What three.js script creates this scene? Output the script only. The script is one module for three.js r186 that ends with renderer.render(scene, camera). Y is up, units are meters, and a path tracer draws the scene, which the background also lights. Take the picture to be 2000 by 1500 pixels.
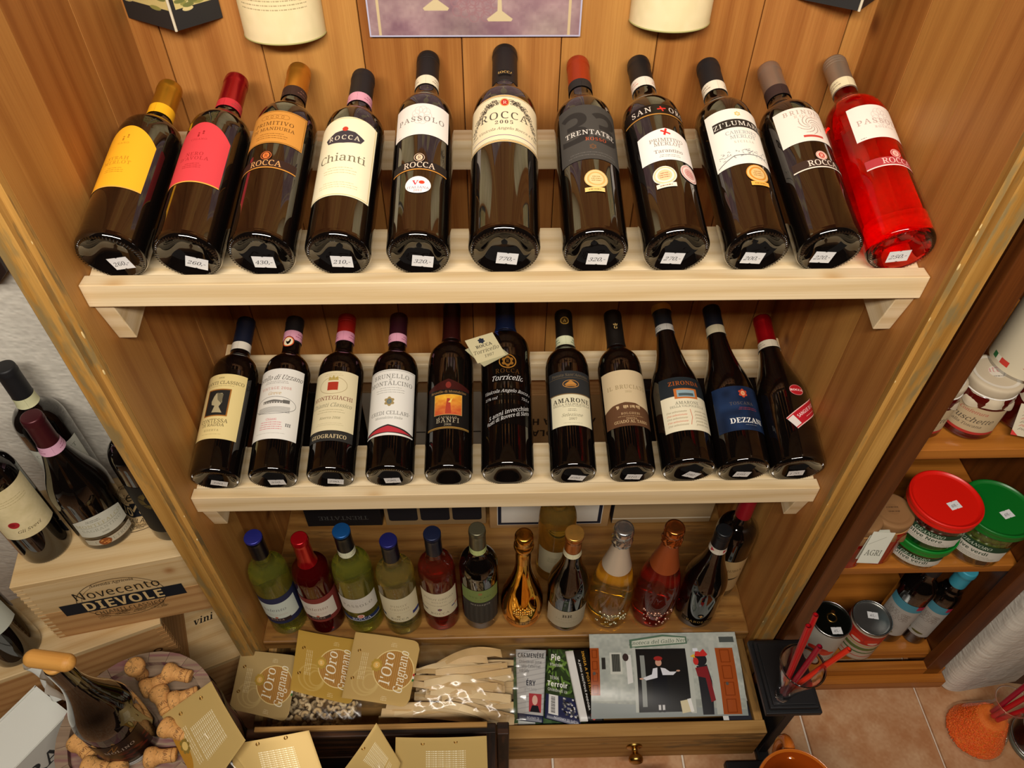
import * as THREE from 'three';
import { RoundedBoxGeometry } from 'three/addons/geometries/RoundedBoxGeometry.js';
import { mergeGeometries } from 'three/addons/utils/BufferGeometryUtils.js';
import { RectAreaLightUniformsLib } from 'three/addons/lights/RectAreaLightUniformsLib.js';

// ---------------------------------------------------------------- camera, light, exposure
RectAreaLightUniformsLib.init();
const scene = new THREE.Scene();
scene.background = new THREE.Color(0x000000);
const renderer = new THREE.WebGLRenderer({ antialias: true });
renderer.toneMapping = THREE.LinearToneMapping;
renderer.toneMappingExposure = 1.0;
renderer.shadowMap.enabled = true;

const camera = new THREE.PerspectiveCamera(THREE.MathUtils.radToDeg(2 * Math.atan(750 / 1450)), 2000 / 1500, 0.05, 20);
{
  const th = THREE.MathUtils.degToRad(46.37), ya = THREE.MathUtils.degToRad(1.89), ro = THREE.MathUtils.degToRad(0.62);
  const F = new THREE.Vector3(Math.sin(ya) * Math.cos(th), -Math.sin(th), -Math.cos(ya) * Math.cos(th));
  const R = F.clone().cross(new THREE.Vector3(0, 1, 0)).normalize(), U = R.clone().cross(F);
  const R2 = R.clone().multiplyScalar(Math.cos(ro)).addScaledVector(U, Math.sin(ro)), U2 = U.clone().multiplyScalar(Math.cos(ro)).addScaledVector(R, -Math.sin(ro));
  camera.position.set(-0.018, 1.56, 0);
  camera.quaternion.setFromRotationMatrix(new THREE.Matrix4().makeBasis(R2, U2, F.clone().negate()));
}
scene.add(camera);
const LAMP = { x: -0.05, y: 2.0, z: 0.31, w: 1.3, d: 0.14, tilt: THREE.MathUtils.degToRad(-27), intensity: 63, color: 0xfff5e8 };   // hanging tube lamp above the photographer
// ---------------------------------------------------------------- helpers
let seed_ = 7;
const rnd = () => { seed_ = (seed_ + 0x6d2b79f5) | 0; let t = Math.imul(seed_ ^ (seed_ >>> 15), 1 | seed_); t = (t + Math.imul(t ^ (t >>> 7), 61 | t)) ^ t; return ((t ^ (t >>> 14)) >>> 0) / 4294967296; };
const rr = (a, b) => a + (b - a) * rnd();
const V = (x, y, z) => new THREE.Vector3(x, y, z);
const D = THREE.MathUtils.degToRad;
const hash = (x, y, s) => { let h = Math.imul(x | 0, 374761393) ^ Math.imul(y | 0, 668265263) ^ Math.imul(s | 0, 2246822519); h = Math.imul(h ^ (h >>> 13), 1274126177); return ((h ^ (h >>> 16)) >>> 0) / 4294967296; };
function vnoise(x, y, s, px, py) {            // value noise, periodic in px, py cells
  const ix = Math.floor(x), iy = Math.floor(y), fx = x - ix, fy = y - iy, u = fx * fx * (3 - 2 * fx), v = fy * fy * (3 - 2 * fy);
  const m = (a, p) => ((a % p) + p) % p, h = (a, b) => hash(m(a, px), m(b, py), s);
  return (h(ix, iy) * (1 - u) + h(ix + 1, iy) * u) * (1 - v) + (h(ix, iy + 1) * (1 - u) + h(ix + 1, iy + 1) * u) * v;
}
const hex = (c) => { const k = new THREE.Color(c); return k.convertLinearToSRGB().toArray().map((x) => x * 255); };
function dataTex(n, fn, srgb = true, nh = n) {
  const d = new Uint8Array(n * nh * 4);
  for (let y = 0; y < nh; y++) for (let x = 0; x < n; x++) { const c = fn(x / n, y / nh, x, y), o = (y * n + x) * 4; d[o] = c[0]; d[o + 1] = c[1]; d[o + 2] = c[2]; d[o + 3] = 255; }
  const t = new THREE.DataTexture(d, n, nh); t.wrapS = t.wrapT = THREE.RepeatWrapping; t.magFilter = THREE.LinearFilter; t.minFilter = THREE.LinearMipmapLinearFilter; t.generateMipmaps = true;
  if (srgb) t.colorSpace = THREE.SRGBColorSpace; t.needsUpdate = true; return t;
}
// wood: grain runs along u; one tile is 0.8 m long and 0.2 m wide
function woodMat(s, light, dark, o = {}) {
  const A = hex(light), B = hex(dark), C = o.stain ? hex(o.stain) : null, K = hex(o.knot ?? dark), rings = o.rings ?? 9, knots = o.knots ?? 0, sa = o.stainAmount ?? 0;
  const kn = []; for (let i = 0; i < knots; i++) kn.push([hash(i, 1, s), hash(i, 2, s), 0.006 + 0.01 * hash(i, 3, s)]);
  const fn = (u, v) => {
    let dv = 0, kf = 0;
    for (const [kx, ky, kr] of kn) { let dx = u - kx, dy = v - ky; dx -= Math.round(dx); dy -= Math.round(dy); const r = Math.hypot(dx * 0.8, dy * 0.2) / kr; dv += 0.05 * Math.sign(dy) * Math.exp(-r * 0.35); kf = Math.max(kf, Math.exp(-r * r)); }
    const w = v + dv + 0.10 * (vnoise(u * 2, v * 2, s + 1, 2, 2) - 0.5) + 0.03 * (vnoise(u * 5, v * 4, s + 2, 5, 4) - 0.5);
    const ring = Math.pow(0.5 + 0.5 * Math.sin(w * rings * 6.2832 + 3 * vnoise(u * 3, w * 7, s + 3, 3, 700)), 2.2);
    const fine = vnoise(u * 9, v * 160, s + 4, 9, 160), big = vnoise(u * 3, v * 5, s + 5, 3, 5), fib = vnoise(u * 40, v * 300, s + 8, 40, 300);
    let t = (o.ringW ?? 0.45) * ring + 0.25 * fine + (o.bigW ?? 0.3) * big + 0.12 * (fib - 0.5);
    t = Math.min(1, Math.max(0, t));
    let c = A.map((a, i) => a + (B[i] - a) * t);
    if (C) { const q = Math.max(0, vnoise(u * 6, v * 6, s + 6, 6, 6) * 0.5 + vnoise(u * 24, v * 40, s + 7, 24, 40) * 0.35 + vnoise(u * 90, v * 90, s + 9, 90, 90) * 0.15 - (1 - sa)) / Math.max(sa, 0.01); const qq = Math.min(1, q * 2.2); c = c.map((a, i) => a + (C[i] - a) * qq * 0.8); }
    return c.map((a, i) => a + (K[i] - a) * kf * 0.85);
  };
  const map = dataTex(512, fn);
  return new THREE.MeshPhysicalMaterial({ map, roughness: o.rough ?? 0.6, bumpMap: map, bumpScale: o.bump ?? 0.0006, specularIntensity: o.spec ?? 0.6, clearcoat: o.coat ?? 0, clearcoatRoughness: 0.3 });
}
const std = (color, roughness = 0.6, metalness = 0, extra = {}) => new THREE.MeshPhysicalMaterial({ color, roughness, metalness, ...extra });
// plank geometry with wood uv: grain along the longest side (or axis given)
function plankG(w, h, d, bevel = 0.002, axis = null, ou = rnd(), ov = rnd()) {
  const b = Math.min(bevel, w / 3, h / 3, d / 3), g = b > 0 ? new RoundedBoxGeometry(w, h, d, 1, b) : new THREE.BoxGeometry(w, h, d);
  return woodUV(g, axis ?? (w >= h && w >= d ? 'x' : h >= d ? 'y' : 'z'), ou, ov);
}
function woodUV(g, ax, ou = rnd(), ov = rnd()) {
  const p = g.attributes.position, n = g.attributes.normal, uv = new Float32Array(p.count * 2), I = { x: 0, y: 1, z: 2 }[ax];
  for (let i = 0; i < p.count; i++) {
    const P = [p.getX(i), p.getY(i), p.getZ(i)], N = [Math.abs(n.getX(i)), Math.abs(n.getY(i)), Math.abs(n.getZ(i))], m = N.indexOf(Math.max(...N));
    let u, v;
    if (m === I) { const [a, b] = [0, 1, 2].filter((k) => k !== I); u = P[a] * 0.25; v = P[b]; } else { u = P[I]; v = P[[0, 1, 2].find((k) => k !== I && k !== m)] + 0.07 * m; }
    uv[i * 2] = u / 0.8 + ou; uv[i * 2 + 1] = v / 0.2 + ov;
  }
  g.setAttribute('uv', new THREE.BufferAttribute(uv, 2)); return g;
}
const taken = {};
const numbered = (n) => { taken[n] = (taken[n] ?? -1) + 1; return taken[n] ? `${n}_${String(taken[n]).padStart(3, '0')}` : n; };
function mesh(name, g, m, parent = null, pos = null, rot = null) {
  const o = new THREE.Mesh(g, m); o.castShadow = o.receiveShadow = true;
  if (pos) o.position.set(...pos); if (rot) o.rotation.set(...rot);
  o.name = parent ? name : numbered(name); (parent ?? scene).add(o); return o;
}
function tag(o, label, category, group) { o.userData.label = label; o.userData.category = category; if (group) o.userData.group = group; return o; }
function thing(name, label, category, pos = [0, 0, 0], ry = 0, group) {
  const o = new THREE.Group(); o.name = numbered(name); o.position.set(...pos); o.rotation.y = ry; scene.add(o); return tag(o, label, category, group);
}
function structure(name, g, m, parent, pos, rot) { const o = mesh(name, g, m, parent, pos, rot); if (!parent) o.userData.kind = 'structure'; return o; }
function at(g, x, y, z, rx = 0, ry = 0, rz = 0) { const m = new THREE.Matrix4().makeRotationFromEuler(new THREE.Euler(rx, ry, rz)); m.setPosition(x, y, z); return g.applyMatrix4(m); }
const lathe = (pts, seg = 48) => new THREE.LatheGeometry(pts.map(([r, y]) => new THREE.Vector2(Math.max(r, 1e-5), y)), seg);
function smooth(pts, n = 6) {                // Catmull-Rom through profile points; a point with a third entry is a corner
  const out = []; let run = [];
  const flush = () => { if (run.length > 2) { const c = new THREE.CatmullRomCurve3(run.map((p) => V(p[0], p[1], 0)), false, 'centripetal'); const k = c.getPoints((run.length - 1) * n); out.push(...k.map((p) => [p.x, p.y])); } else out.push(...run.map((p) => [p[0], p[1]])); };
  for (const p of pts) { run.push(p); if (p[2]) { flush(); run = [p]; } }
  if (run.length > 1) flush(); return out;
}
// ---- printed matter: drawings are packed on a few 2048 canvases
const sheets = []; let cur = null;
function art(w, h, draw) {
  if (!cur || (cur.x + w > 2044 && cur.y + cur.row + h > 2044) || (cur.x + w <= 2044 && cur.y + h > 2044)) {
    const c = document.createElement('canvas'); c.width = c.height = 2048; const t = new THREE.CanvasTexture(c); t.colorSpace = THREE.SRGBColorSpace; t.magFilter = THREE.LinearFilter;
    cur = { c, t, x: 2, y: 2, row: 0, mats: {} }; sheets.push(cur);
  }
  if (cur.x + w > 2044) { cur.x = 2; cur.y += cur.row + 4; cur.row = 0; }
  const k = cur.c.getContext('2d'); k.save(); k.translate(cur.x, cur.y); k.beginPath(); k.rect(0, 0, w, h); k.clip(); draw(k, w, h); k.restore();
  const r = { sheet: cur, u0: (cur.x + 1) / 2048, u1: (cur.x + w - 1) / 2048, v1: 1 - (cur.y + 1) / 2048, v0: 1 - (cur.y + h - 1) / 2048 };
  cur.x += w + 4; cur.row = Math.max(cur.row, h); return r;
}
const artMat = (a, rough = 0.55, extra = {}) => { const key = rough + JSON.stringify(extra); return a.sheet.mats[key] ??= new THREE.MeshPhysicalMaterial({ map: a.sheet.t, roughness: rough, side: THREE.DoubleSide, specularIntensity: 0.5, ...extra }); };
const remap = (g, a) => { const uv = g.attributes.uv; for (let i = 0; i < uv.count; i++) uv.setXY(i, a.u0 + (a.u1 - a.u0) * uv.getX(i), a.v0 + (a.v1 - a.v0) * uv.getY(i)); return g; };
// drawing shorthands
function T(k, s, x, y, px, col, font = 'serif', o = {}) {
  k.save(); k.fillStyle = col; k.textAlign = o.align ?? 'center'; k.textBaseline = 'middle'; k.font = `${o.bold ? 'bold ' : ''}${px}px ${font}`; k.translate(x, y); if (o.rot) k.rotate(o.rot); if (o.skew) k.transform(1, 0, -o.skew, 1, 0, 0); if (o.sx) k.scale(o.sx, 1);
  if (o.gap) { const ws = [...s].map((c) => k.measureText(c).width + o.gap); let X = -ws.reduce((a, b) => a + b, 0) / 2; k.textAlign = 'left'; [...s].forEach((c, i) => { k.fillText(c, X, 0); X += ws[i]; }); } else k.fillText(s, 0, 0);
  k.restore();
}
const bg = (k, w, h, c) => { k.fillStyle = c; k.fillRect(0, 0, w, h); };
const box = (k, x, y, w, h, c) => { k.fillStyle = c; k.fillRect(x, y, w, h); };
const ell = (k, x, y, a, b, c, rot = 0) => { k.fillStyle = c; k.beginPath(); k.ellipse(x, y, a, b, rot, 0, 7); k.fill(); };
const ring = (k, x, y, a, b, c, lw = 2) => { k.strokeStyle = c; k.lineWidth = lw; k.beginPath(); k.ellipse(x, y, a, b, 0, 0, 7); k.stroke(); };
const ln = (k, pts, c, lw = 2) => { k.strokeStyle = c; k.lineWidth = lw; k.beginPath(); pts.forEach(([x, y], i) => (i ? k.lineTo(x, y) : k.moveTo(x, y))); k.stroke(); };
const poly = (k, pts, c) => { k.fillStyle = c; k.beginPath(); pts.forEach(([x, y], i) => (i ? k.lineTo(x, y) : k.moveTo(x, y))); k.fill(); };
const lines = (k, x, y, w, n, dy, c, lw = 2) => { for (let i = 0; i < n; i++) { const q = w * (0.7 + 0.3 * hash(i, n, 5)); k.save(); k.setLineDash([5, 2, 9, 3, 3, 2]); ln(k, [[x - q / 2, y + i * dy], [x + q / 2, y + i * dy]], c, lw); k.restore(); } };
function crest(k, x, y, s, c1, c2) { ell(k, x, y, s * 0.75, s * 0.85, c1); for (const a of [0, 1, 2, 3, 4, 5]) ell(k, x + Math.cos(a * 1.047 + 0.5) * s * 0.75, y + Math.sin(a * 1.047 + 0.5) * s * 0.75, s * 0.3, s * 0.3, c1); ell(k, x, y, s * 0.45, s * 0.55, c2); T(k, 'R', x, y, s * 0.8, c1, 'serif'); }
// ---------------------------------------------------------------- materials of the place
const M = {
  pine: woodMat(11, 0xbe8646, 0x925a28, { rings: 5, ringW: 0.32, bigW: 0.5, rough: 0.5, knots: 1, knot: 0x6a3614 }),
  pine2: woodMat(12, 0xb27a3c, 0x864e1e, { rings: 6, ringW: 0.35, bigW: 0.45, rough: 0.5, knots: 2, knot: 0x5f3012 }),
  pine3: woodMat(13, 0xc6924c, 0x9e6830, { rings: 4, ringW: 0.3, bigW: 0.55, rough: 0.5 }),
  raw: woodMat(21, 0xe0cba6, 0xc6a878, { rings: 6, ringW: 0.5, bigW: 0.3, rough: 0.65, bump: 0.0003, knots: 1, knot: 0xc09a68 }),
  raw2: woodMat(22, 0xe2cfac, 0xcaae80, { rings: 11, ringW: 0.5, bigW: 0.25, rough: 0.65, bump: 0.0003 }),
  post: woodMat(31, 0xc89a52, 0x94682c, { rings: 7, ringW: 0.4, bigW: 0.5, rough: 0.55, stain: 0x7d6c48, stainAmount: 0.42, bump: 0.0012 }),
  board: woodMat(32, 0xa87e44, 0x70481e, { rings: 6, ringW: 0.4, bigW: 0.5, rough: 0.42, stain: 0x6a4a26, stainAmount: 0.4, coat: 0.3, knots: 2, bump: 0.001 }),
  drawer: woodMat(33, 0xb48c52, 0x865e2a, { rings: 8, ringW: 0.4, bigW: 0.4, rough: 0.6, stain: 0x6f5836, stainAmount: 0.42, bump: 0.001 }),
  crate: woodMat(41, 0xd6bd92, 0xb89460, { rings: 7, ringW: 0.35, bigW: 0.45, rough: 0.7, bump: 0.0003, knots: 1, knot: 0x9a6a3c }),
  crate2: woodMat(42, 0xc49a64, 0x9c6c3e, { rings: 9, ringW: 0.4, bigW: 0.4, rough: 0.7, bump: 0.0004, knots: 1, knot: 0x7c4a28 }),
  brown: woodMat(51, 0x6a3814, 0x42200a, { rings: 7, ringW: 0.35, bigW: 0.4, rough: 0.35, coat: 0.3 }),
  honey: woodMat(52, 0xb9742c, 0x8c5018, { rings: 8, ringW: 0.45, bigW: 0.35, rough: 0.35, coat: 0.3, knots: 1, knot: 0x5c3210 }),
  burnt: woodMat(61, 0x5a351c, 0x1d110a, { rings: 9, ringW: 0.6, bigW: 0.5, rough: 0.5, stain: 0x0f0a07, stainAmount: 0.5, bump: 0.0015 }),
  stave: woodMat(62, 0xa08a72, 0x74604e, { rings: 6, ringW: 0.3, bigW: 0.5, rough: 0.75, stain: 0x74424c, stainAmount: 0.5, bump: 0.001 }),
  handle: woodMat(63, 0xcf9a50, 0xb57c34, { rings: 5, rough: 0.5 }),
  tilesA: [], glassDark: std(0x0a0706, 0.05, 0, { ior: 1.6, clearcoat: 0.8, clearcoatRoughness: 0.03 }),
  black: std(0x141518, 0.45), brass: std(0xb08a48, 0.28, 1), steel: std(0xc6c6c4, 0.25, 1), white: std(0xe8e8e4, 0.6),
};
for (let i = 0; i < 3; i++) M.tilesA.push(new THREE.MeshPhysicalMaterial({ roughness: 0.42, map: dataTex(256, (u, v) => { const n = 0.5 * vnoise(u * 5, v * 5, 70 + i, 5, 5) + 0.3 * vnoise(u * 14, v * 14, 80 + i, 14, 14) + 0.2 * vnoise(u * 60, v * 60, 90 + i, 60, 60); const t = Math.min(1, Math.max(0, (n - 0.3) * 2)); return [206 - 26 * t, 164 - 40 * t, 124 - 44 * t]; }) }));
const plasterTex = (c, s) => { const B = hex(c); return dataTex(512, (u, v) => { const n = 0.5 * vnoise(u * 24, v * 60, s, 24, 60) + 0.5 * vnoise(u * 80, v * 130, s + 1, 80, 130); return B.map((x) => Math.min(255, x * (0.93 + 0.12 * n))); }); };
const plaster = (() => { const t = plasterTex(0xdcd6c8, 101); t.repeat.set(2, 2); return new THREE.MeshPhysicalMaterial({ map: t, bumpMap: t, bumpScale: 0.006, roughness: 0.9 }); })();
const plasterPlain = std(0xd8d0c0, 0.9), shopWood = woodMat(64, 0x46301e, 0x281a10, { rings: 6, rough: 0.6 });

// ---------------------------------------------------------------- room shell
function wallG(w, h, d) { const g = new THREE.BoxGeometry(w, h, d); const p = g.attributes.position, n = g.attributes.normal, uv = g.attributes.uv; for (let i = 0; i < p.count; i++) { const k = Math.abs(n.getZ(i)) > 0.5 ? [p.getX(i), p.getY(i)] : Math.abs(n.getX(i)) > 0.5 ? [p.getZ(i), p.getY(i)] : [p.getX(i), p.getZ(i)]; uv.setXY(i, k[0], k[1]); } return g; }
structure('wall_back', wallG(4.2, 2.7, 0.1), plaster, null, [0, 1.35, -1.06]);
structure('wall_alcove', wallG(1.45, 2.7, 0.2), plaster, null, [-1.245, 1.35, -0.91]);           // plaster pier beside the cabinet, z = -0.81
structure('wall_left', wallG(0.1, 2.7, 3.3), shopWood, null, [-2.0, 1.35, 0.6]);
structure('wall_right', wallG(0.1, 2.7, 3.3), shopWood, null, [2.05, 1.35, 0.6]);
structure('wall_front', wallG(4.2, 2.7, 0.1), shopWood, null, [0, 1.35, 2.25]);
structure('ceiling', wallG(4.2, 0.1, 3.4), shopWood, null, [0, 2.71, 0.6]);
{ // rounded pier on the right with its tile skirting
  const sh = new THREE.Shape(); const P = [[0.905, 1.0], [0.905, 0.60], [0.915, 0.582], [0.94, 0.578], [1.3, 0.63], [2.0, 0.66], [2.0, 1.0]];
  sh.moveTo(...P[0]); sh.lineTo(...P[1]); sh.quadraticCurveTo(0.905, 0.576, P[3][0], P[3][1]); sh.lineTo(...P[4]); sh.lineTo(...P[5]); sh.lineTo(...P[6]); sh.closePath();
  const g = new THREE.ExtrudeGeometry(sh, { depth: 2.62, bevelEnabled: false, curveSegments: 10 }); g.rotateX(-Math.PI / 2); g.translate(0, 0.01, 0);   // shape y is depth
  const p = g.attributes.position, uv = g.attributes.uv; for (let i = 0; i < p.count; i++) uv.setXY(i, p.getX(i) - p.getZ(i), p.getY(i));
  structure('wall_pier', g, plaster);
  const sk = new THREE.BoxGeometry(0.36, 0.045, 0.012); structure('baseboard_right', sk, std(0x54392f, 0.5), null, [1.118, 0.0225, -0.5945], [0, -0.143, 0]);
}
{ // floor: grout bed with single tiles on it
  const fl = structure('floor', new THREE.BoxGeometry(4.2, 0.04, 3.4), std(0xe4dccc, 0.9), null, [0, -0.026, 0.6]);
  const g = new RoundedBoxGeometry(0.2515, 0.01, 0.2515, 1, 0.0025);
  { const uv = g.attributes.uv, p = g.attributes.position; for (let i = 0; i < p.count; i++) uv.setXY(i, p.getX(i) / 0.2525 + 0.5, p.getZ(i) / 0.2525 + 0.5); }
  for (let i = -9; i <= 5; i++) for (let j = 0; j < 9; j++) {
    const x = 0.725 + i * 0.256, z = -0.895 + j * 0.256 + (i % 2 === 0 ? 0.16 : 0.128 + 0.0);
    if (x < -1.85 || x > 1.95) continue;
    mesh('tile', g, M.tilesA[Math.floor(hash(i, j, 3) * 3)], fl, [x, 0.021 + 0.0006 * hash(i, j, 4), z - 0.6], [0, Math.floor(hash(i, j, 9) * 4) * Math.PI / 2, 0]);
  }
}
{ // hanging shelf light: a tube bar turned towards the cabinet
  const t = thing('hanging_light', 'long white hanging tube lamp with opal diffuser turned to the cabinet', 'lamp', [LAMP.x, LAMP.y, LAMP.z]);
  const head = new THREE.Group(); head.name = 'lamp_head'; head.rotation.x = LAMP.tilt; t.add(head);
  mesh('housing', new RoundedBoxGeometry(LAMP.w + 0.05, LAMP.d + 0.05, 0.05, 2, 0.01), M.white, head, [0, 0, 0.07]);
  mesh('diffuser', new RoundedBoxGeometry(LAMP.w, LAMP.d, 0.04, 2, 0.012), new THREE.MeshStandardMaterial({ color: 0xffffff, emissive: LAMP.color, emissiveIntensity: 2 }), head, [0, 0, 0.03]);
  for (const sx of [-1, 1]) mesh('hanger', new THREE.CylinderGeometry(0.003, 0.003, 2.66 - LAMP.y, 8), M.steel, t, [sx * 0.45, (2.66 - LAMP.y) / 2, 0.07]);
  const l = new THREE.RectAreaLight(LAMP.color, LAMP.intensity, LAMP.w, LAMP.d); l.name = 'shelf_glow'; l.position.set(0, 0, 0.004); l.castShadow = true; head.add(l);
}
// ---------------------------------------------------------------- wine cabinet
const HW = 0.475, ZF = -0.611, ZB = -0.99, SL = D(14);
const pines = [M.pine, M.pine2, M.pine3];
const cab = thing('wine_cabinet', 'tall open pine cabinet holding three rows of wine bottles', 'cabinet');
const sub = (name, parent) => { const o = new THREE.Group(); o.name = name; parent.add(o); return o; };
{
  // back: upright tongue-and-groove planks
  const edges = [-0.505, -0.44, -0.315, -0.185, -0.0555, 0.0745, 0.20, 0.33, 0.445, 0.505];
  const back = sub('back_panel', cab);
  edges.slice(1).forEach((e, i) => { const w = e - edges[i] - 0.0008; mesh('plank', plankG(w, 2.0, 0.018, 0.0012, 'y'), pines[(i * 2 + 1) % 3], back, [(e + edges[i]) / 2, 1.08, ZB - 0.009 - 0.0006 * (i % 2)]); });
  for (const s of [-1, 1]) {
    const side = sub('side_panel', cab), ze = [ZB, -0.868, -0.745, -0.632];
    ze.slice(1).forEach((e, i) => mesh('plank', plankG(0.02, 2.06, e - ze[i] - 0.0005, 0.0008, 'y'), pines[(i + (s > 0 ? 1 : 0)) % 3], side, [s * (HW + 0.01 + 0.0004 * (i % 2)), 1.05, (e + ze[i]) / 2]));
    // front post with a door rebate on the inner corner
    const sh = new THREE.Shape(); [[0, -0.021], [0, -0.0115], [0.0065, -0.0105], [0.0075, -0.001], [0.009, 0], [0.0305, 0], [0.0325, -0.002], [0.0325, -0.021]].forEach(([x, z], i) => (i ? sh.lineTo(x * s, -z) : sh.moveTo(x * s, -z)));
    const g = new THREE.ExtrudeGeometry(sh, { depth: 2.06, bevelEnabled: false }); g.rotateX(-Math.PI / 2); woodUV(g, 'y');
    mesh('post', g, M.post, cab, [s * HW, 0.02, ZF]).geometry.computeVertexNormals();
    // old putty and paint drips in the rebate
    for (let i = 0; i < 9; i++) mesh('putty_drip', at(new THREE.SphereGeometry(1, 8, 6).scale(0.0012, rr(0.002, 0.006), 0.0012), s * (HW + 0.0012), rr(0.25, 1.15), ZF - rr(0.0112, 0.013)), std(0xd9bf86, 0.6), cab);
  }
  mesh('top', plankG(1.08, 0.04, 0.42, 0.004), M.pine, cab, [0, 2.1, -0.78]);
  mesh('bottom_board', plankG(0.95, 0.03, 0.348, 0.004, 'x'), M.board, cab, [0, 0.158, -0.8135]);
  mesh('drawer_rail', plankG(0.95, 0.02, 0.02, 0.001), M.board, cab, [0, 0.02, -0.66]);
  // wine rests: a tilted pair of battens on side brackets, front one with a lip
  for (const [y, lipH] of [[1.041, 0.031], [0.637, 0.036]]) {
    const r = sub('bottle_rest', cab), Lx = 2 * HW - 0.001;
    mesh('front_lip', plankG(Lx, lipH, 0.0185, 0.0012, 'x'), M.raw, r, [0, y - lipH / 2, -0.652 - 0.00925]);
    mesh('front_batten', plankG(Lx, 0.02, 0.075, 0.001, 'x'), M.raw2, r, [0, y - 0.0098, -0.708], [SL, 0, 0]);
    mesh('rear_batten', plankG(Lx - 0.014, 0.042, 0.029, 0.0012, 'x'), M.raw2, r, [0, y + 0.0448 - 0.021, -0.884 - 0.0145]);
    for (const s of [-1, 1]) mesh('bracket', plankG(0.022, 0.086, 0.29, 0.0015, 'z'), M.raw, r, [s * (HW - 0.0112), y - (lipH > 0.033 ? 0.0285 : 0.0235), -0.806], [SL, 0, 0]);
  }
  // drawer, pulled out
  const dr = sub('drawer', cab), y1 = 0.138, h = 0.112;
  for (const s of [-1, 1]) mesh('drawer_side', plankG(0.016, h, 0.21, 0.0015, 'z'), M.drawer, dr, [s * 0.4625, y1 - h / 2, -0.592]);
  mesh('drawer_front', plankG(0.945, h + 0.004, 0.024, 0.002, 'x'), M.drawer, dr, [0, y1 - h / 2, -0.475]);
  mesh('drawer_bottom', plankG(0.91, 0.008, 0.2, 0.001, 'x'), M.drawer, dr, [0, y1 - h + 0.012, -0.59]);
  mesh('knob', lathe(smooth([[0.0, 0.03], [0.011, 0.029], [0.0135, 0.024], [0.012, 0.018], [0.006, 0.012], [0.0065, 0.006], [0.014, 0.003], [0.015, 0]]), 28).rotateX(Math.PI / 2), M.brass, dr, [0.234, 0.085, -0.463]);
}
// ---------------------------------------------------------------- cartons standing at the back of the cabinet
function carton(name, label, x0, x1, y1, mat, face, z0 = -0.988, z1 = -0.9) {
  const t = thing(name, label, 'box', [(x0 + x1) / 2, 0.1735, (z0 + z1) / 2]);
  mesh('body', new RoundedBoxGeometry(x1 - x0 - 0.003, y1 - 0.1735, z1 - z0, 1, 0.002).translate(0, (y1 - 0.1735) / 2, 0), mat, t);
  if (face) { const g = remap(new THREE.PlaneGeometry(x1 - x0 - 0.006, y1 - 0.1785), face); mesh('printed_face', g, artMat(face, 0.6), t, [0, (y1 - 0.1735) / 2, (z1 - z0) / 2 + 0.0006]); }
  return t;
}
const cartonM = std(0x9a7a50, 0.8);
carton('wine_carton', 'black wine carton printed TRENTATRE upside down behind the blue-capped bottles', -0.43, -0.265, 0.60, std(0x0c0c10, 0.5), art(300, 780, (k, w, h) => { bg(k, w, h, '#0b0b10'); T(k, 'TRENTATRE', w / 2, h - 56, 34, '#4a4a48', 'serif', { rot: Math.PI }); T(k, 'TA', w - 60, 120, 46, '#8d8678', 'serif', { rot: 0.5 }); T(k, 'A', w - 130, 330, 50, '#8d8678', 'serif', { rot: 0.4 }); }));
carton('wine_carton', 'tan carton with three dark windows behind the standing bottles', -0.26, -0.04, 0.60, cartonM, art(420, 780, (k, w, h) => { bg(k, w, h, '#8b7350'); for (let i = 0; i < 3; i++) { k.fillStyle = '#14151c'; k.beginPath(); k.roundRect(14 + i * 134, h - 320, 122, 290, 14); k.fill(); } box(k, 0, 0, w, 330, '#b9b2a2'); box(k, 0, 200, w, 6, '#3c3a36'); T(k, 'OIV', 60, 250, 40, '#3a3a34', 'serif', { rot: Math.PI }); }));
carton('wine_carton', 'wooden wine case printed AZIENDA AGRICOLA upside down behind the magnum', -0.035, 0.225, 0.60, M.crate2, art(500, 780, (k, w, h) => { bg(k, w, h, '#a98558'); T(k, 'AZIENDA H O', w / 2, 130, 44, '#2a2018', 'sans-serif', { rot: Math.PI, bold: 1 }); T(k, 'AGRICOLA E', w / 2, 190, 44, '#2a2018', 'sans-serif', { rot: Math.PI, bold: 1 }); T(k, 'FATTORIA', w / 2, 290, 40, '#2a2018', 'sans-serif', { rot: Math.PI, bold: 1 }); T(k, 'DOLIANI', w / 2, 350, 48, '#2a2018', 'sans-serif', { rot: Math.PI, bold: 1 }); T(k, 'CHEN', w / 2, 420, 26, '#2a2018', 'sans-serif', { rot: Math.PI }); box(k, 30, h - 230, w - 60, 210, '#d8d2c6'); k.strokeStyle = '#1b2030'; k.lineWidth = 14; k.strokeRect(40, h - 220, w - 80, 190); }), -0.988, -0.888);
carton('wine_carton', 'dark navy wine carton with pale lower edge in the corner', 0.23, 0.45, 0.60, std(0x16181e, 0.6), art(420, 780, (k, w, h) => { bg(k, w, h, '#15171d'); box(k, 0, h - 330, w, 330, '#a48a64'); box(k, 0, h - 36, w, 8, '#d9cdb4'); }), -0.988, -0.895);

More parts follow.
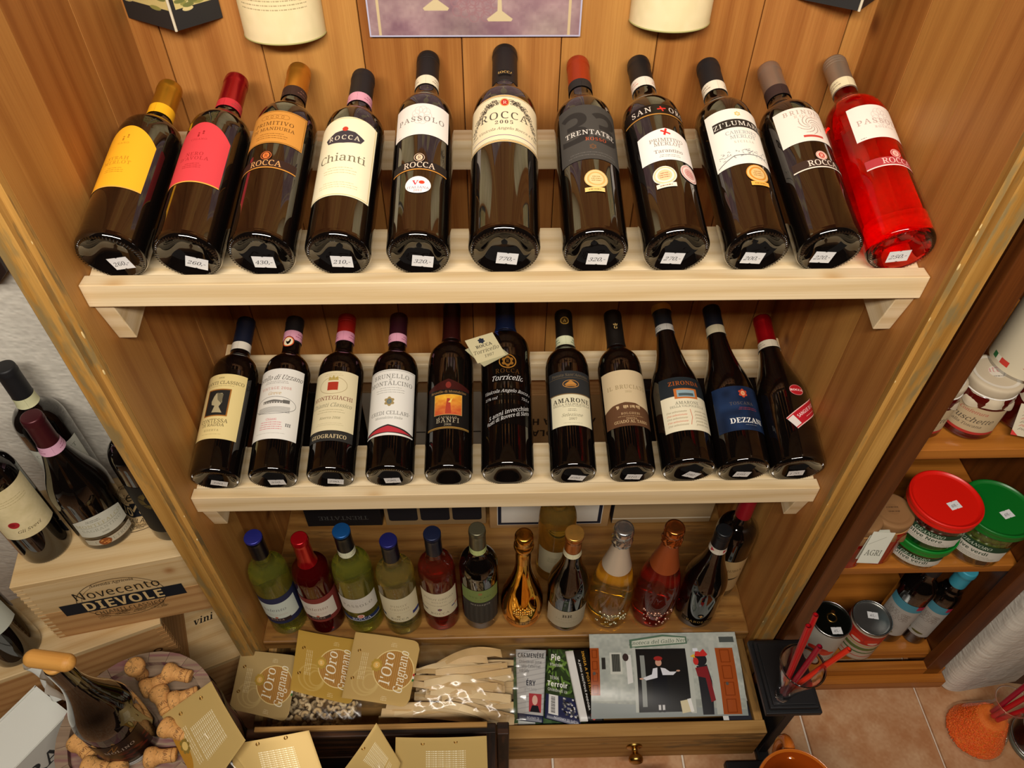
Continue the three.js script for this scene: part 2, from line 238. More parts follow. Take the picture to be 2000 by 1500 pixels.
// ---------------------------------------------------------------- things hung on the upper back panel
{
  const a = art(560, 560, (k, w, h) => {
    for (let y = 0; y < h; y += 4) for (let x = 0; x < w; x += 4) { const n = 0.5 * vnoise(x / 70, y / 60, 301, 99, 99) + 0.3 * vnoise(x / 24, y / 22, 302, 99, 99) + 0.2 * vnoise(x / 7, y / 7, 303, 99, 99); const p = vnoise(x / 120, y / 90, 304, 99, 99); box(k, x, y, 4, 4, `rgb(${120 + 60 * n | 0},${95 + 65 * n - 10 * p | 0},${100 + 50 * n | 0})`); }
    for (let i = 0; i < 26; i++) ring(k, 300 + 60 * Math.cos(i * 2.4) * Math.sqrt(i / 26) - 20, 470 + 46 * Math.sin(i * 2.4) * Math.sqrt(i / 26), 12, 12, 'rgba(150,110,115,0.7)', 3);
    const gl = (x, y) => { poly(k, [[x - 4, y - 60], [x + 4, y - 60], [x + 6, y - 8], [x + 34, y + 12], [x + 30, y + 18], [x - 30, y + 18], [x - 34, y + 12], [x - 6, y - 8]], '#cdbb92'); k.fillStyle = '#b9a888'; k.beginPath(); k.ellipse(x, y - 130, 44, 80, 0, 0, 7); k.fill(); };
    gl(180, 475); gl(345, 502); gl(180, 220); gl(345, 240);
    box(k, 26, 0, 7, h, '#c9b48a'); box(k, w - 36, 0, 7, h, '#c9b48a'); k.strokeStyle = '#b7b5cc'; k.lineWidth = 6; k.strokeRect(2, -10, w - 4, h + 8);
  });
  const g = new THREE.BoxGeometry(0.27, 0.27, 0.004); remap(g, a);
  tag(mesh('poster', g, artMat(a, 0.5), null, [-0.0375, 1.1765 + 0.135, ZB + 0.0045]), 'mauve art poster of wine glasses pinned on the pine back', 'poster');
}
{ // half-round parchment sconces
  const a = art(360, 420, (k, w, h) => {
    for (let y = 0; y < h; y += 4) for (let x = 0; x < w; x += 4) { const n = vnoise(x / 60, y / 60, 311, 99, 99) * 0.6 + vnoise(x / 15, y / 15, 312, 99, 99) * 0.4; box(k, x, y, 4, 4, `rgb(${222 + 20 * n | 0},${208 + 16 * n | 0},${158 + 22 * n | 0})`); }
    for (let i = 0; i < 4; i++) lines(k, w / 2, 60 + i * 90, 220, 4, 8, 'rgba(120,105,70,0.55)', 2); ln(k, [[0, 330], [120, 300], [260, 340], [360, 310]], 'rgba(200,180,130,0.8)', 3);
  });
  const sc = (x, y, label) => {
    const t = thing('parchment_sconce', label, 'sconce', [x, y, ZB + 0.0008], 0, 'parchment sconces on the upper back panel');
    const g = new THREE.CylinderGeometry(0.052, 0.0515, 0.26, 40, 1, true, -Math.PI / 2, Math.PI).translate(0, 0.13, 0); remap(g, a); mesh('shade', g, artMat(a, 0.7), t, [0, 0, 0], null).scale.z = 0.8;
    const gi = new THREE.CylinderGeometry(0.0505, 0.05, 0.26, 40, 1, true, -Math.PI / 2, Math.PI).translate(0, 0.13, 0); mesh('lining', gi, std(0xb8b06a, 0.7, 0, { side: THREE.DoubleSide }), t).scale.z = 0.8;
    mesh('rim', new THREE.TorusGeometry(0.0511, 0.0012, 6, 40, Math.PI).rotateX(Math.PI / 2), std(0xa8a468, 0.7), t).scale.z = 0.8;
    return t;
  };
  sc(-0.28, 1.181, 'half-round parchment sconce between the poster and the dark bordered prism'); sc(0.211, 1.195, 'half-round parchment sconce with yellowed lower edge right beside the poster');
}
{ // three-sided painted boxes
  const land = (i) => art(260, 300, (k, w, h) => {
    bg(k, w, h, '#2c2b2a'); const L = i ? 24 : 6, R = i ? w - 30 : w; box(k, L, 0, R - L, h - 44, '#c9b878');
    for (let n = 0; n < 40; n++) { const yy = 60 + 200 * hash(n, i, 7), xx = L + (R - L) * hash(n, i, 8); ell(k, xx, yy, 30, 5, ['#8d8a4a', '#b3a25c', '#6f7440', '#d4c48a'][n % 4]); }
    ln(k, [[L, 80], [w * 0.4, 120], [R, 90]], '#5c5648', 5); ln(k, [[L, 210], [w * 0.5, 230], [R, 216]], '#6a4a52', 9); for (let n = 0; n < 9; n++) box(k, L + 10 + n * 10, 150, 3, 30, '#4d5034'); ell(k, w * 0.55, 190, 22, 12, '#b8683c'); ell(k, w * 0.55, 184, 15, 6, '#d08a58'); ell(k, w * 0.8, 170, 16, 9, '#c9783c');
  });
  const prism = (x0, xm, x1, y, zm, label, dy = 0) => {
    const t = thing('painted_prism', label, 'ornament', [0, 0, 0], 0, 'painted three-sided boxes on the upper back panel'), z = ZB + 0.001, h = 0.16;
    const sh = new THREE.Shape([new THREE.Vector2(x0, -z), new THREE.Vector2(xm, -zm), new THREE.Vector2(x1, -z)]);
    const g = new THREE.ExtrudeGeometry(sh, { depth: h, bevelEnabled: false }).rotateX(-Math.PI / 2).translate(0, y, 0); mesh('body', g, std(0x2c2b2a, 0.5), t);
    [[x0, z, xm, zm], [xm, zm, x1, z]].forEach(([ax, az, bx, bz], i) => {
      const w = Math.hypot(bx - ax, bz - az), a = land(i), f = remap(new THREE.PlaneGeometry(w - 0.001, h), a); mesh('painted_panel', f, artMat(a, 0.45), t, [(ax + bx) / 2 - (bz - az) / w * 0.0008, y + h / 2, (az + bz) / 2 + (bx - ax) / w * 0.0008], [0, -Math.atan2(bz - az, bx - ax), 0]);
    });
    mesh('corner_bead', new THREE.CylinderGeometry(0.0018, 0.0018, h, 8), std(0xcfc8b0, 0.3), t, [xm, y + h / 2, zm + 0.0008]);
  };
  prism(-0.472, -0.4, -0.355, 1.199, -0.945, 'painted three-sided box with hill landscape and charcoal border beside the left cabinet wall');
  prism(0.365, 0.432, 0.471, 1.221, -0.945, 'painted three-sided box with grey lower border beside the right cabinet wall');
}
// ---------------------------------------------------------------- bottles
const TILT = D(14);
const SHAPE = {
  bordeaux: (R, H, n) => smooth([[0, 0.02], [R * 0.4, 0.016], [R * 0.72, 0.004], [R * 0.84, 0.0, 1], [R * 0.92, 0.0008], [R * 0.985, 0.004], [R, 0.009, 1], [R, H * 0.60, 1], [R * 0.985, H * 0.637], [R * 0.9, H * 0.68], [R * 0.7, H * 0.716], [n * 1.3, H * 0.738], [n * 1.06, H * 0.765], [n, H * 0.80, 1], [n * 0.97, H * 0.995, 1], [0, H * 0.995]], 6),
  burgundy: (R, H, n) => smooth([[0, 0.02], [R * 0.4, 0.016], [R * 0.72, 0.004], [R * 0.84, 0.0, 1], [R * 0.92, 0.0008], [R * 0.985, 0.004], [R, 0.009, 1], [R, H * 0.38], [R * 0.985, H * 0.44], [R * 0.87, H * 0.52], [R * 0.66, H * 0.61], [R * 0.5, H * 0.69], [n * 1.15, H * 0.77], [n, H * 0.83, 1], [n * 0.97, H * 0.995, 1], [0, H * 0.995]], 6),
  spumante: (R, H, n) => smooth([[0, 0.02], [R * 0.4, 0.016], [R * 0.66, 0.004], [R * 0.76, 0.0, 1], [R * 0.86, 0.001], [R * 0.94, 0.006], [R * 0.985, 0.02], [R, H * 0.16], [R * 0.99, H * 0.34], [R * 0.9, H * 0.46], [R * 0.72, H * 0.57], [R * 0.54, H * 0.68], [n * 1.12, H * 0.79], [n, H * 0.85, 1], [n * 0.97, H * 0.995, 1], [0, H * 0.995]], 6),
  bulb: (R, H, n) => smooth([[0, 0.012], [R * 0.3, 0.01], [R * 0.5, 0.003], [R * 0.62, 0.0, 1], [R * 0.78, 0.003], [R * 0.93, 0.016], [R, H * 0.17], [R * 0.97, H * 0.27], [R * 0.8, H * 0.38], [R * 0.55, H * 0.50], [R * 0.38, H * 0.62], [n, H * 0.74], [n, H * 0.8, 1], [n, H * 0.995, 1], [0, H * 0.995]], 6),
};
const geoCache = {}; const cached = (k, f) => (geoCache[k] ??= f());
const profAt = (prof, y) => { for (let i = 8; i < prof.length - 1; i++) { const [r0, y0] = prof[i], [r1, y1] = prof[i + 1]; if (y >= y0 && y <= y1 && y1 > y0) return r0 + (r1 - r0) * (y - y0) / (y1 - y0); } return prof[8][0]; };
// paper on the glass: a patch that follows the profile, between y0 and y1 (metres), with a shaped upper edge
function patchG(prof, y0, y1, deg, tw, a, top, off = 0.0004) {
  const nu = 28, nv = 10, pos = [], uv = [], idx = [], A = D(deg) / 2, rm = profAt(prof, (y0 + y1) / 2), Hh = y1 - y0;
  for (let j = 0; j <= nv; j++) for (let i = 0; i <= nu; i++) {
    const s = i / nu, q = s * 2 - 1, ang = q * A + D(tw), tp = top === 'arch' ? 1 - 0.27 * q * q : top === 'pent' ? 1 - 0.16 * Math.abs(q) : top === 'wave' ? 1 - 0.06 * q * q : 1, t = (j / nv) * tp, y = y0 + Hh * t, r = (top === 'flat' ? rm : profAt(prof, y)) + off;
    pos.push(r * Math.sin(ang), y, r * Math.cos(ang)); uv.push(s, t);
  }
  for (let j = 0; j < nv; j++) for (let i = 0; i < nu; i++) { const b = j * (nu + 1) + i; idx.push(b, b + 1, b + nu + 2, b, b + nu + 2, b + nu + 1); }
  const g = new THREE.BufferGeometry(); g.setAttribute('position', new THREE.Float32BufferAttribute(pos, 3)); g.setAttribute('uv', new THREE.Float32BufferAttribute(uv, 2)); g.setIndex(idx); g.computeVertexNormals(); return remap(g, a);
}
function discG(prof, y, ang, rad, a, off = 0.0007, sq = 1) {      // round sticker wrapped on the glass
  const pos = [], uv = [], idx = [], nr = 5, ns = 28;
  for (let j = 0; j <= nr; j++) for (let i = 0; i <= ns; i++) { const r = rad * j / nr, t = i / ns * 6.28319, dx = r * Math.cos(t), dy = r * Math.sin(t) * sq, R = profAt(prof, y + dy) + off, an = D(ang) + dx / R; pos.push(R * Math.sin(an), y + dy, R * Math.cos(an)); uv.push(0.5 + 0.5 * j / nr * Math.cos(t), 0.5 + 0.5 * j / nr * Math.sin(t)); }
  for (let j = 0; j < nr; j++) for (let i = 0; i < ns; i++) { const b = j * (ns + 1) + i; idx.push(b, b + ns + 1, b + ns + 2, b, b + ns + 2, b + 1); }
  const g = new THREE.BufferGeometry(); g.setAttribute('position', new THREE.Float32BufferAttribute(pos, 3)); g.setAttribute('uv', new THREE.Float32BufferAttribute(uv, 2)); g.setIndex(idx); g.computeVertexNormals(); return remap(g, a);
}
const PX = 3600;
const foil = (c, rough = 0.35, metal = 0.6) => cached('foil' + c + rough + metal, () => std(c, rough, metal));
const wine = (c, dist, body = 0xffffff, tr = 1) => cached('wine' + c + dist, () => new THREE.MeshPhysicalMaterial({ color: body, roughness: 0.02, transmission: tr, thickness: 0.07, ior: 1.36, attenuationColor: c, attenuationDistance: dist }));
const priceArt = {};
const price = (s) => (priceArt[s] ??= art(96, 76, (k, w, h) => { bg(k, w, h, '#dedede'); T(k, s, w / 2, h * 0.52, 34, '#33343a', 'serif', { skew: 0.35, rot: -0.06 }); ell(k, w / 2, 0, 5, 5, '#555'); ell(k, w / 2, h, 5, 5, '#555'); }));
function bottle(o) {
  const t = new THREE.Group(); t.name = numbered(o.name ?? 'wine_bottle'); scene.add(t); tag(t, o.label, 'bottle', o.group); t.rotation.order = 'YXZ';
  const R = o.R, H = o.H, n = o.n ?? 0.0142, sh = o.shape ?? 'bordeaux', key = [sh, R, H, n].join();
  const prof = cached('p' + key, () => SHAPE[sh](R, H, n));
  mesh('glass', cached('g' + key, () => lathe(prof, 56)), o.glass ?? M.glassDark, t);
  if (o.knurl !== 0) mesh('base_knurl', cached('k' + R, () => mergeGeometries(Array.from({ length: 60 }, (_, i) => { const a = i / 60 * 6.28319; return new THREE.BoxGeometry(0.0008, 0.0008, 0.0035).rotateY(a).translate(Math.sin(a) * R * 0.875, 0.0004, Math.cos(a) * R * 0.875); }))), o.glass ?? M.glassDark, t);
  const c = o.cap;
  if (c) {
    const len = c.len ?? 0.058, y0 = H - len, e = 0.0007, ro = (y) => profAt(prof, Math.min(y, H * 0.99)) + e, k = c.lipR ?? n * 1.005 + e;
    const pts = [[ro(y0) - 0.0006, y0]]; for (let i = 0; i <= 6; i++) { const y = y0 + 0.0003 + (len - 0.02) * i / 6; pts.push([ro(y), y]); }
    if (c.rings) for (let i = 0; i < c.rings; i++) { const y = H - 0.016 + i * 0.0045; pts.push([k, y], [k - 0.0007, y + 0.001], [k - 0.0007, y + 0.002], [k, y + 0.003]); }
    else pts.push([k - 0.0004, H - 0.0135], [k, H - 0.013], [k + 0.0002, H - 0.0085], [k - 0.0003, H - 0.008]);
    pts.push([k - 0.0003, H - 0.003], [k - 0.001, H - 0.0005], [k - 0.003, H + 0.0006], [0, H + 0.0006]);
    const cp = mesh('capsule', lathe(pts, 36), foil(c.col, c.rough ?? 0.4, c.metal ?? 0.3), t);
    if (c.top) mesh('capsule_top', lathe([[k + 0.0003, H - (c.topLen ?? 0.004)], [k + 0.0004, H - 0.002], [k - 0.001, H + 0.001], [0, H + 0.0012]], 36), foil(c.top, c.rough ?? 0.35, c.metal ?? 0.3), cp);
    if (c.mark) { const a = art(70, 70, c.mark); mesh('emblem', discG(prof, H - len * (c.markY ?? 0.45), 0, 0.0075, a, 0.0013), artMat(a, 0.35), cp); }
  }
  if (o.band) { const b = o.band, y1 = H - (b.at ?? 0.05), y0 = y1 - (b.h ?? 0.013), a = art(260, 44, (k, w, h) => { bg(k, w, h, b.col); if (b.draw) b.draw(k, w, h); else lines(k, w / 2, h * 0.35, w * 0.9, 2, 12, b.ink ?? 'rgba(110,90,70,0.6)', 4); }); mesh('neck_band', patchG(prof, y0, y1, 359.5, 180, a, null, 0.0011), artMat(a, 0.6), t); }
  for (const l of o.labels ?? []) {
    if (l.disc) { const a = art(120, 120, l.draw); mesh(l.name ?? 'medal', discG(prof, l.y, l.ang ?? o.tw ?? 0, l.disc, a, l.off ?? 0.0008, l.sq ?? 1), artMat(a, l.rough ?? 0.4, l.mat ?? {}), t); continue; }
    const rm = profAt(prof, (l.y0 + l.y1) / 2), w = Math.max(24, Math.min(700, Math.round(rm * D(l.deg) * PX))), h = Math.max(16, Math.round((l.y1 - l.y0) * PX));
    const a = art(w, h, l.draw); mesh(l.name ?? 'label', patchG(prof, l.y0, l.y1, l.deg, l.tw ?? o.tw ?? 0, a, l.top, l.off ?? 0.0004), artMat(a, l.rough ?? 0.6, l.mat ?? {}), t);
  }
  if (o.price) mesh('price_tag', cached('tag' + o.price + (o.ptw ?? 0), () => remap(new THREE.PlaneGeometry(0.0235, 0.0188).rotateX(Math.PI / 2), price(o.price))), artMat(price(o.price), 0.6), t, [o.pdx ?? 0.001, -0.0006, -R * (o.pdy ?? 0.22)], [0, o.ptw ?? 0.1, 0]);
  if (o.lie) { const [x, yl, yaw] = o.lie, a = TILT; t.position.set(x, yl - 0.008 + R * Math.cos(a) + 0.0006, -0.672 + R * Math.sin(a)); t.rotation.set(-(Math.PI / 2 - a), -yaw, 0); } else { t.position.set(...o.pos); t.rotation.set(o.rx ?? 0, o.ry ?? 0, o.rz ?? 0); }
  return t;
}
// ---------------------------------------------------------------- upper row, lying
const G1 = 'bottles lying on the upper rest', Y1 = 1.041;
const roccaStrip = (dark, ink, em) => (k, w, h) => { k.clearRect(0, 0, w, h); box(k, 0, h * 0.46, w, h * 0.54, dark); box(k, 0, h * 0.93, w, h * 0.07, '#d99a3c'); T(k, 'ROCCA', w / 2, h * 0.7, h * 0.4, ink, 'serif', { bold: 0 }); };
const strip = (y, dark, ink, em, glow = '#c98a3a', deg = 112) => [
  { y0: y, y1: y + 0.0135, deg, draw: (k, w, h) => { bg(k, w, h, dark); box(k, 0, h * 0.86, w, h * 0.14, glow); T(k, 'ROCCA', w / 2, h * 0.44, h * 0.8, ink, 'serif'); } },
  { disc: 0.0068, y: y + 0.0185, name: 'emblem', draw: (k, w, h) => { bg(k, w, h, em[0]); ell(k, w / 2, h / 2, 34, 40, em[1]); T(k, 'R', w / 2, h / 2, 54, em[0], 'serif'); ring(k, w / 2, h / 2, 50, 52, em[1], 6); } }];
const medal = (c1, c2, ink) => (k, w, h) => { bg(k, w, h, c1); ring(k, w / 2, h / 2, 50, 50, c2, 9); ell(k, w / 2, h / 2, 36, 36, c2); lines(k, w / 2, h / 2 - 14, 50, 3, 13, ink, 4); };
const ribbon = (y, tw, c, deg = 34) => ({ y0: y, y1: y + 0.006, deg, tw, off: 0.0009, name: 'medal_ribbon', draw: (k, w, h) => { bg(k, w, h, c); lines(k, w / 2, h * 0.5, w * 0.8, 1, 4, 'rgba(120,70,30,0.8)', 4); } });
const syr = (c, dk, name, sub) => (k, w, h) => { bg(k, w, h, c); for (let i = 0; i < 7; i++) ell(k, w / 2 + 12 * Math.cos(i * 2.1), h * 0.2 + 14 * Math.sin(i * 1.7), 4, 4, dk); T(k, sub, w / 2, h * 0.29, 15, dk, 'serif', { gap: 2 }); T(k, name[0], w / 2, h * 0.54, 25, dk, 'serif', { gap: 2 }); T(k, name[1], w / 2, h * 0.61, 25, dk, 'serif', { gap: 2 }); lines(k, w / 2, h * 0.7, w * 0.32, 3, 10, dk, 3); box(k, 0, h - 7, w, 7, '#d9a84a'); };
bottle({ label: 'dark red wine bottle with yellow arched label and gold capsule', group: G1, R: 0.0372, H: 0.274, lie: [-0.432, Y1, 0.035], cap: { col: 0xc08a26, metal: 0.75, rough: 0.3 }, band: { col: '#f2b41e', at: 0.045, h: 0.016, draw: (k, w, h) => T(k, 'SYRAH', w / 2, h / 2, 20, '#b98a18', 'serif') }, price: '260,-', ptw: -0.2, pdx: 0.008, tw: -9, labels: [{ y0: 0.068, y1: 0.163, deg: 108, top: 'arch', draw: syr('#f3b026', '#b87b18', ['SYRAH', 'MERLOT'], 'GANO') }] });
bottle({ label: 'dark red wine bottle with red arched label and shiny red capsule', group: G1, R: 0.0363, H: 0.288, lie: [-0.3505, Y1, 0.03], cap: { col: 0x9c1219, metal: 0.6, rough: 0.25 }, band: { col: '#c8323c', at: 0.05, h: 0.013 }, price: '260,-', ptw: 0.35, pdx: 0.008, tw: -7, labels: [{ y0: 0.076, y1: 0.17, deg: 110, top: 'arch', draw: syr('#d8434a', '#9c2226', ['NERO', "D'AVOLA"], 'CIGANO') }] });
bottle({ label: 'wine bottle with bronze rectangular label, dark strip and gold capsule', group: G1, R: 0.0367, H: 0.306, lie: [-0.2705, Y1, 0.02], cap: { col: 0xc8862c, metal: 0.7, rough: 0.35 }, band: { col: '#3a2620', at: 0.046, h: 0.017, ink: '#7a5648' }, price: '430,-', ptw: 0.05, tw: -4, labels: [{ y0: 0.135, y1: 0.188, deg: 118, draw: (k, w, h) => { bg(k, w, h, '#cf9140'); k.strokeStyle = '#8a5a1c'; k.lineWidth = 3; k.strokeRect(6, 6, w - 12, h - 12); for (let i = 0; i < 5; i++) ring(k, w / 2 + (i - 2) * 22, h * 0.2, 16, 12, 'rgba(140,90,30,0.6)', 3); T(k, 'PRIMITIVO', w / 2, h * 0.4, 29, '#4a2c10', 'serif', { gap: 2 }); T(k, 'DI MANDURIA', w / 2, h * 0.57, 25, '#4a2c10', 'serif', { gap: 1 }); lines(k, w / 2, h * 0.72, w * 0.5, 3, 12, '#7a4c18', 3); } }, ...strip(0.096, '#33211a', '#e0a868', ['#2c1a14', '#e0763a'])] });
bottle({ label: 'wine bottle with tall cream label, black capsule and pink neck band', group: G1, R: 0.0362, H: 0.294, lie: [-0.1875, Y1, 0.02], cap: { col: 0x1d1a1b, metal: 0.1, rough: 0.55 }, band: { col: '#dfa0b4', at: 0.046, h: 0.015, ink: 'rgba(150,70,100,0.7)' }, price: '210,-', ptw: 0.05, pdx: 0.003, tw: -3, labels: [{ y0: 0.055, y1: 0.178, deg: 122, top: 'wave', draw: (k, w, h) => { bg(k, w, h, '#f3ecca'); k.strokeStyle = '#cdb878'; k.lineWidth = 3; k.strokeRect(8, 8, w - 16, h - 16); poly(k, [[w * 0.2, h * 0.27], [w * 0.35, h * 0.2], [w * 0.5, h * 0.18], [w * 0.65, h * 0.2], [w * 0.8, h * 0.27], [w * 0.75, h * 0.33], [w * 0.5, h * 0.35], [w * 0.25, h * 0.33]], '#3f3a40'); T(k, 'ROCCA', w / 2, h * 0.275, 34, '#f0e6cc', 'serif', { gap: 5 }); ell(k, w / 2, h * 0.165, 12, 13, '#c8402c'); T(k, 'Chianti', w / 2, h * 0.53, 58, '#6f6a52', 'serif', {}); lines(k, w / 2, h * 0.66, w * 0.5, 3, 14, 'rgba(190,175,120,0.9)', 3); lines(k, w / 2, h * 0.84, w * 0.6, 3, 12, 'rgba(200,185,130,0.9)', 3); } }] });
const passolo = (c, ink, sub) => (k, w, h) => { bg(k, w, h, c); for (let i = 0; i < 9; i++) ring(k, w / 2 + 26 * Math.cos(i * 0.7), h * 0.38 + 34 * Math.sin(i * 0.7), 16, 20, 'rgba(190,180,175,0.5)', 3); T(k, 'PASSOLO', w / 2, h * 0.5, 40, ink, 'serif', { gap: 5 }); if (sub) T(k, sub, w / 2, h * 0.68, 17, ink, 'serif', { gap: 3 }); lines(k, w * 0.12, h * 0.94, 30, 1, 4, '#8a8078', 3); };
bottle({ label: 'wine bottle with white label, black strip and white oval award sticker', group: G1, R: 0.0355, H: 0.33, lie: [-0.1, Y1, 0], cap: { col: 0x191716, metal: 0.1, rough: 0.5, rings: 2, len: 0.064 }, band: { col: '#efe6c8', at: 0.05, h: 0.016 }, price: '320,-', ptw: 0.15, pdx: 0.004, labels: [{ y0: 0.15, y1: 0.202, deg: 116, draw: passolo('#f1ece4', '#77706a') }, ...strip(0.094, '#241e1b', '#f0d8c0', ['#201a18', '#e8c9a8']), { disc: 0.0145, sq: 0.86, y: 0.071, name: 'award_sticker', draw: (k, w, h) => { bg(k, w, h, '#f4f0ee'); T(k, 'V', w * 0.4, h * 0.38, 44, '#c83a4a', 'serif', { bold: 1 }); ell(k, w * 0.64, h * 0.36, 13, 12, '#d8442c'); T(k, 'ITALIANA', w / 2, h * 0.66, 21, '#7c6a80', 'serif'); T(k, '2012', w / 2, h * 0.84, 18, '#c83a4a', 'serif'); } }] });
bottle({ name: 'magnum_bottle', label: 'large wine bottle with ornate cream label and black capsule', group: G1, R: 0.0398, H: 0.335, n: 0.0158, lie: [-0.006, Y1, 0.02], cap: { col: 0x1e1a18, metal: 0.15, rough: 0.5, len: 0.072 }, price: '770,-', ptw: 0.12, pdx: 0.003, labels: [{ y0: 0.128, y1: 0.206, deg: 150, top: 'wave', draw: (k, w, h) => { bg(k, w, h, '#f0e3bd'); k.strokeStyle = '#b98c3e'; k.lineWidth = 5; k.strokeRect(6, 6, w - 12, h - 12); k.strokeStyle = '#40322a'; k.lineWidth = 2; k.strokeRect(13, 13, w - 26, h - 26); for (const s of [-1, 1]) for (let i = 0; i < 46; i++) { const f = i / 46, x = w / 2 + s * (30 + f * (w * 0.42 - 30)), y = h * 0.16 + h * 0.5 * f * f; ring(k, x + 9 * Math.sin(i * 2.3), y + 11 * Math.cos(i * 1.7), 5 + 3 * (i % 3), 5, '#3a342c', 2.4); } ell(k, w / 2, h * 0.17, 20, 24, '#d8a05a'); ell(k, w / 2, h * 0.17, 15, 19, '#c0302a'); T(k, 'R', w / 2, h * 0.17, 26, '#f0d8b8', 'serif'); T(k, 'ROCCA', w / 2, h * 0.45, 58, '#4a463c', 'serif', { gap: 6 }); T(k, '2005', w / 2, h * 0.59, 28, '#4a463c', 'serif', { bold: 1, gap: 5 }); T(k, 'Casa Vinicola Angelo Rocca e Figli', w / 2, h * 0.72, 21, '#5a5446', 'serif', { skew: 0.25 }); ln(k, [[30, h * 0.86], [w - 30, h * 0.86]], '#6a5a80', 3); } }, { y0: 0.272, y1: 0.281, deg: 60, name: 'capsule_print', off: 0.0018, draw: (k, w, h) => { bg(k, w, h, '#1e1a18'); T(k, 'ROCCA', w / 2, h / 2, 19, '#c9a45c', 'serif', { bold: 1 }); } }] });
bottle({ label: 'wine bottle with matt grey label, copper red capsule and gold medal', group: G1, R: 0.0366, H: 0.318, lie: [0.094, Y1, 0.005], cap: { col: 0xb5431f, metal: 0.55, rough: 0.35, len: 0.05 }, band: { col: '#2c2a2a', at: 0.047, h: 0.014, draw: (k, w, h) => T(k, '2012', w / 2, h / 2, 24, '#d0ccc4', 'serif') }, price: '320,-', ptw: 0.05, pdx: 0.003, tw: 4, labels: [{ y0: 0.107, y1: 0.196, deg: 128, rough: 0.75, draw: (k, w, h) => { bg(k, w, h, '#45433f'); T(k, '33', w / 2, h * 0.42, 250, '#2c2a28', 'sans-serif', { bold: 1 }); T(k, 'TRENTATRE', w / 2, h * 0.52, 36, '#e4e0d8', 'serif', { gap: 2 }); T(k, 'ROSSO', w * 0.56, h * 0.64, 26, '#d0562c', 'serif', { gap: 2 }); crest(k, w / 2, h * 0.78, 15, '#6a4c34', '#45433f'); lines(k, w / 2, h * 0.88, w * 0.8, 2, 14, '#5c5a55', 5); } }, { disc: 0.0135, y: 0.076, draw: medal('#e9c67a', '#f5e2a8', '#a87a30'), mat: { metalness: 0.3 } }, ribbon(0.057, 0, '#ecc97a')] });
const santoro = (k, w, h) => { bg(k, w, h, '#15100e'); box(k, 0, h * 0.88, w, h * 0.12, '#b5813a'); T(k, 'SAN', w * 0.27, h * 0.46, h * 0.62, '#e8dfd2', 'serif', { gap: 5 }); T(k, 'ORO', w * 0.75, h * 0.46, h * 0.62, '#e8dfd2', 'serif', { gap: 5 }); ln(k, [[w * 0.46, h * 0.5], [w * 0.57, h * 0.4]], '#d8322c', 7); ln(k, [[w * 0.5, h * 0.25], [w * 0.53, h * 0.68]], '#d8322c', 7); };
bottle({ label: 'wine bottle with black lettered band above a white pointed label and two medals', group: G1, R: 0.0369, H: 0.318, lie: [0.184, Y1, -0.03], cap: { col: 0x1f1c1b, metal: 0.1, rough: 0.5, len: 0.05 }, band: { col: '#eee6d6', at: 0.044, h: 0.016, ink: 'rgba(200,80,60,0.5)' }, price: '270,-', pdx: -0.003, tw: 4, labels: [{ y0: 0.178, y1: 0.196, deg: 150, draw: santoro, rough: 0.35 }, { y0: 0.104, y1: 0.155, deg: 106, top: 'pent', draw: (k, w, h) => { bg(k, w, h, '#f4f1ec'); ln(k, [[w * 0.42, 16], [w * 0.58, 34]], '#d8322c', 9); ln(k, [[w * 0.52, 4], [w * 0.47, 42]], '#d8322c', 9); T(k, 'PRIMITIVO', w / 2, h * 0.38, 28, '#8a8378', 'serif'); T(k, 'MERLOT', w / 2, h * 0.5, 28, '#8a8378', 'serif'); T(k, 'Tarantino', w / 2, h * 0.72, 26, '#6a645c', 'serif'); lines(k, w / 2, h * 0.84, w * 0.4, 2, 9, '#9a948a', 3); } }, { disc: 0.0135, y: 0.081, ang: -13, draw: medal('#f2eee2', '#e4d0a0', '#b04a2c') }, ribbon(0.063, -13, '#f0e8d4'), { disc: 0.013, y: 0.087, ang: 36, draw: medal('#f0dcd4', '#d8a8a0', '#b0302c') }] });
bottle({ label: 'wine bottle with tall white engraved label, black title box and orange medal', group: G1, R: 0.0358, H: 0.314, lie: [0.2735, Y1, -0.025], cap: { col: 0x1c1a1c, metal: 0.1, rough: 0.6, len: 0.05 }, band: { col: '#efe8d2', at: 0.046, h: 0.016 }, price: '200,-', pdx: -0.003, tw: 5, labels: [{ y0: 0.1, y1: 0.19, deg: 126, draw: (k, w, h) => { bg(k, w, h, '#f3f0e4'); crest(k, w / 2, h * 0.1, 13, '#d9c06a', '#f3f0e4'); box(k, w * 0.1, h * 0.2, w * 0.8, h * 0.15, '#2b2622'); T(k, "ZI'LUMARO", w / 2, h * 0.275, 37, '#f0ece0', 'serif', { gap: 2 }); T(k, 'CABERNET', w / 2, h * 0.44, 27, '#9aa3a6', 'serif'); T(k, 'MERLOT', w / 2, h * 0.52, 27, '#9aa3a6', 'serif'); T(k, 'SICILIA', w / 2, h * 0.61, 17, '#a8a69a', 'serif', { gap: 4 }); for (let i = 0; i < 60; i++) { const x = w * (0.08 + 0.84 * hash(i, 1, 41)), y = h * (0.74 + 0.14 * hash(i, 2, 41)); ln(k, [[x, y], [x + 22 * (hash(i, 3, 41) - 0.3), y + 18 * (hash(i, 4, 41) - 0.5)]], '#8a8f90', 3); } ln(k, [[10, h * 0.95], [w * 0.3, h * 0.84], [w * 0.7, h * 0.85], [w - 10, h * 0.93]], '#6a7072', 4); } }, { disc: 0.0135, y: 0.084, ang: 12, draw: medal('#eaa23e', '#f7d994', '#b8681c'), mat: { metalness: 0.3 } }, ribbon(0.066, 12, '#f0b452')] });
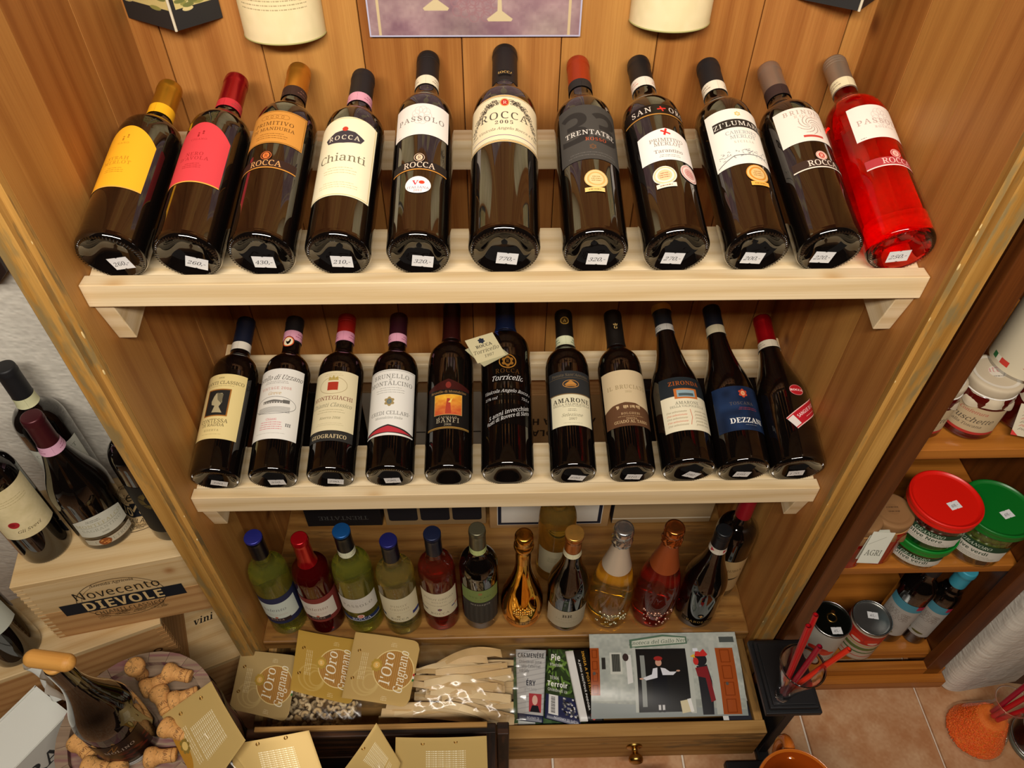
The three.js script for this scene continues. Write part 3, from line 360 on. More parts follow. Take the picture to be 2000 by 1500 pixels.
const brindisi = (k, w, h) => { bg(k, w, h, '#efe7db'); T(k, 'BRINDISI', w / 2, h * 0.14, 33, '#b09c90', 'serif', { gap: 6 }); T(k, 'ROSSO', w / 2, h * 0.27, 23, '#d8b8a8', 'serif', { gap: 8 }); for (let i = 0; i < 55; i++) { const a = i * 2.39, r = 5 + i * 0.75; ln(k, [[w / 2 + r * Math.cos(a), h * 0.52 + r * Math.sin(a)], [w / 2 + (r + 12) * Math.cos(a + 0.5), h * 0.52 + (r + 12) * Math.sin(a + 0.5)]], 'rgba(160,140,130,0.75)', 2.5); } box(k, w * 0.34, h * 0.82, w * 0.32, h * 0.06, '#c84a40'); };
bottle({ label: 'wine bottle with pale sketched label, dark strip and taupe capsule', group: G1, R: 0.0363, H: 0.306, lie: [0.355, Y1, -0.035], cap: { col: 0x9a8676, metal: 0.6, rough: 0.35, len: 0.05 }, band: { col: '#3a2a28', at: 0.046, h: 0.018, draw: (k, w, h) => T(k, '2007', w / 2, h / 2, 24, '#c8b8b0', 'serif') }, price: '220,-', pdx: -0.006, tw: 8, labels: [{ y0: 0.134, y1: 0.19, deg: 120, draw: brindisi }, ...strip(0.092, '#3a2a22', '#f0e0d0', ['#f0d8c8', '#c8584a'], '#f0e4d4')] });
bottle({ name: 'rose_bottle', label: 'clear bottle of bright red rose wine with white label and ribbed taupe cap', group: G1, R: 0.0366, H: 0.318, lie: [0.4345, Y1, 0], glass: wine(0xff3826, 0.04), cap: { col: 0x9c8b78, metal: 0.55, rough: 0.35, rings: 3, len: 0.062 }, band: { col: '#ebe0b8', at: 0.045, h: 0.016 }, price: '250,-', ptw: -0.15, pdx: 0.0, tw: 12, labels: [{ y0: 0.139, y1: 0.194, deg: 112, draw: passolo('#f1eae0', '#b8a098', 'ROSATO') }, ...strip(0.094, '#b03a40', '#f0c8c0', ['#b84048', '#f0c0b0'], '#f4e0d8')] });
// ---------------------------------------------------------------- middle row, lying
const G2 = 'bottles lying on the middle rest', Y2 = 0.637;
const cock = (k, w, h) => { bg(k, w, h, '#161210'); ell(k, w / 2, h / 2, 54, 54, '#c8442c'); ell(k, w / 2, h / 2, 46, 46, '#e8d8b8'); ring(k, w / 2, h / 2, 46, 46, '#d87a2c', 5); poly(k, [[w * 0.3, h * 0.38], [w * 0.42, h * 0.5], [w * 0.56, h * 0.46], [w * 0.62, h * 0.28], [w * 0.72, h * 0.36], [w * 0.66, h * 0.6], [w * 0.54, h * 0.74], [w * 0.46, h * 0.74], [w * 0.36, h * 0.6]], '#17120e'); };
bottle({ label: 'wine bottle with yellow cream label showing a profile portrait in a dark frame', group: G2, R: 0.0361, H: 0.286, lie: [-0.4335, Y2, 0.012], cap: { col: 0x141a2c, metal: 0.2, rough: 0.45 }, band: { col: '#d8d0c0', at: 0.05, h: 0.014, draw: (k, w, h) => { ring(k, w / 2, h / 2, 17, 17, '#b8543c', 5); ell(k, w / 2, h / 2, 6, 9, '#8c3a2c'); } }, price: '390,-', ptw: 0.4, pdx: 0.004, tw: -10, labels: [{ y0: 0.052, y1: 0.162, deg: 124, draw: (k, w, h) => { bg(k, w, h, '#dcc88a'); T(k, '2008', w * 0.5, h * 0.06, 15, '#7a6a3c', 'serif'); T(k, 'CHIANTI CLASSICO', w / 2, h * 0.14, 28, '#55482a', 'serif', {}); lines(k, w / 2, h * 0.19, w * 0.7, 1, 4, '#8a7a4a', 2); const x = w * 0.26, y = h * 0.24, W = w * 0.48, Hh = h * 0.42; box(k, x, y, W, Hh, '#9a6224'); box(k, x + 7, y + 7, W - 14, Hh - 14, '#23211e'); poly(k, [[x + W * 0.36, y + Hh * 0.86], [x + W * 0.44, y + Hh * 0.62], [x + W * 0.3, y + Hh * 0.58], [x + W * 0.27, y + Hh * 0.46], [x + W * 0.34, y + Hh * 0.28], [x + W * 0.42, y + Hh * 0.16], [x + W * 0.68, y + Hh * 0.16], [x + W * 0.72, y + Hh * 0.5], [x + W * 0.62, y + Hh * 0.66], [x + W * 0.78, y + Hh * 0.88]], '#a89c78'); poly(k, [[x + W * 0.45, y + Hh * 0.14], [x + W * 0.72, y + Hh * 0.2], [x + W * 0.7, y + Hh * 0.55], [x + W * 0.52, y + Hh * 0.4]], '#6e664e'); T(k, 'CONTESSA', w / 2, h * 0.73, 30, '#55482a', 'serif'); T(k, 'DI RADDA', w / 2, h * 0.79, 26, '#55482a', 'serif'); T(k, 'RISERVA', w / 2, h * 0.87, 17, '#8a7a4a', 'serif', { gap: 2 }); lines(k, w / 2, h * 0.93, w * 0.5, 1, 8, '#a8965c', 2); } }] });
bottle({ label: 'wine bottle with white label engraved with a villa and rooster neck seal', group: G2, R: 0.0366, H: 0.286, lie: [-0.348, Y2, -0.005], cap: { col: 0x161415, metal: 0.1, rough: 0.5, len: 0.05 }, band: { col: '#d89aae', at: 0.03, h: 0.018, ink: 'rgba(140,60,90,0.7)' }, price: '350,-', ptw: 0.0, pdx: 0.004, tw: -7, labels: [{ disc: 0.0105, y: 0.2335, name: 'rooster_seal', ang: -8, off: 0.0018, draw: cock }, { y0: 0.05, y1: 0.17, deg: 134, draw: (k, w, h) => { bg(k, w, h, '#e2dfd6'); T(k, 'Castello di Uzzano', w / 2, h * 0.13, 40, '#4a443e', 'serif', { skew: 0.4, sx: 0.86 }); lines(k, w / 2, h * 0.19, w * 0.5, 2, 10, '#8a847c', 3); T(k, 'VINTAGE 2008', w / 2, h * 0.29, 22, '#b8766a', 'serif', { gap: 2 }); T(k, 'Greve', w / 2, h * 0.36, 26, '#b8965a', 'serif', { skew: 0.3 }); ring(k, w / 2, h * 0.53, w * 0.4, h * 0.12, '#4a4a48', 2); for (let i = 0; i < 8; i++) ln(k, [[w * 0.2, h * (0.56 + i * 0.01)], [w * 0.8, h * (0.555 + i * 0.011)]], 'rgba(90,90,88,0.7)', 2); box(k, w * 0.3, h * 0.47, w * 0.4, h * 0.035, '#77746e'); for (let i = 0; i < 8; i++) box(k, w * (0.32 + i * 0.047), h * 0.485, 5, 12, '#d8d4ca'); box(k, w * 0.66, h * 0.455, w * 0.12, h * 0.05, '#66645e'); poly(k, [[w * 0.28, h * 0.47], [w * 0.5, h * 0.455], [w * 0.72, h * 0.47]], '#57544e'); T(k, 'Chianti', w / 2, h * 0.73, 17, '#c8545c', 'serif'); lines(k, w / 2, h * 0.77, w * 0.45, 4, 13, '#d07a80', 4); T(k, 'III', w * 0.8, h * 0.8, 26, '#4a4a4a', 'serif', { bold: 1 }); lines(k, w / 2, h * 0.92, w * 0.7, 1, 5, '#a8a498', 2); } }] });
bottle({ label: 'wine bottle with cream crest label, black foot strip and bright red capsule', group: G2, R: 0.0359, H: 0.29, lie: [-0.2635, Y2, 0], cap: { col: 0xa31c16, metal: 0.3, rough: 0.4, len: 0.05, rings: 2 }, band: { col: '#d28ea4', at: 0.036, h: 0.018, ink: 'rgba(140,60,90,0.7)' }, price: '290,-', ptw: 0.2, pdx: 0.006, tw: -5, labels: [{ y0: 0.063, y1: 0.165, deg: 128, draw: (k, w, h) => { bg(k, w, h, '#dccfa8'); lines(k, w / 2, h * 0.05, w * 0.4, 2, 10, '#a8966a', 2); ring(k, w / 2, h * 0.25, w * 0.27, h * 0.14, 'rgba(140,120,80,0.6)', 3); poly(k, [[w * 0.4, h * 0.16], [w * 0.42, h * 0.09], [w * 0.47, h * 0.13], [w * 0.5, h * 0.07], [w * 0.53, h * 0.13], [w * 0.58, h * 0.09], [w * 0.6, h * 0.16]], '#b09a52'); box(k, w * 0.4, h * 0.19, w * 0.2, h * 0.14, '#a8321e'); T(k, 'MONTEGIACHI', w / 2, h * 0.46, 33, '#6a2a20', 'serif'); T(k, 'Chianti Classico', w / 2, h * 0.58, 32, '#8a8468', 'serif', { skew: 0.35 }); lines(k, w / 2, h * 0.66, w * 0.6, 2, 14, '#a89c74', 3); T(k, 'Riserva 2008', w / 2, h * 0.79, 19, '#8a8060', 'serif', { skew: 0.3 }); lines(k, w / 2, h * 0.88, w * 0.6, 2, 10, '#b0a47c', 2); } }, { y0: 0.046, y1: 0.062, deg: 128, name: 'foot_strip', draw: (k, w, h) => { bg(k, w, h, '#2c2a27'); T(k, 'GEOGRAFICO', w / 2, h * 0.52, 30, '#c8b48a', 'serif', { bold: 1 }); } }] });
bottle({ label: 'wine bottle with white label ending in a red wave, plum capsule and pink band', group: G2, R: 0.0367, H: 0.29, lie: [-0.176, Y2, -0.005], cap: { col: 0x3a1420, metal: 0.3, rough: 0.4, len: 0.05 }, band: { col: '#d498ac', at: 0.042, h: 0.016, ink: 'rgba(140,60,90,0.7)' }, price: '790,-', ptw: -0.05, pdx: 0.003, tw: -3, labels: [{ y0: 0.053, y1: 0.166, deg: 132, draw: (k, w, h) => { bg(k, w, h, '#e4e1d8'); k.strokeStyle = '#9a968c'; k.lineWidth = 3; k.strokeRect(8, 8, w - 16, h - 16); T(k, 'BRUNELLO', w / 2, h * 0.11, 37, '#77756e', 'serif', { gap: 2 }); T(k, 'di', w / 2, h * 0.16, 18, '#88867e', 'serif'); T(k, 'MONTALCINO', w / 2, h * 0.22, 37, '#77756e', 'serif', { gap: 1 }); lines(k, w / 2, h * 0.29, w * 0.55, 3, 14, '#9a988e', 3); crest(k, w / 2, h * 0.5, 28, '#a08a5a', '#5c7078'); T(k, '·EREDI CELLARI·', w / 2, h * 0.67, 30, '#77756e', 'serif'); T(k, 'Montalcino Italia', w / 2, h * 0.74, 19, '#8a887e', 'serif', { skew: 0.3 }); poly(k, [[0, h * 0.95], [w * 0.2, h * 0.9], [w * 0.5, h * 0.84], [w * 0.8, h * 0.9], [w, h * 0.95], [w, h], [0, h]], '#2a2622'); poly(k, [[w * 0.05, h * 0.96], [w * 0.3, h * 0.9], [w * 0.5, h * 0.86], [w * 0.7, h * 0.9], [w * 0.95, h * 0.96], [w * 0.5, h * 0.95]], '#b8323a'); poly(k, [[0, h * 0.98], [w * 0.5, h * 0.96], [w, h * 0.98], [w, h], [0, h]], '#e4e1d8'); } }] });
bottle({ label: 'wine bottle with black label bearing a glowing orange painting and maroon capsule', group: G2, R: 0.0366, H: 0.312, lie: [-0.089, Y2, 0], cap: { col: 0x35100f, metal: 0.4, rough: 0.35, len: 0.075 }, tw: -1, labels: [{ y0: 0.062, y1: 0.148, deg: 112, top: 'pent', rough: 0.4, draw: (k, w, h) => { bg(k, w, h, '#191614'); poly(k, [[0, h * 0.16], [w / 2, 0], [w, h * 0.16], [w, h * 0.22], [0, h * 0.22]], '#3c1612'); ell(k, w / 2, h * 0.13, 15, 20, '#7a2c24'); T(k, 'Brunello di Montalcino', w / 2, h * 0.265, 19, '#b88a50', 'serif'); const x = w * 0.2, y = h * 0.32, W = w * 0.6, Hh = h * 0.4; for (let j = 0; j < 40; j++) for (let i = 0; i < 40; i++) { const n = vnoise(i / 9, j / 6, 401, 99, 99) * 0.6 + vnoise(i / 3, j / 3, 402, 99, 99) * 0.4, f = j / 40; box(k, x + i * W / 40, y + j * Hh / 40, W / 40 + 1, Hh / 40 + 1, `rgb(${214 - 40 * f + 30 * n | 0},${140 - 90 * f + 60 * n | 0},${40 + 20 * n | 0})`); } poly(k, [[x + W * 0.46, y + Hh * 0.2], [x + W * 0.56, y + Hh * 0.2], [x + W * 0.62, y + Hh * 0.95], [x + W * 0.4, y + Hh * 0.95]], '#a8402c'); poly(k, [[x + W * 0.5, y + Hh * 0.4], [x + W * 0.66, y + Hh * 0.16], [x + W * 0.6, y + Hh * 0.42]], '#e8c860'); k.strokeStyle = '#b8985a'; k.lineWidth = 3; k.strokeRect(x, y, W, Hh); T(k, 'CASTELLO', w / 2, h * 0.77, 17, '#b8a88a', 'serif', { gap: 2 }); T(k, 'BANFI', w / 2, h * 0.83, 38, '#b0a488', 'serif', { gap: 3 }); T(k, '2008', w / 2, h * 0.91, 18, '#b0a488', 'serif'); box(k, 0, h * 0.955, w, 5, '#a8803c'); box(k, 0, h * 0.98, w, 3, '#a8803c'); } }] });
{
  const script = (s, px, o = {}) => (k, w, h) => { bg(k, w, h, '#0b0807'); T(k, s, w / 2, h / 2, px, '#dcdad6', 'serif', { skew: 0.4, ...o }); };
  const b = bottle({ name: 'magnum_bottle', label: 'large black bottle with white script lettering, blue capsule and hanging tag', group: G2, R: 0.04, H: 0.335, n: 0.0158, lie: [-0.001, Y2, 0.005], cap: { col: 0x16264a, metal: 0.35, rough: 0.35, len: 0.085 }, tw: 3, labels: [
    { y0: 0.152, y1: 0.187, deg: 66, name: 'printed_crest', rough: 0.2, draw: (k, w, h) => { bg(k, w, h, '#0b0807'); crest(k, w * 0.5, h * 0.36, 34, '#8a5c22', '#0b0807'); ring(k, w * 0.5, h * 0.36, 46, 42, '#a8722c', 6); T(k, 'ROCCA', w / 2, h * 0.84, 38, '#5c3c18', 'serif', { gap: 3 }); } },
    { y0: 0.139, y1: 0.151, deg: 70, name: 'printed_name', rough: 0.15, draw: script('Torricello', 40) }, { y0: 0.117, y1: 0.127, deg: 112, name: 'printed_line', rough: 0.15, draw: script('Casa Vinicola Angelo Rocca e Figli', 26) }, { y0: 0.107, y1: 0.115, deg: 110, name: 'printed_line', rough: 0.15, draw: (k, w, h) => { bg(k, w, h, '#0b0807'); T(k, '15% vol', w * 0.14, h / 2, 22, '#cfcdc9', 'serif', { skew: 0.3 }); T(k, '75cl e', w * 0.88, h / 2, 22, '#cfcdc9', 'serif', { skew: 0.3 }); } },
    { y0: 0.066, y1: 0.1, deg: 104, name: 'printed_line', rough: 0.15, draw: (k, w, h) => { bg(k, w, h, '#0b0807'); T(k, '5 anni invecchiato', w * 0.55, h * 0.36, 30, '#dcdad6', 'serif', { skew: 0.4, rot: -0.3 }); T(k, 'in fusti di Rovere di Slavonia', w * 0.52, h * 0.62, 29, '#dcdad6', 'serif', { skew: 0.4, rot: -0.3, sx: 0.84 }); } }] });
  // folded tag on a blue cord
  const a = art(170, 170, (k, w, h) => { bg(k, w, h, '#cfc59c'); crest(k, w / 2, h * 0.2, 19, '#242a3a', '#242a3a'); T(k, 'ROCCA', w / 2, h * 0.4, 27, '#3a352c', 'serif', { bold: 1 }); T(k, 'Torricello', w / 2, h * 0.6, 33, '#57503f', 'serif', { skew: 0.4 }); T(k, '1997', w / 2, h * 0.82, 26, '#57503f', 'serif', { skew: 0.3 }); });
  const tg = new THREE.Group(); tg.name = 'hang_tag'; b.add(tg); tg.position.set(-0.029, 0.193, 0.052); tg.rotation.set(-0.25, 0, 0.42);
  mesh('tag_front', remap(new THREE.BoxGeometry(0.047, 0.05, 0.0006), a), artMat(a, 0.6), tg, [-0.004, 0, 0], [0.1, 0, 0.0]); mesh('tag_back', new THREE.BoxGeometry(0.047, 0.05, 0.0006), std(0xb9b48e, 0.6), tg, [-0.004, -0.006, -0.004], [-0.06, 0, 0.22]);
  const cv = new THREE.CatmullRomCurve3([V(-0.012, 0.216, 0.05), V(-0.016, 0.236, 0.03), V(0.0, 0.24, 0.0185), V(0.017, 0.24, 0.006), V(0.0, 0.24, -0.019), V(-0.018, 0.239, 0.004), V(-0.014, 0.23, 0.034), V(-0.012, 0.216, 0.051)]);
  mesh('cord', new THREE.TubeGeometry(cv, 60, 0.0008, 6), std(0x1c2f7a, 0.6), b);
}
bottle({ label: 'wine bottle with charcoal upper and cream lower label under gold roundel capsule', group: G2, R: 0.0354, H: 0.294, lie: [0.097, Y2, 0.005], cap: { col: 0x171512, metal: 0.2, rough: 0.4, len: 0.054, mark: (k, w, h) => { bg(k, w, h, '#b08a3c'); ell(k, w / 2, h / 2, 26, 26, '#4a3614'); T(k, 'A', w / 2, h / 2, 34, '#d8b45c', 'serif'); }, markY: 0.45 }, band: { col: '#cfd2ae', at: 0.054, h: 0.018, ink: 'rgba(70,90,60,0.8)' }, price: '690,-', ptw: 0.25, pdx: 0.006, tw: 2, labels: [{ y0: 0.066, y1: 0.161, deg: 122, draw: (k, w, h) => { bg(k, w, h, '#2b2c2d'); T(k, "Tenuta Sant'Antonio", w / 2, h * 0.08, 23, '#7a684c', 'serif', { skew: 0.2 }); ln(k, [[0, h * 0.13], [w, h * 0.13]], '#5c4c34', 3); ring(k, w / 2, h * 0.25, 44, 24, '#b8803c', 4); poly(k, [[w / 2 - 36, h * 0.26], [w / 2, h * 0.18], [w / 2 + 36, h * 0.26]], '#b8803c'); box(k, w / 2 - 30, h * 0.26, 60, 12, '#a06c30'); box(k, 0, h * 0.425, w, 4, '#8a6a3c'); box(k, w * 0.04, h * 0.44, w * 0.92, h * 0.56, '#ddd5b4'); T(k, 'AMARONE', w / 2, h * 0.55, 38, '#3a352a', 'serif', { bold: 1, gap: 2 }); T(k, 'DELLA VALPOLICELLA', w / 2, h * 0.62, 20, '#5a5444', 'serif'); lines(k, w / 2, h * 0.66, w * 0.5, 1, 5, '#8a8468', 3); lines(k, w / 2, h * 0.71, w * 0.2, 2, 9, '#7a745c', 3); T(k, 'Selezione', w / 2, h * 0.81, 26, '#8a8468', 'serif', { skew: 0.4 }); T(k, '2007', w / 2, h * 0.88, 20, '#6a644c', 'serif'); lines(k, w / 2, h * 0.95, w * 0.5, 1, 4, '#9a9478', 2); } }] });
bottle({ label: 'wine bottle with beige label over a brown hill line and black capsule', group: G2, R: 0.0355, H: 0.292, lie: [0.1855, Y2, -0.015], cap: { col: 0x15120f, metal: 0.2, rough: 0.45, len: 0.07, mark: (k, w, h) => { bg(k, w, h, '#15120f'); T(k, 'G', w / 2, h * 0.62, 40, '#c8a868', 'serif', { bold: 1 }); poly(k, [[18, 24], [20, 8], [28, 18], [35, 4], [42, 18], [50, 8], [52, 24]], '#c8a868'); }, markY: 0.5 }, price: '310,-', ptw: 0.1, pdx: 0.003, tw: 4, labels: [{ y0: 0.064, y1: 0.161, deg: 142, draw: (k, w, h) => { bg(k, w, h, '#cbb690'); T(k, 'IL BRUCIATO', w / 2, h * 0.31, 33, '#8f7c56', 'serif', { gap: 3 }); T(k, '2010', w / 2, h * 0.4, 16, '#9c8a64', 'serif'); poly(k, [[0, h * 0.7], [w * 0.2, h * 0.62], [w * 0.42, h * 0.585], [w * 0.6, h * 0.6], [w * 0.7, h * 0.64], [w, h * 0.7], [w, h], [0, h]], '#5f3f28'); for (let i = 0; i < 26; i++) { const x = w * (0.25 + 0.45 * hash(i, 1, 51)); box(k, x, h * 0.64, 4, 8 + 14 * hash(i, 2, 51), '#c8ac80'); } T(k, 'BOLGHERI', w / 2, h * 0.78, 18, '#c8ac80', 'serif', { gap: 2 }); lines(k, w / 2, h * 0.83, w * 0.6, 1, 4, '#b09468', 3); T(k, 'TENUTA', w / 2, h * 0.87, 15, '#c8ac80', 'serif'); T(k, 'GUADO AL TASSO', w / 2, h * 0.92, 23, '#d8bc8c', 'serif'); } }] });
bottle({ label: 'sloping-shoulder bottle with cream handwritten label below a dark orange titled band', group: G2, shape: 'burgundy', R: 0.0409, H: 0.3, lie: [0.2695, Y2, -0.02], cap: { col: 0x20262c, metal: 0.3, rough: 0.4, len: 0.045, top: 0xd9b65c, topLen: 0.013, lipR: 0.0162 }, band: { col: '#b9b7ae', at: 0.042, h: 0.012, ink: 'rgba(70,80,90,0.8)' }, price: '590,-', ptw: 0.5, pdx: 0.006, tw: 6, labels: [{ y0: 0.05, y1: 0.142, deg: 116, draw: (k, w, h) => { bg(k, w, h, '#20262a'); T(k, 'ZIRONDA', w / 2, h * 0.13, 36, '#a8521c', 'serif', { bold: 1, gap: 1 }); box(k, 0, h * 0.37, w, h * 0.63, '#e2d9bc'); box(k, w * 0.28, h * 0.23, w * 0.44, h * 0.19, '#c06a2c'); box(k, w * 0.33, h * 0.26, w * 0.34, h * 0.13, '#8aa4ac'); box(k, w * 0.36, h * 0.32, w * 0.28, h * 0.05, '#4a5a5c'); T(k, 'AMARONE', w / 2, h * 0.5, 25, '#6a6a58', 'serif', { gap: 1 }); T(k, 'DELLA VALPOLICELLA', w / 2, h * 0.56, 18, '#6a6a58', 'serif'); for (let i = 0; i < 5; i++) { T(k, 'Uve selezionate', w * 0.27, h * (0.65 + i * 0.06), 15, i % 2 ? '#c86a4a' : '#8a7a58', 'serif', { skew: 0.4 }); T(k, 'passite nelle', w * 0.75, h * (0.65 + i * 0.06), 15, '#8a7a58', 'serif', { skew: 0.4 }); } ln(k, [[w * 0.52, h * 0.62], [w * 0.54, h * 0.76], [w * 0.5, h * 0.9]], '#c86a4a', 3); } }] });
bottle({ label: 'sloping-shoulder bottle with dark navy label, white lettering and red crest', group: G2, shape: 'burgundy', R: 0.0398, H: 0.298, lie: [0.352, Y2, -0.01], cap: { col: 0x131a26, metal: 0.25, rough: 0.45, len: 0.044 }, band: { col: '#b4aa8c', at: 0.042, h: 0.016, draw: (k, w, h) => { box(k, w * 0.38, 3, w * 0.24, h - 6, '#2a2824'); T(k, 'DOCG', w / 2, h / 2, 24, '#c8bea0', 'serif'); } }, price: '350,-', ptw: 0.1, pdx: 0.0, tw: 6, labels: [{ y0: 0.05, y1: 0.125, deg: 126, rough: 0.4, draw: (k, w, h) => { for (let j = 0; j < h; j += 5) for (let i = 0; i < w; i += 5) { const n = vnoise(i / 40, j / 40, 421, 99, 99); box(k, i, j, 5, 5, `rgb(${18 + 14 * n | 0},${30 + 22 * n | 0},${52 + 34 * n | 0})`); } crest(k, w * 0.55, h * 0.17, 26, '#b8442c', '#d8a878'); T(k, 'TOSCANA', w * 0.5, h * 0.4, 26, '#6a5c50', 'serif', { gap: 2 }); lines(k, w * 0.6, h * 0.5, w * 0.4, 2, 10, '#a8323a', 3); T(k, 'DEZZANI', w * 0.55, h * 0.78, 42, '#e8e6e0', 'serif', { bold: 1 }); lines(k, w * 0.6, h * 0.88, w * 0.3, 1, 4, '#a8a8a8', 2); } }] });
bottle({ label: 'sloping-shoulder bottle with red diagonal ribbon label and shiny red foil neck', group: G2, shape: 'burgundy', R: 0.0408, H: 0.276, lie: [0.4335, Y2, -0.01], cap: { col: 0xa80f18, metal: 0.65, rough: 0.22, len: 0.055 }, band: { col: '#c4b9a2', at: 0.052, h: 0.014 }, price: '170,-', ptw: -0.15, pdx: 0.0, tw: 10, labels: [{ disc: 0.0118, sq: 0.8, y: 0.116, name: 'oval_label', ang: 14, draw: (k, w, h) => { bg(k, w, h, '#a81c24'); ring(k, w / 2, h / 2, 56, 56, '#d8a8a0', 3); T(k, 'ROCCA', w / 2, h / 2, 30, '#f0e4e0', 'serif', { bold: 1 }); } }] });
{ // the diagonal ribbon of the last bottle, wrapped on the glass
  const b = scene.children[scene.children.length - 1], R = 0.0408, prof = SHAPE.burgundy(R, 0.276, 0.0142), a = art(300, 90, (k, w, h) => { bg(k, w, h, '#b01c28'); box(k, 0, 0, w, 6, '#e8b8b0'); box(k, 0, h - 6, w, 6, '#e8b8b0'); box(k, 0, 12, 44, h - 24, '#d8cfc8'); T(k, 'SANGUE DI GIUDA', w * 0.58, h * 0.4, 28, '#f4ece8', 'sans-serif'); lines(k, w * 0.55, h * 0.72, w * 0.5, 1, 4, '#e8a8a0', 4); });
  const pos = [], uv = [], idx = [], n = 24, m = 4;
  for (let j = 0; j <= m; j++) for (let i = 0; i <= n; i++) { const s = i / n, t = j / m, L = (s - 0.5) * 0.078, Wd = (t - 0.5) * 0.023, c = Math.cos(0.62), d = Math.sin(0.62), dx = L * c - Wd * d + 0.012, dy = L * d + Wd * c + 0.082, r = profAt(prof, dy) + 0.0006, an = dx / r + D(14); pos.push(r * Math.sin(an), dy, r * Math.cos(an)); uv.push(s, t); }
  for (let j = 0; j < m; j++) for (let i = 0; i < n; i++) { const q = j * (n + 1) + i; idx.push(q, q + 1, q + n + 2, q, q + n + 2, q + n + 1); }
  const g = new THREE.BufferGeometry(); g.setAttribute('position', new THREE.Float32BufferAttribute(pos, 3)); g.setAttribute('uv', new THREE.Float32BufferAttribute(uv, 2)); g.setIndex(idx); g.computeVertexNormals(); mesh('ribbon_label', remap(g, a), artMat(a, 0.4), b);
}
// ---------------------------------------------------------------- lower row, standing on the bottom board
const G3 = 'bottles standing on the bottom board', Y3 = 0.1735;
const white1 = wine(0xeef07c, 0.1, 0xdce070, 0.94), white2 = wine(0xf4ec9c, 0.11, 0xe4dc90, 0.94), roseR = wine(0xe05030, 0.05, 0xd85a3c, 0.93), gold1 = wine(0xf6e07c, 0.1, 0xecd070, 0.94);
const screw = (c, top) => ({ col: c, metal: 0.45, rough: 0.32, len: 0.055, top, topLen: 0.005 });
const salento = (edge, c, ink) => (k, w, h) => { bg(k, w, h, edge); box(k, 8, h * 0.2, w - 60, h * 0.62, c); T(k, 'Salento', w * 0.42, h * 0.45, 46, ink, 'serif', { skew: 0.2 }); lines(k, w * 0.45, h * 0.62, w * 0.4, 2, 13, '#b89a94', 3); box(k, w * 0.16, h * 0.78, w * 0.5, h * 0.12, '#2a2024'); T(k, 'ROCCA', w * 0.41, h * 0.84, 24, '#d8b8a8', 'serif', { gap: 3 }); ell(k, w * 0.41, h * 0.745, 11, 11, '#b8604a'); };
bottle({ label: 'green-yellow white wine bottle with navy edged pale label and violet-blue cap', group: G3, R: 0.0345, H: 0.3, pos: [-0.43, Y3, -0.688], glass: white1, ry: 0.2, cap: screw(0x11131c, 0x2c2f86), labels: [{ y0: 0.05, y1: 0.145, deg: 170, draw: salento('#242a4a', '#c8d2c8', '#7a8080') }] });
bottle({ label: 'dark cherry rose bottle with white label and shiny red capsule', group: G3, R: 0.0345, H: 0.292, pos: [-0.3545, Y3, -0.689], glass: wine(0xa81418, 0.035, 0x8a1418, 0.85), ry: 0.2, cap: { col: 0xa81018, metal: 0.55, rough: 0.22, len: 0.075 }, labels: [{ y0: 0.052, y1: 0.14, deg: 150, draw: salento('#7a2f2c', '#d6cec2', '#9a8478') }] });
bottle({ label: 'green-yellow white wine bottle with off-white label, blue strip and blue cap', group: G3, R: 0.0355, H: 0.315, pos: [-0.2795, Y3, -0.688], glass: white1, ry: 0.12, cap: screw(0x10161f, 0x14508e), band: { col: '#d8d8b8', at: 0.05, h: 0.016 }, labels: [{ y0: 0.088, y1: 0.14, deg: 130, draw: passolo('#d2cec4', '#7c7a70') }, ...strip(0.056, '#1f2f58', '#d8d8e0', ['#e0d8d0', '#c8543c'], '#c8ccd8', 130)] });
bottle({ label: 'pale straw white wine bottle with cream label and dark violet cap', group: G3, R: 0.035, H: 0.292, pos: [-0.203, Y3, -0.682], glass: white2, ry: 0.1, cap: screw(0x15182a, 0x22246a), labels: [{ y0: 0.06, y1: 0.148, deg: 140, draw: (k, w, h) => { bg(k, w, h, '#d9cfae'); T(k, 'PINOT', w * 0.5, h * 0.32, 34, '#a89a7a', 'serif', { gap: 2 }); T(k, 'GRIGIO', w * 0.5, h * 0.46, 34, '#a89a7a', 'serif', { gap: 2 }); lines(k, w / 2, h * 0.6, w * 0.6, 1, 5, '#b8ac88', 3); box(k, 0, h * 0.78, w * 0.14, h * 0.1, '#1c2244'); box(k, w * 0.78, h * 0.72, w * 0.22, h * 0.12, '#2a3474'); crest(k, w * 0.45, h * 0.76, 12, '#8a7a50', '#d9cfae'); T(k, 'ROCCA', w * 0.47, h * 0.88, 32, '#6a624c', 'serif', { gap: 4 }); } }] });
bottle({ label: 'amber-red rosato bottle with cream label and blue-black cap', group: G3, R: 0.0342, H: 0.3, pos: [-0.1285, Y3, -0.689], glass: roseR, ry: 0.05, cap: screw(0x14182a, 0x1c2440), labels: [{ y0: 0.062, y1: 0.15, deg: 134, draw: (k, w, h) => { bg(k, w, h, '#dbcfae'); T(k, 'PINOT GRIGIO', w * 0.5, h * 0.25, 31, '#9a8c70', 'serif'); T(k, 'ROSATO', w * 0.5, h * 0.38, 23, '#a8987a', 'serif', { gap: 2 }); T(k, 'Indicazione Geografica Tipica', w / 2, h * 0.52, 15, '#8a7c60', 'serif', { skew: 0.3 }); crest(k, w * 0.5, h * 0.69, 15, '#2a2f54', '#c86a4a'); T(k, 'ROCCA', w * 0.5, h * 0.86, 34, '#7a6c54', 'serif', { gap: 4 }); box(k, 0, h * 0.74, w * 0.2, 12, '#3a2a28'); box(k, w * 0.8, h * 0.68, w * 0.1, 14, '#2a3068'); box(k, w * 0.9, h * 0.66, w * 0.1, 14, '#b8442c'); } }] });
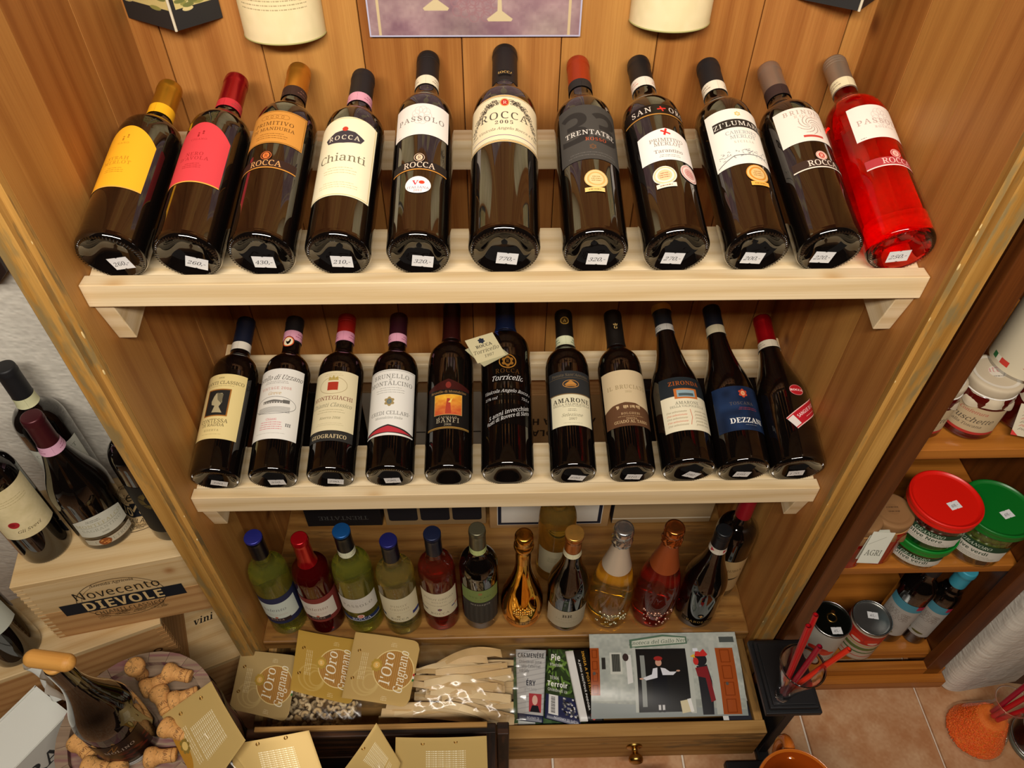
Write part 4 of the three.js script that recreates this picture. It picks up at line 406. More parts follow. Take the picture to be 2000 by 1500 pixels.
bottle({ label: 'black wine bottle with green label above a grey pleated foot label', group: G3, R: 0.036, H: 0.306, pos: [-0.052, Y3, -0.692], cap: { col: 0x6a6650, metal: 0.7, rough: 0.28, len: 0.05 }, band: { col: '#b9c47e', at: 0.048, h: 0.015, ink: 'rgba(90,110,40,0.8)' }, ry: 0.05, labels: [{ y0: 0.112, y1: 0.156, deg: 124, draw: (k, w, h) => { bg(k, w, h, '#77874a'); crest(k, w / 2, h * 0.28, 13, '#b0543c', '#77874a'); T(k, 'DUE CANI', w / 2, h * 0.58, 24, '#3f4a24', 'serif', { gap: 5 }); T(k, 'TARSI', w / 2, h * 0.82, 18, '#8a5a2c', 'serif', { gap: 5 }); } }, { y0: 0.03, y1: 0.111, deg: 124, name: 'foot_label', draw: (k, w, h) => { bg(k, w, h, '#35322e'); T(k, 'messapia', w / 2, h * 0.1, 26, '#b0aaa0', 'serif', { gap: 3 }); for (let i = 0; i < 14; i++) ln(k, [[w * (0.1 + i * 0.06), h * 0.2], [w * (0.06 + i * 0.065), h * 0.6], [w * (0.1 + i * 0.06), h * 0.98]], i % 2 ? '#3e3b36' : '#2a2724', 5); } }] });
{ // gold sparkling bottle
  const b = bottle({ name: 'sparkling_wine_bottle', label: 'mirror gold sparkling wine bottle with embossed crown', group: G3, shape: 'bulb', R: 0.041, H: 0.285, n: 0.0135, pos: [0.0285, Y3, -0.69], knurl: 0, glass: std(0xf0b040, 0.07, 1), labels: [{ y0: 0.03, y1: 0.044, deg: 96, name: 'embossed_name', draw: (k, w, h) => { bg(k, w, h, '#c98f2e'); T(k, 'AURIS', w / 2, h / 2, 46, '#5a3a10', 'serif', { gap: 12 }); }, mat: { metalness: 1 }, rough: 0.12 }] });
  const prof = SHAPE.bulb(0.041, 0.285, 0.0135), gm = std(0xe8b860, 0.2, 1), cr = new THREE.Group(); cr.name = 'crown'; b.add(cr);
  for (let r = 0; r < 3; r++) for (let i = -4 + (r > 1 ? 1 : 0); i <= 4 - (r > 1 ? 1 : 0); i++) { const y = 0.073 + r * 0.0062 + (r === 2 ? (i % 2 ? 0 : 0.004) : 0), a = i * 0.105, R = profAt(prof, y); mesh('pearl', cached('pearl', () => new THREE.SphereGeometry(0.0026, 10, 8)), gm, cr, [R * Math.sin(a), y, R * Math.cos(a)]); }
  mesh('foil_hood', lathe(smooth([[0.0137, 0.2], [0.0142, 0.225], [0.0138, 0.242], [0.0165, 0.247], [0.018, 0.252], [0.0178, 0.258], [0.0155, 0.263], [0.0165, 0.274], [0.0165, 0.283], [0.0135, 0.2885], [0, 0.29]]), 24), std(0xe0a040, 0.25, 1), b);
}
bottle({ label: 'dark sloping-shoulder bottle with beige label and copper-gold capsule', group: G3, shape: 'burgundy', R: 0.039, H: 0.296, pos: [0.1145, Y3, -0.687], ry: -0.05, cap: { col: 0xb0682a, metal: 0.75, rough: 0.25, len: 0.05, top: 0xcf9a4a, lipR: 0.0165 }, band: { col: '#d2cba6', at: 0.048, h: 0.013 }, labels: [{ y0: 0.02, y1: 0.085, deg: 130, draw: (k, w, h) => { bg(k, w, h, '#b3a68a'); T(k, 'BR', w / 2, h * 0.3, 52, '#4a4030', 'serif', { bold: 1 }); T(k, 'PASSERINA', w / 2, h * 0.5, 24, '#9a8e70', 'serif', { gap: 3 }); lines(k, w / 2, h * 0.64, w * 0.5, 3, 12, '#9a8e70', 3); } }] });
function fizz(o) {
  const b = bottle({ ...o, name: 'sparkling_wine_bottle', shape: 'spumante', group: G3, knurl: 0 }), R = o.R, H = o.H, n = o.n, prof = SHAPE.spumante(R, H, n), e = 0.0007;
  const pts = []; for (let i = 0; i <= 10; i++) { const y = H * 0.62 + H * 0.3 * i / 10; pts.push([profAt(prof, y) + e, y]); } mesh('neck_foil', lathe(pts, 32), foil(o.foil1, 0.42, 0.25), b);
  const k = new THREE.CylinderGeometry(1, 1, 1, 28, 6); k.dispose();
  const hood = lathe(smooth([[n + 0.0008, H * 0.86], [n + 0.0035, H * 0.875], [n + 0.0044, H * 0.9], [n + 0.0026, H * 0.925], [n + 0.0012, H * 0.945], [n + 0.0036, H * 0.965], [n + 0.0036, H * 0.995], [n + 0.001, H * 1.015], [0, H * 1.02]]), 36), p = hood.attributes.position;
  for (let i = 0; i < p.count; i++) { const a = Math.atan2(p.getZ(i), p.getX(i)), w = 1 + 0.05 * Math.sin(a * 9 + p.getY(i) * 400) + 0.03 * Math.sin(a * 17); if (p.getY(i) < H * 0.96) p.setX(i, p.getX(i) * w), p.setZ(i, p.getZ(i) * w); } hood.computeVertexNormals();
  mesh('foil_hood', hood, foil(o.foil2, 0.2, 0.95), b);
  const g = []; for (let i = 0; i < 34; i++) { const a = rr(-0.75, 0.75), y = rr(0.022, 0.075), r = profAt(prof, y); g.push(new THREE.SphereGeometry(rr(0.0015, 0.0032), 8, 6).translate(r * Math.sin(a), y, r * Math.cos(a))); } mesh('embossed_grapes', mergeGeometries(g), std(o.grape, 0.15, 0.8), b); return b;
}
fizz({ label: 'clear sparkling bottle of golden wine with silver foil hood', R: 0.0415, H: 0.3, n: 0.0142, pos: [0.199, Y3, -0.69], glass: gold1, foil1: 0xcdb9a0, foil2: 0xd2d2d0, grape: 0xd8cfa8 });
fizz({ label: 'sparkling bottle of coral rose wine with copper foil hood', R: 0.0415, H: 0.3, n: 0.0142, pos: [0.2865, Y3, -0.69], glass: wine(0xe0583c, 0.05, 0xdc6448, 0.94), foil1: 0x9a4a20, foil2: 0xc8763c, grape: 0xd8a890 });
bottle({ label: 'black sloping-shoulder bottle with gilt lettering and ringed black cap', group: G3, shape: 'burgundy', R: 0.0405, H: 0.292, pos: [0.3735, Y3, -0.69], ry: -0.15, cap: { col: 0x17191c, metal: 0.3, rough: 0.35, len: 0.042, rings: 2 }, band: { col: '#c9c0ae', at: 0.042, h: 0.015, draw: (k, w, h) => { for (let i = 0; i < 4; i++) poly(k, [[i * 65 + 20, 6], [i * 65 + 40, 20], [i * 65 + 20, 36]], '#a8323a'); } }, labels: [{ y0: 0.022, y1: 0.034, deg: 90, name: 'gilt_lettering', rough: 0.2, draw: (k, w, h) => { bg(k, w, h, '#0b0807'); T(k, '·BAROLO·', w / 2, h / 2, 34, '#b08a4a', 'serif', { gap: 3 }); } }, { disc: 0.006, y: 0.052, ang: 4, name: 'gilt_emblem', draw: (k, w, h) => { bg(k, w, h, '#0b0807'); poly(k, [[60, 10], [78, 50], [110, 60], [76, 72], [60, 110], [46, 70], [12, 60], [46, 48]], '#d8a058'); } }] });
bottle({ label: 'wine bottle with tan label crossed by a torn dark stroke and red capsule', group: G3, R: 0.0372, H: 0.305, pos: [0.4315, Y3, -0.752], ry: -0.35, cap: { col: 0x8e1520, metal: 0.2, rough: 0.4, len: 0.06 }, labels: [{ y0: 0.025, y1: 0.138, deg: 150, draw: (k, w, h) => { bg(k, w, h, '#b39464'); T(k, 'ROCCA RUBIA', w / 2, h * 0.3, 38, '#4a3820', 'serif', {}); lines(k, w / 2, h * 0.42, w * 0.5, 1, 5, '#9a7c4c', 3); poly(k, [[w * 0.12, h * 0.55], [w * 0.3, h * 0.535], [w * 0.5, h * 0.555], [w * 0.7, h * 0.55], [w * 0.88, h * 0.56], [w * 0.8, h * 0.585], [w * 0.55, h * 0.6], [w * 0.3, h * 0.575]], '#1d1712'); crest(k, w / 2, h * 0.72, 10, '#7a5c34', '#b39464'); T(k, 'SANTADI', w / 2, h * 0.82, 26, '#8a6c40', 'serif', { gap: 4 }); } }] });
bottle({ label: 'golden white wine bottle standing behind the copper-capped bottle', group: G3, R: 0.0365, H: 0.31, pos: [0.098, Y3, -0.79], glass: gold1, cap: { col: 0xc2bd92, metal: 0.4, rough: 0.4, len: 0.045 }, labels: [{ y0: 0.04, y1: 0.12, deg: 130, draw: (k, w, h) => { bg(k, w, h, '#b9ae8c'); lines(k, w / 2, h * 0.3, w * 0.5, 4, 16, '#7a7050', 4); } }] });
// ---------------------------------------------------------------- wooden wine crates and bottles beside the cabinet
function crate(label, corner, yaw, w, d, y0, y1, opt = {}) {       // corner: front right foot point (x, z)
  const t = thing('wine_crate', label, 'crate', [corner[0], y0, corner[1]], yaw), h = y1 - y0, th = 0.012, m = opt.mat ?? M.crate, m2 = opt.mat2 ?? m;
  const n = opt.planks ?? 2, ph = (h - 0.012) / n;
  for (let i = 0; i < n; i++) mesh('front_plank', plankG(w - 0.001, ph - 0.0006, th, 0.0008, 'x'), i % 2 ? m2 : m, t, [-w / 2, ph * (i + 0.5), -th / 2]);
  for (let i = 0; i < n; i++) mesh('back_plank', plankG(w - 0.001, ph - 0.0006, th, 0.0008, 'x'), m, t, [-w / 2, ph * (i + 0.5), -d + th / 2]);
  for (const s of [0, 1]) for (let i = 0; i < n; i++) mesh('end_plank', plankG(th, ph - 0.0006, d - 2 * th - 0.0006, 0.0008, 'z'), m2, t, [s ? -w + th / 2 : -th / 2, ph * (i + 0.5), -d / 2]);
  // finger joints on the corners
  const fg = cached('finger' + th, () => new THREE.BoxGeometry(th + 0.0008, 0.0042, th * 0.8)), nf = Math.floor(h / 0.012);
  for (let i = 0; i < nf; i++) for (const s of [0, 1]) mesh('finger_joint', fg, m2, t, [s ? -w + th / 2 : -th / 2, 0.008 + i * 0.012, -th * 0.4 + 0.0006]);
  mesh('lid', plankG(w + 0.002, 0.0115, d + 0.002, 0.0015, 'x'), opt.lid ?? M.crate, t, [-w / 2, h - 0.00575, -d / 2]);
  if (opt.art) { const a = opt.art, g = remap(new THREE.PlaneGeometry(opt.aw, opt.ah), a); mesh('stencil', g, artMat(a, 0.8, { transparent: true }), t, [opt.ax, opt.ay, 0.0006]); }
  if (opt.topArt) { const a = opt.topArt, g = remap(new THREE.PlaneGeometry(opt.tw, opt.td).rotateX(-Math.PI / 2), a); mesh('lid_stencil', g, artMat(a, 0.8, { transparent: true }), t, [opt.tx, h + 0.0006, opt.tz]); }
  return t;
}
const novecento = (k, w, h) => {
  k.clearRect(0, 0, w, h); ring(k, w / 2, h * 0.5, w * 0.34, h * 0.48, 'rgba(60,44,26,0.75)', 5); ring(k, w / 2, h * 0.5, w * 0.3, h * 0.43, 'rgba(60,44,26,0.6)', 3);
  for (let i = 0; i < 40; i++) ring(k, w / 2 + w * 0.27 * (hash(i, 1, 61) * 2 - 1), h * (0.84 + 0.1 * hash(i, 2, 61)), 16, 7, 'rgba(70,52,30,0.55)', 3);
  T(k, 'Azienda Agricola', w / 2, h * 0.1, 34, '#3c2c1a', 'serif', { skew: 0.3 }); T(k, 'Novecento', w / 2, h * 0.3, 108, '#241c12', 'sans-serif', { sx: 1.0, gap: 4 });
  box(k, w * 0.02, h * 0.44, w * 0.96, h * 0.27, '#17181e'); T(k, 'DIEVOLE', w / 2, h * 0.58, 122, '#d3b47e', 'sans-serif', { bold: 1, gap: 4 }); T(k, 'CHIANTI CLASSICO', w / 2, h * 0.79, 50, '#3c2c1a', 'sans-serif', { gap: 2 });
};
const aNov = art(820, 420, novecento);
const cr1 = crate('pale pine wine crate with round black stencil stacked on top', [-0.511, -0.642], D(11.7), 0.272, 0.185, 0.3205, 0.5, { mat: M.crate2, mat2: M.crate, planks: 2, art: aNov, aw: 0.2, ah: 0.122, ax: -0.137, ay: 0.092, topArt: aNov, tw: 0.2, td: 0.11, tx: -0.1, tz: -0.115 });
crate('wide pine wine crate with faint carved lettering in the middle of the stack', [-0.613, -0.612], D(22), 0.36, 0.15, 0.1405, 0.32, { mat: M.crate2, lid: M.crate, planks: 1, art: art(700, 300, (k, w, h) => { k.clearRect(0, 0, w, h); T(k, 'CASTELLO', w * 0.3, h * 0.68, 76, 'rgba(96,52,26,0.75)', 'serif', {}); T(k, 'Radda', w * 0.72, h * 0.72, 74, 'rgba(70,40,22,0.9)', 'serif', {}); T(k, 'L. Grevepesa', w * 0.73, h * 0.4, 50, 'rgba(90,52,30,0.75)', 'serif', { skew: 0.3 }); ring(k, w * 0.95, h * 0.3, 15, 12, '#4a2c16', 7); }), aw: 0.3, ah: 0.13, ax: -0.165, ay: 0.07 });
crate('low pine wine crate at the bottom of the stack beside the cabinet', [-0.518, -0.634], D(23), 0.42, 0.14, 0.0005, 0.14, { mat: M.crate2, lid: M.crate, planks: 1, topArt: art(260, 120, (k, w, h) => { k.clearRect(0, 0, w, h); T(k, 'vini', w / 2, h / 2, 84, '#15100c', 'serif', { bold: 1, skew: 0.2 }); }), tw: 0.06, td: 0.028, tx: -0.06, tz: -0.105 });
const G4 = 'bottles standing on the crate stack';
bottle({ label: 'wine bottle with parchment label and red wax seal print on the top crate', group: G4, R: 0.0372, H: 0.305, pos: [-0.748, 0.5005, -0.662], ry: 0.75, cap: { col: 0x2a1418, metal: 0.2, rough: 0.4 }, labels: [{ y0: 0.075, y1: 0.185, deg: 130, draw: (k, w, h) => { for (let j = 0; j < h; j += 5) for (let i = 0; i < w; i += 5) { const n = vnoise(i / 50, j / 50, 431, 99, 99) * 0.6 + vnoise(i / 12, j / 12, 432, 99, 99) * 0.4; box(k, i, j, 5, 5, `rgb(${212 + 18 * n | 0},${196 + 18 * n | 0},${148 + 22 * n | 0})`); } ell(k, w * 0.32, h * 0.68, 26, 26, '#a82228'); ell(k, w * 0.3, h * 0.67, 14, 14, '#8a161c'); T(k, 'Gli Svevi', w * 0.5, h * 0.84, 30, '#57482c', 'serif', { skew: 0.4 }); lines(k, w / 2, h * 0.2, w * 0.6, 3, 18, 'rgba(150,130,80,0.7)', 3); } }] });
bottle({ label: 'broad sloping bottle with oval white label, maroon capsule and pink band', group: G4, shape: 'burgundy', R: 0.043, H: 0.282, pos: [-0.66, 0.5005, -0.692], ry: 0.62, cap: { col: 0x4a1a20, metal: 0.45, rough: 0.35, len: 0.055 }, band: { col: '#cf9eb4', at: 0.053, h: 0.016, ink: 'rgba(140,70,100,0.7)' }, labels: [{ y0: 0.04, y1: 0.09, deg: 104, top: 'arch', draw: (k, w, h) => { bg(k, w, h, '#c6c4b4'); lines(k, w * 0.4, h * 0.18, w * 0.3, 2, 12, '#6a6a5c', 4); T(k, 'MONTEFALCO', w / 2, h * 0.42, 35, '#a8a078', 'serif', { gap: 2 }); ln(k, [[w * 0.1, h * 0.52], [w * 0.9, h * 0.52]], '#8a8a78', 3); T(k, 'SAGRANTINO', w / 2, h * 0.66, 33, '#9a9a88', 'serif', { gap: 1 }); T(k, '2006', w / 2, h * 0.85, 18, '#6a6a5c', 'serif'); } }, { y0: 0.016, y1: 0.032, deg: 104, name: 'foot_label', draw: (k, w, h) => { bg(k, w, h, '#b9b29c'); k.strokeStyle = '#8a6a4a'; k.lineWidth = 4; k.strokeRect(2, 2, w - 4, h - 4); T(k, 'COLPETRONE', w * 0.62, h / 2, 32, '#8a8474', 'serif', { gap: 3 }); } }, { disc: 0.0095, sq: 0.9, y: 0.024, ang: -12, name: 'seal', draw: (k, w, h) => { bg(k, w, h, '#8a4a20'); for (let i = 0; i < 7; i++) ell(k, 60 + 30 * Math.cos(i), 60 + 30 * Math.sin(i * 1.3), 9, 8, '#d8924a'); } }] });
bottle({ label: 'black bottle with black label and gold lion lettering against the cabinet post', group: G4, R: 0.0368, H: 0.3, pos: [-0.553, 0.5005, -0.7], ry: 0.5, cap: { col: 0x3a2f2c, metal: 0.2, rough: 0.5, len: 0.06, top: 0xb8b0a0 }, labels: [{ y0: 0.03, y1: 0.15, deg: 140, draw: (k, w, h) => { bg(k, w, h, '#171614'); for (let i = 0; i < 40; i++) ln(k, [[w * 0.38 + 30 * Math.cos(i), h * 0.3 + 40 * Math.sin(i)], [w * 0.38 + 62 * Math.cos(i + 0.3), h * 0.3 + 72 * Math.sin(i + 0.3)]], '#7a6428', 3); T(k, 'QUO', w * 0.62, h * 0.2, 46, '#c8c4b8', 'serif', { gap: 2 }); T(k, 'MAT', w * 0.62, h * 0.33, 46, '#c8c4b8', 'serif', { gap: 2 }); T(k, 'TO', w * 0.62, h * 0.46, 46, '#c8c4b8', 'serif'); lines(k, w * 0.6, h * 0.6, w * 0.5, 2, 20, '#9a968a', 3); ell(k, w * 0.6, h * 0.8, 14, 14, '#b8682c'); T(k, 'Casali Piceni', w * 0.6, h * 0.9, 24, '#b8b4a8', 'serif', { skew: 0.3 }); } }] });
bottle({ label: 'black wine bottle with pale sketch label and tall black capsule by the plaster wall', group: G4, R: 0.0368, H: 0.312, pos: [-0.712, 0.5005, -0.7595], ry: 0.55, cap: { col: 0x18181a, metal: 0.15, rough: 0.55, len: 0.058 }, band: { col: '#d0cfa4', at: 0.056, h: 0.018, draw: (k, w, h) => T(k, 'ITALIA', w / 2, h / 2, 24, '#a8a676', 'serif', { gap: 6 }) }, labels: [{ y0: 0.09, y1: 0.165, deg: 120, draw: (k, w, h) => { bg(k, w, h, '#c2c2b4'); T(k, 'CABERNET', w / 2, h * 0.2, 36, '#6a6a60', 'serif', { gap: 5 }); k.strokeStyle = '#a8786a'; k.lineWidth = 3; k.strokeRect(w * 0.4, h * 0.36, w * 0.3, h * 0.24); ln(k, [[w * 0.42, h * 0.56], [w * 0.52, h * 0.44], [w * 0.66, h * 0.54]], '#6a5a54', 5); lines(k, w / 2, h * 0.72, w * 0.4, 2, 16, '#8a8a7c', 3); } }, { y0: 0.066, y1: 0.076, deg: 60, tw: 20, name: 'red_strip', draw: (k, w, h) => bg(k, w, h, '#b0182a') }] });
bottle({ label: 'dark wine bottle with greyish white label standing on the middle crate', group: G4, R: 0.038, H: 0.3, pos: [-0.842, 0.3205, -0.573], ry: 0.7, cap: { col: 0x1a1414, metal: 0.2, rough: 0.4 }, labels: [{ y0: 0.1, y1: 0.19, deg: 130, draw: (k, w, h) => { bg(k, w, h, '#c4cabe'); lines(k, w / 2, h * 0.3, w * 0.5, 4, 18, '#8a948a', 4); } }] });
{ // dark underside of a wall shelf beside the cabinet
  const t = thing('wall_shelf', 'dark stained bracket shelf end on the plaster wall beside the cabinet post', 'shelf', [-0.72, 0.955, -0.8085]);
  mesh('board', new RoundedBoxGeometry(0.14, 0.03, 0.09, 1, 0.003), std(0x2a1c18, 0.5), t, [0, 0.06, 0.046]); mesh('bracket', new THREE.ExtrudeGeometry(new THREE.Shape([new THREE.Vector2(0.069, 0.045), new THREE.Vector2(-0.069, 0.045), new THREE.Vector2(-0.069, -0.015), new THREE.Vector2(0.052, -0.015), new THREE.Vector2(0.069, 0.002)]), { depth: 0.02, bevelEnabled: false }), std(0x2a1c18, 0.5), t, [0, 0, 0.001]);
}
// ---------------------------------------------------------------- white carton
{
  const t = thing('white_carton', 'torn white cardboard wine box with grey lettering beside the keg', 'box', [-0.725, 0, -0.469], D(58));
  const W = 0.3, Dp = 0.085, H = 0.3;                               // local x runs to the lettered face's far end, z to the back
  const paper = std(0xd9dad2, 0.7);
  const aR = art(600, 560, (k, w, h) => { bg(k, w, h, '#c9cac2'); T(k, 'RIVERA', w * 0.86, h * 0.17, 82, '#2e3234', 'serif', { bold: 1, align: 'right' }); lines(k, w * 0.7, h * 0.29, w * 0.5, 2, 26, '#6a6e6c', 6); });
  mesh('lettered_side', remap(new THREE.BoxGeometry(W, H, 0.003).translate(-W / 2, H / 2, 0), aR), artMat(aR, 0.7), t);
  mesh('rear_side', new THREE.BoxGeometry(W, H, 0.003).translate(-W / 2, H / 2, -Dp), paper, t); mesh('end_side', new THREE.BoxGeometry(0.003, H, Dp).translate(-0.0015, H / 2, -Dp / 2), paper, t); mesh('end_side', new THREE.BoxGeometry(0.003, H, Dp).translate(-W + 0.0015, H / 2, -Dp / 2), paper, t);
  mesh('top_flap', new THREE.BoxGeometry(W - 0.004, 0.0025, 0.052).translate(-W / 2, H, -0.026), paper, t); mesh('top_flap', new THREE.BoxGeometry(W - 0.004, 0.0025, 0.045).translate(-W / 2, H - 0.003, -0.0605), paper, t, null);
  mesh('hand_slot', new THREE.BoxGeometry(0.05, 0.0008, 0.014), std(0x3a3c3c, 0.8), t, [-0.135, H + 0.0018, -0.058]);
  const g = new THREE.PlaneGeometry(0.1, 0.055, 14, 8), p = g.attributes.position; for (let i = 0; i < p.count; i++) { const x = p.getX(i), y = p.getY(i); p.setZ(i, 0.012 * Math.sin(x * 60 + y * 40) * (0.4 + Math.abs(y) * 12) + 0.006 * Math.sin(x * 150)); } g.computeVertexNormals();
  mesh('torn_flap', g, std(0xe4e5de, 0.7, 0, { side: THREE.DoubleSide }), t, [0.012, H + 0.022, -0.055], [-0.3, 1.57, 0]);
}
// ---------------------------------------------------------------- keg with corks and a bottle
{
  const C = [-0.578, -0.424], t = thing('wine_keg', 'small upright wine-stained wooden keg holding corks and a bottle', 'keg', [C[0], 0, C[1]]), n = 22, ro = 0.117, ri = 0.1, top = 0.362;
  for (let i = 0; i < n; i++) {                                     // staves
    const a0 = i / n * 6.28319, a1 = (i + 1) / n * 6.28319 - 0.006, s = new THREE.Shape(); s.moveTo(ro * Math.cos(a0), ro * Math.sin(a0)); s.lineTo(ro * Math.cos((a0 + a1) / 2) * 1.004, ro * Math.sin((a0 + a1) / 2) * 1.004); s.lineTo(ro * Math.cos(a1), ro * Math.sin(a1)); s.lineTo(ri * Math.cos(a1), ri * Math.sin(a1)); s.lineTo(ri * Math.cos(a0), ri * Math.sin(a0)); s.closePath();
    const g = new THREE.ExtrudeGeometry(s, { depth: top, bevelEnabled: false }).rotateX(-Math.PI / 2); woodUV(g, 'y'); mesh('stave', g, M.stave, t);
  }
  for (const y of [0.06, 0.17, 0.3]) mesh('hoop', new THREE.CylinderGeometry(ro + 0.003, ro + 0.003, 0.022, 48, 1, true), std(0x4a4844, 0.5, 0.8, { side: THREE.DoubleSide }), t, [0, y, 0]);
  mesh('head', woodUV(new THREE.CylinderGeometry(ri - 0.0005, ri - 0.0005, 0.012, 48), 'x'), M.stave, t, [0, 0.344, 0]);
  bottle({ name: 'corked_bottle', label: 'stout dark bottle with dim red label and wooden bar stopper on the keg', R: 0.042, H: 0.272, shape: 'burgundy', pos: [-0.584, 0.3505, -0.408], ry: 0.45, labels: [{ y0: 0.024, y1: 0.088, deg: 110, rough: 0.35, draw: (k, w, h) => { bg(k, w, h, '#1c0d0a'); for (let i = 0; i < 26; i++) ell(k, w * hash(i, 1, 71), h * (0.45 + 0.5 * hash(i, 2, 71)), 26, 10, ['rgba(120,30,18,0.5)', 'rgba(90,40,20,0.5)', 'rgba(150,40,24,0.4)'][i % 3], 0.4); ln(k, [[w * 0.3, h * 0.3], [w * 0.44, h * 0.1], [w * 0.4, h * 0.32], [w * 0.52, h * 0.12]], '#8a5a24', 4); T(k, 'MOLINO', w / 2, h * 0.36, 34, '#b0a090', 'serif', { gap: 2 }); } }, { y0: 0.006, y1: 0.016, deg: 38, tw: 6, name: 'price_sticker', draw: (k, w, h) => { bg(k, w, h, '#c4c4c0'); lines(k, w / 2, h / 2, w * 0.7, 1, 3, '#555', 4); } }] });
  const bb = scene.children[scene.children.length - 1];
  mesh('stopper', lathe([[0.0, 0.255], [0.0105, 0.256], [0.0125, 0.272], [0.0125, 0.278], [0, 0.279]], 20), M.handle, bb);
  mesh('stopper_bar', woodUV(at(new THREE.CapsuleGeometry(0.0115, 0.044, 6, 18).rotateZ(Math.PI / 2), 0, 0.287, 0), 'x'), M.handle, bb, null, [0, -0.6, 0]);
}
{ // champagne and still corks
  const corkMat = (() => { const t = dataTex(256, (u, v) => { const n = 0.5 * vnoise(u * 12, v * 12, 501, 12, 12) + 0.5 * vnoise(u * 50, v * 50, 502, 50, 50), d = n > 0.66 ? 0.72 : 1; return [214 * d * (0.86 + 0.2 * n), 160 * d * (0.82 + 0.24 * n), 92 * d * (0.8 + 0.24 * n)]; }); return new THREE.MeshPhysicalMaterial({ map: t, bumpMap: t, bumpScale: 0.0005, roughness: 0.8 }); })();
  const inkMat = std(0x7a4a24, 0.8), cg = lathe(smooth([[0, 0], [0.0085, 0.0004], [0.0098, 0.002], [0.01, 0.012], [0.0104, 0.022], [0.0118, 0.0265], [0.0142, 0.03], [0.0152, 0.035], [0.0148, 0.041], [0.0118, 0.0445], [0, 0.046]]), 26), rg = new THREE.TorusGeometry(0.0102, 0.0004, 5, 26).rotateX(Math.PI / 2);
  const marks = mergeGeometries(Array.from({ length: 7 }, (_, i) => new THREE.BoxGeometry(0.0006, 0.0062, 0.0004).rotateZ((i % 3 - 1) * 0.4).translate(0, 0, 0.0102).rotateY(-0.8 + i * 0.26)));
  const y = 0.3505 + 0.0152, P = [[-0.598, -0.505, 0.3, 2, 'champagne cork standing upright on the keg by its rear rim'], [-0.566, -0.4862, 2.2, 0, 'champagne cork lying right beside the upright cork'], [-0.535, -0.5, 1.4, 1, 'champagne cork by the keg rim, flat end turned to the crates'], [-0.5475, -0.458, 0.6, 1, 'champagne cork lying between the keg bottle and the text-covered gold card'], [-0.515, -0.463, 2.0, 0, 'champagne cork tucked under the edge of the text-covered gold card'], [-0.646, -0.428, 2.4, 1, 'champagne cork squeezed between the keg bottle and the rim facing the white carton'], [-0.6455, -0.3905, 0.9, 0, 'champagne cork lying next to the rim, ahead of the squeezed one'], [-0.613, -0.363, 1.5, 1, 'champagne cork lying at the foot of the keg bottle'], [-0.5155, -0.412, 1.2, 0, 'champagne cork half hidden behind the text-covered gold card'], [-0.525, -0.376, 1.7, 1, 'champagne cork below the text-covered gold card, beside the price sticker'], [-0.578, -0.348, 0.4, 0, 'champagne cork lying at the front rim of the keg']];
  let proto = null;
  P.forEach(([x, z, ry, kind, lab]) => {
    let t; if (!proto) { t = proto = new THREE.Group(); mesh('cork_body', cg, corkMat, t); mesh('burnt_ring', rg, inkMat, t, [0, 0.023, 0]); mesh('burnt_ring', rg, inkMat, t, [0, 0.006, 0]); mesh('burnt_lettering', marks, inkMat, t, [0, 0.0145, 0]); } else t = proto.clone();
    t.name = numbered('champagne_cork'); scene.add(t); tag(t, lab, 'cork', 'champagne corks on the keg'); t.rotation.order = 'YXZ';
    if (kind === 2) { t.position.set(x, 0.3505, z); t.rotation.set(0, ry, 0); } else { t.position.set(x - 0.022 * Math.sin(ry + Math.PI), y - 0.0005, z - 0.022 * Math.cos(ry + Math.PI)); t.rotation.set(-Math.PI / 2 + (kind ? 0.11 : 0.11), ry, 0); t.rotation.y = ry; }
  });
}
// ---------------------------------------------------------------- dark shelf unit with jars, buckets, cans
{
  const t = thing('shelf_unit', 'dark stained wooden shelf unit with jars, olive buckets and cans', 'shelf'), zf = -0.6, zb = -0.985, y1 = 1.35;
  const P = (n, w, h, d, x, y, z, m, ax) => mesh(n, plankG(w, h, d, 0.002, ax), m, t, [x, y, z]);
  P('side', 0.022, y1, zf - zb - 0.02, 0.528, y1 / 2, (zf + zb) / 2 - 0.01, M.brown, 'y'); P('side', 0.022, y1, zf - zb - 0.02, 0.874, y1 / 2, (zf + zb) / 2 - 0.01, M.brown, 'y');
  P('stile', 0.03, y1, 0.02, 0.53, y1 / 2, zf - 0.01, M.brown, 'y'); P('stile', 0.034, y1, 0.02, 0.868, y1 / 2, zf - 0.01, M.brown, 'y');
  P('back', 0.36, y1, 0.01, 0.7, y1 / 2, zb + 0.005, M.brown, 'y'); P('top', 0.4, 0.03, 0.4, 0.705, y1 + 0.015, -0.79, M.brown, 'x');
  for (const y of [0.765, 0.448, 0.1]) P('shelf', 0.323, 0.02, 0.355, 0.701, y - 0.01, -0.7985, M.honey, 'x');
  P('plinth', 0.345, 0.075, 0.018, 0.718, 0.0385, zf - 0.009, M.honey, 'x'); P('plinth_moulding', 0.39, 0.03, 0.026, 0.7, 0.0355, zf + 0.004, M.honey, 'x');
}
const mkDisc = (n, r, a, m, par, y) => { const g = remap(new THREE.CircleGeometry(r, 32).rotateX(-Math.PI / 2), a); return mesh(n, g, m, par, [0, y, 0]); };
function wrapLabel(par, name, R, y0, y1, deg, tw, draw, rough = 0.6) { const w = Math.round(Math.min(700, R * D(deg) * PX)), h = Math.round((y1 - y0) * PX), a = art(w, h, draw); const prof = Array(10).fill([R, 0]).concat([[R, 1]]); prof[9] = [R, -1]; return mesh(name, patchG(prof, y0, y1, deg, tw, a, null, 0.0005), artMat(a, rough), par); }
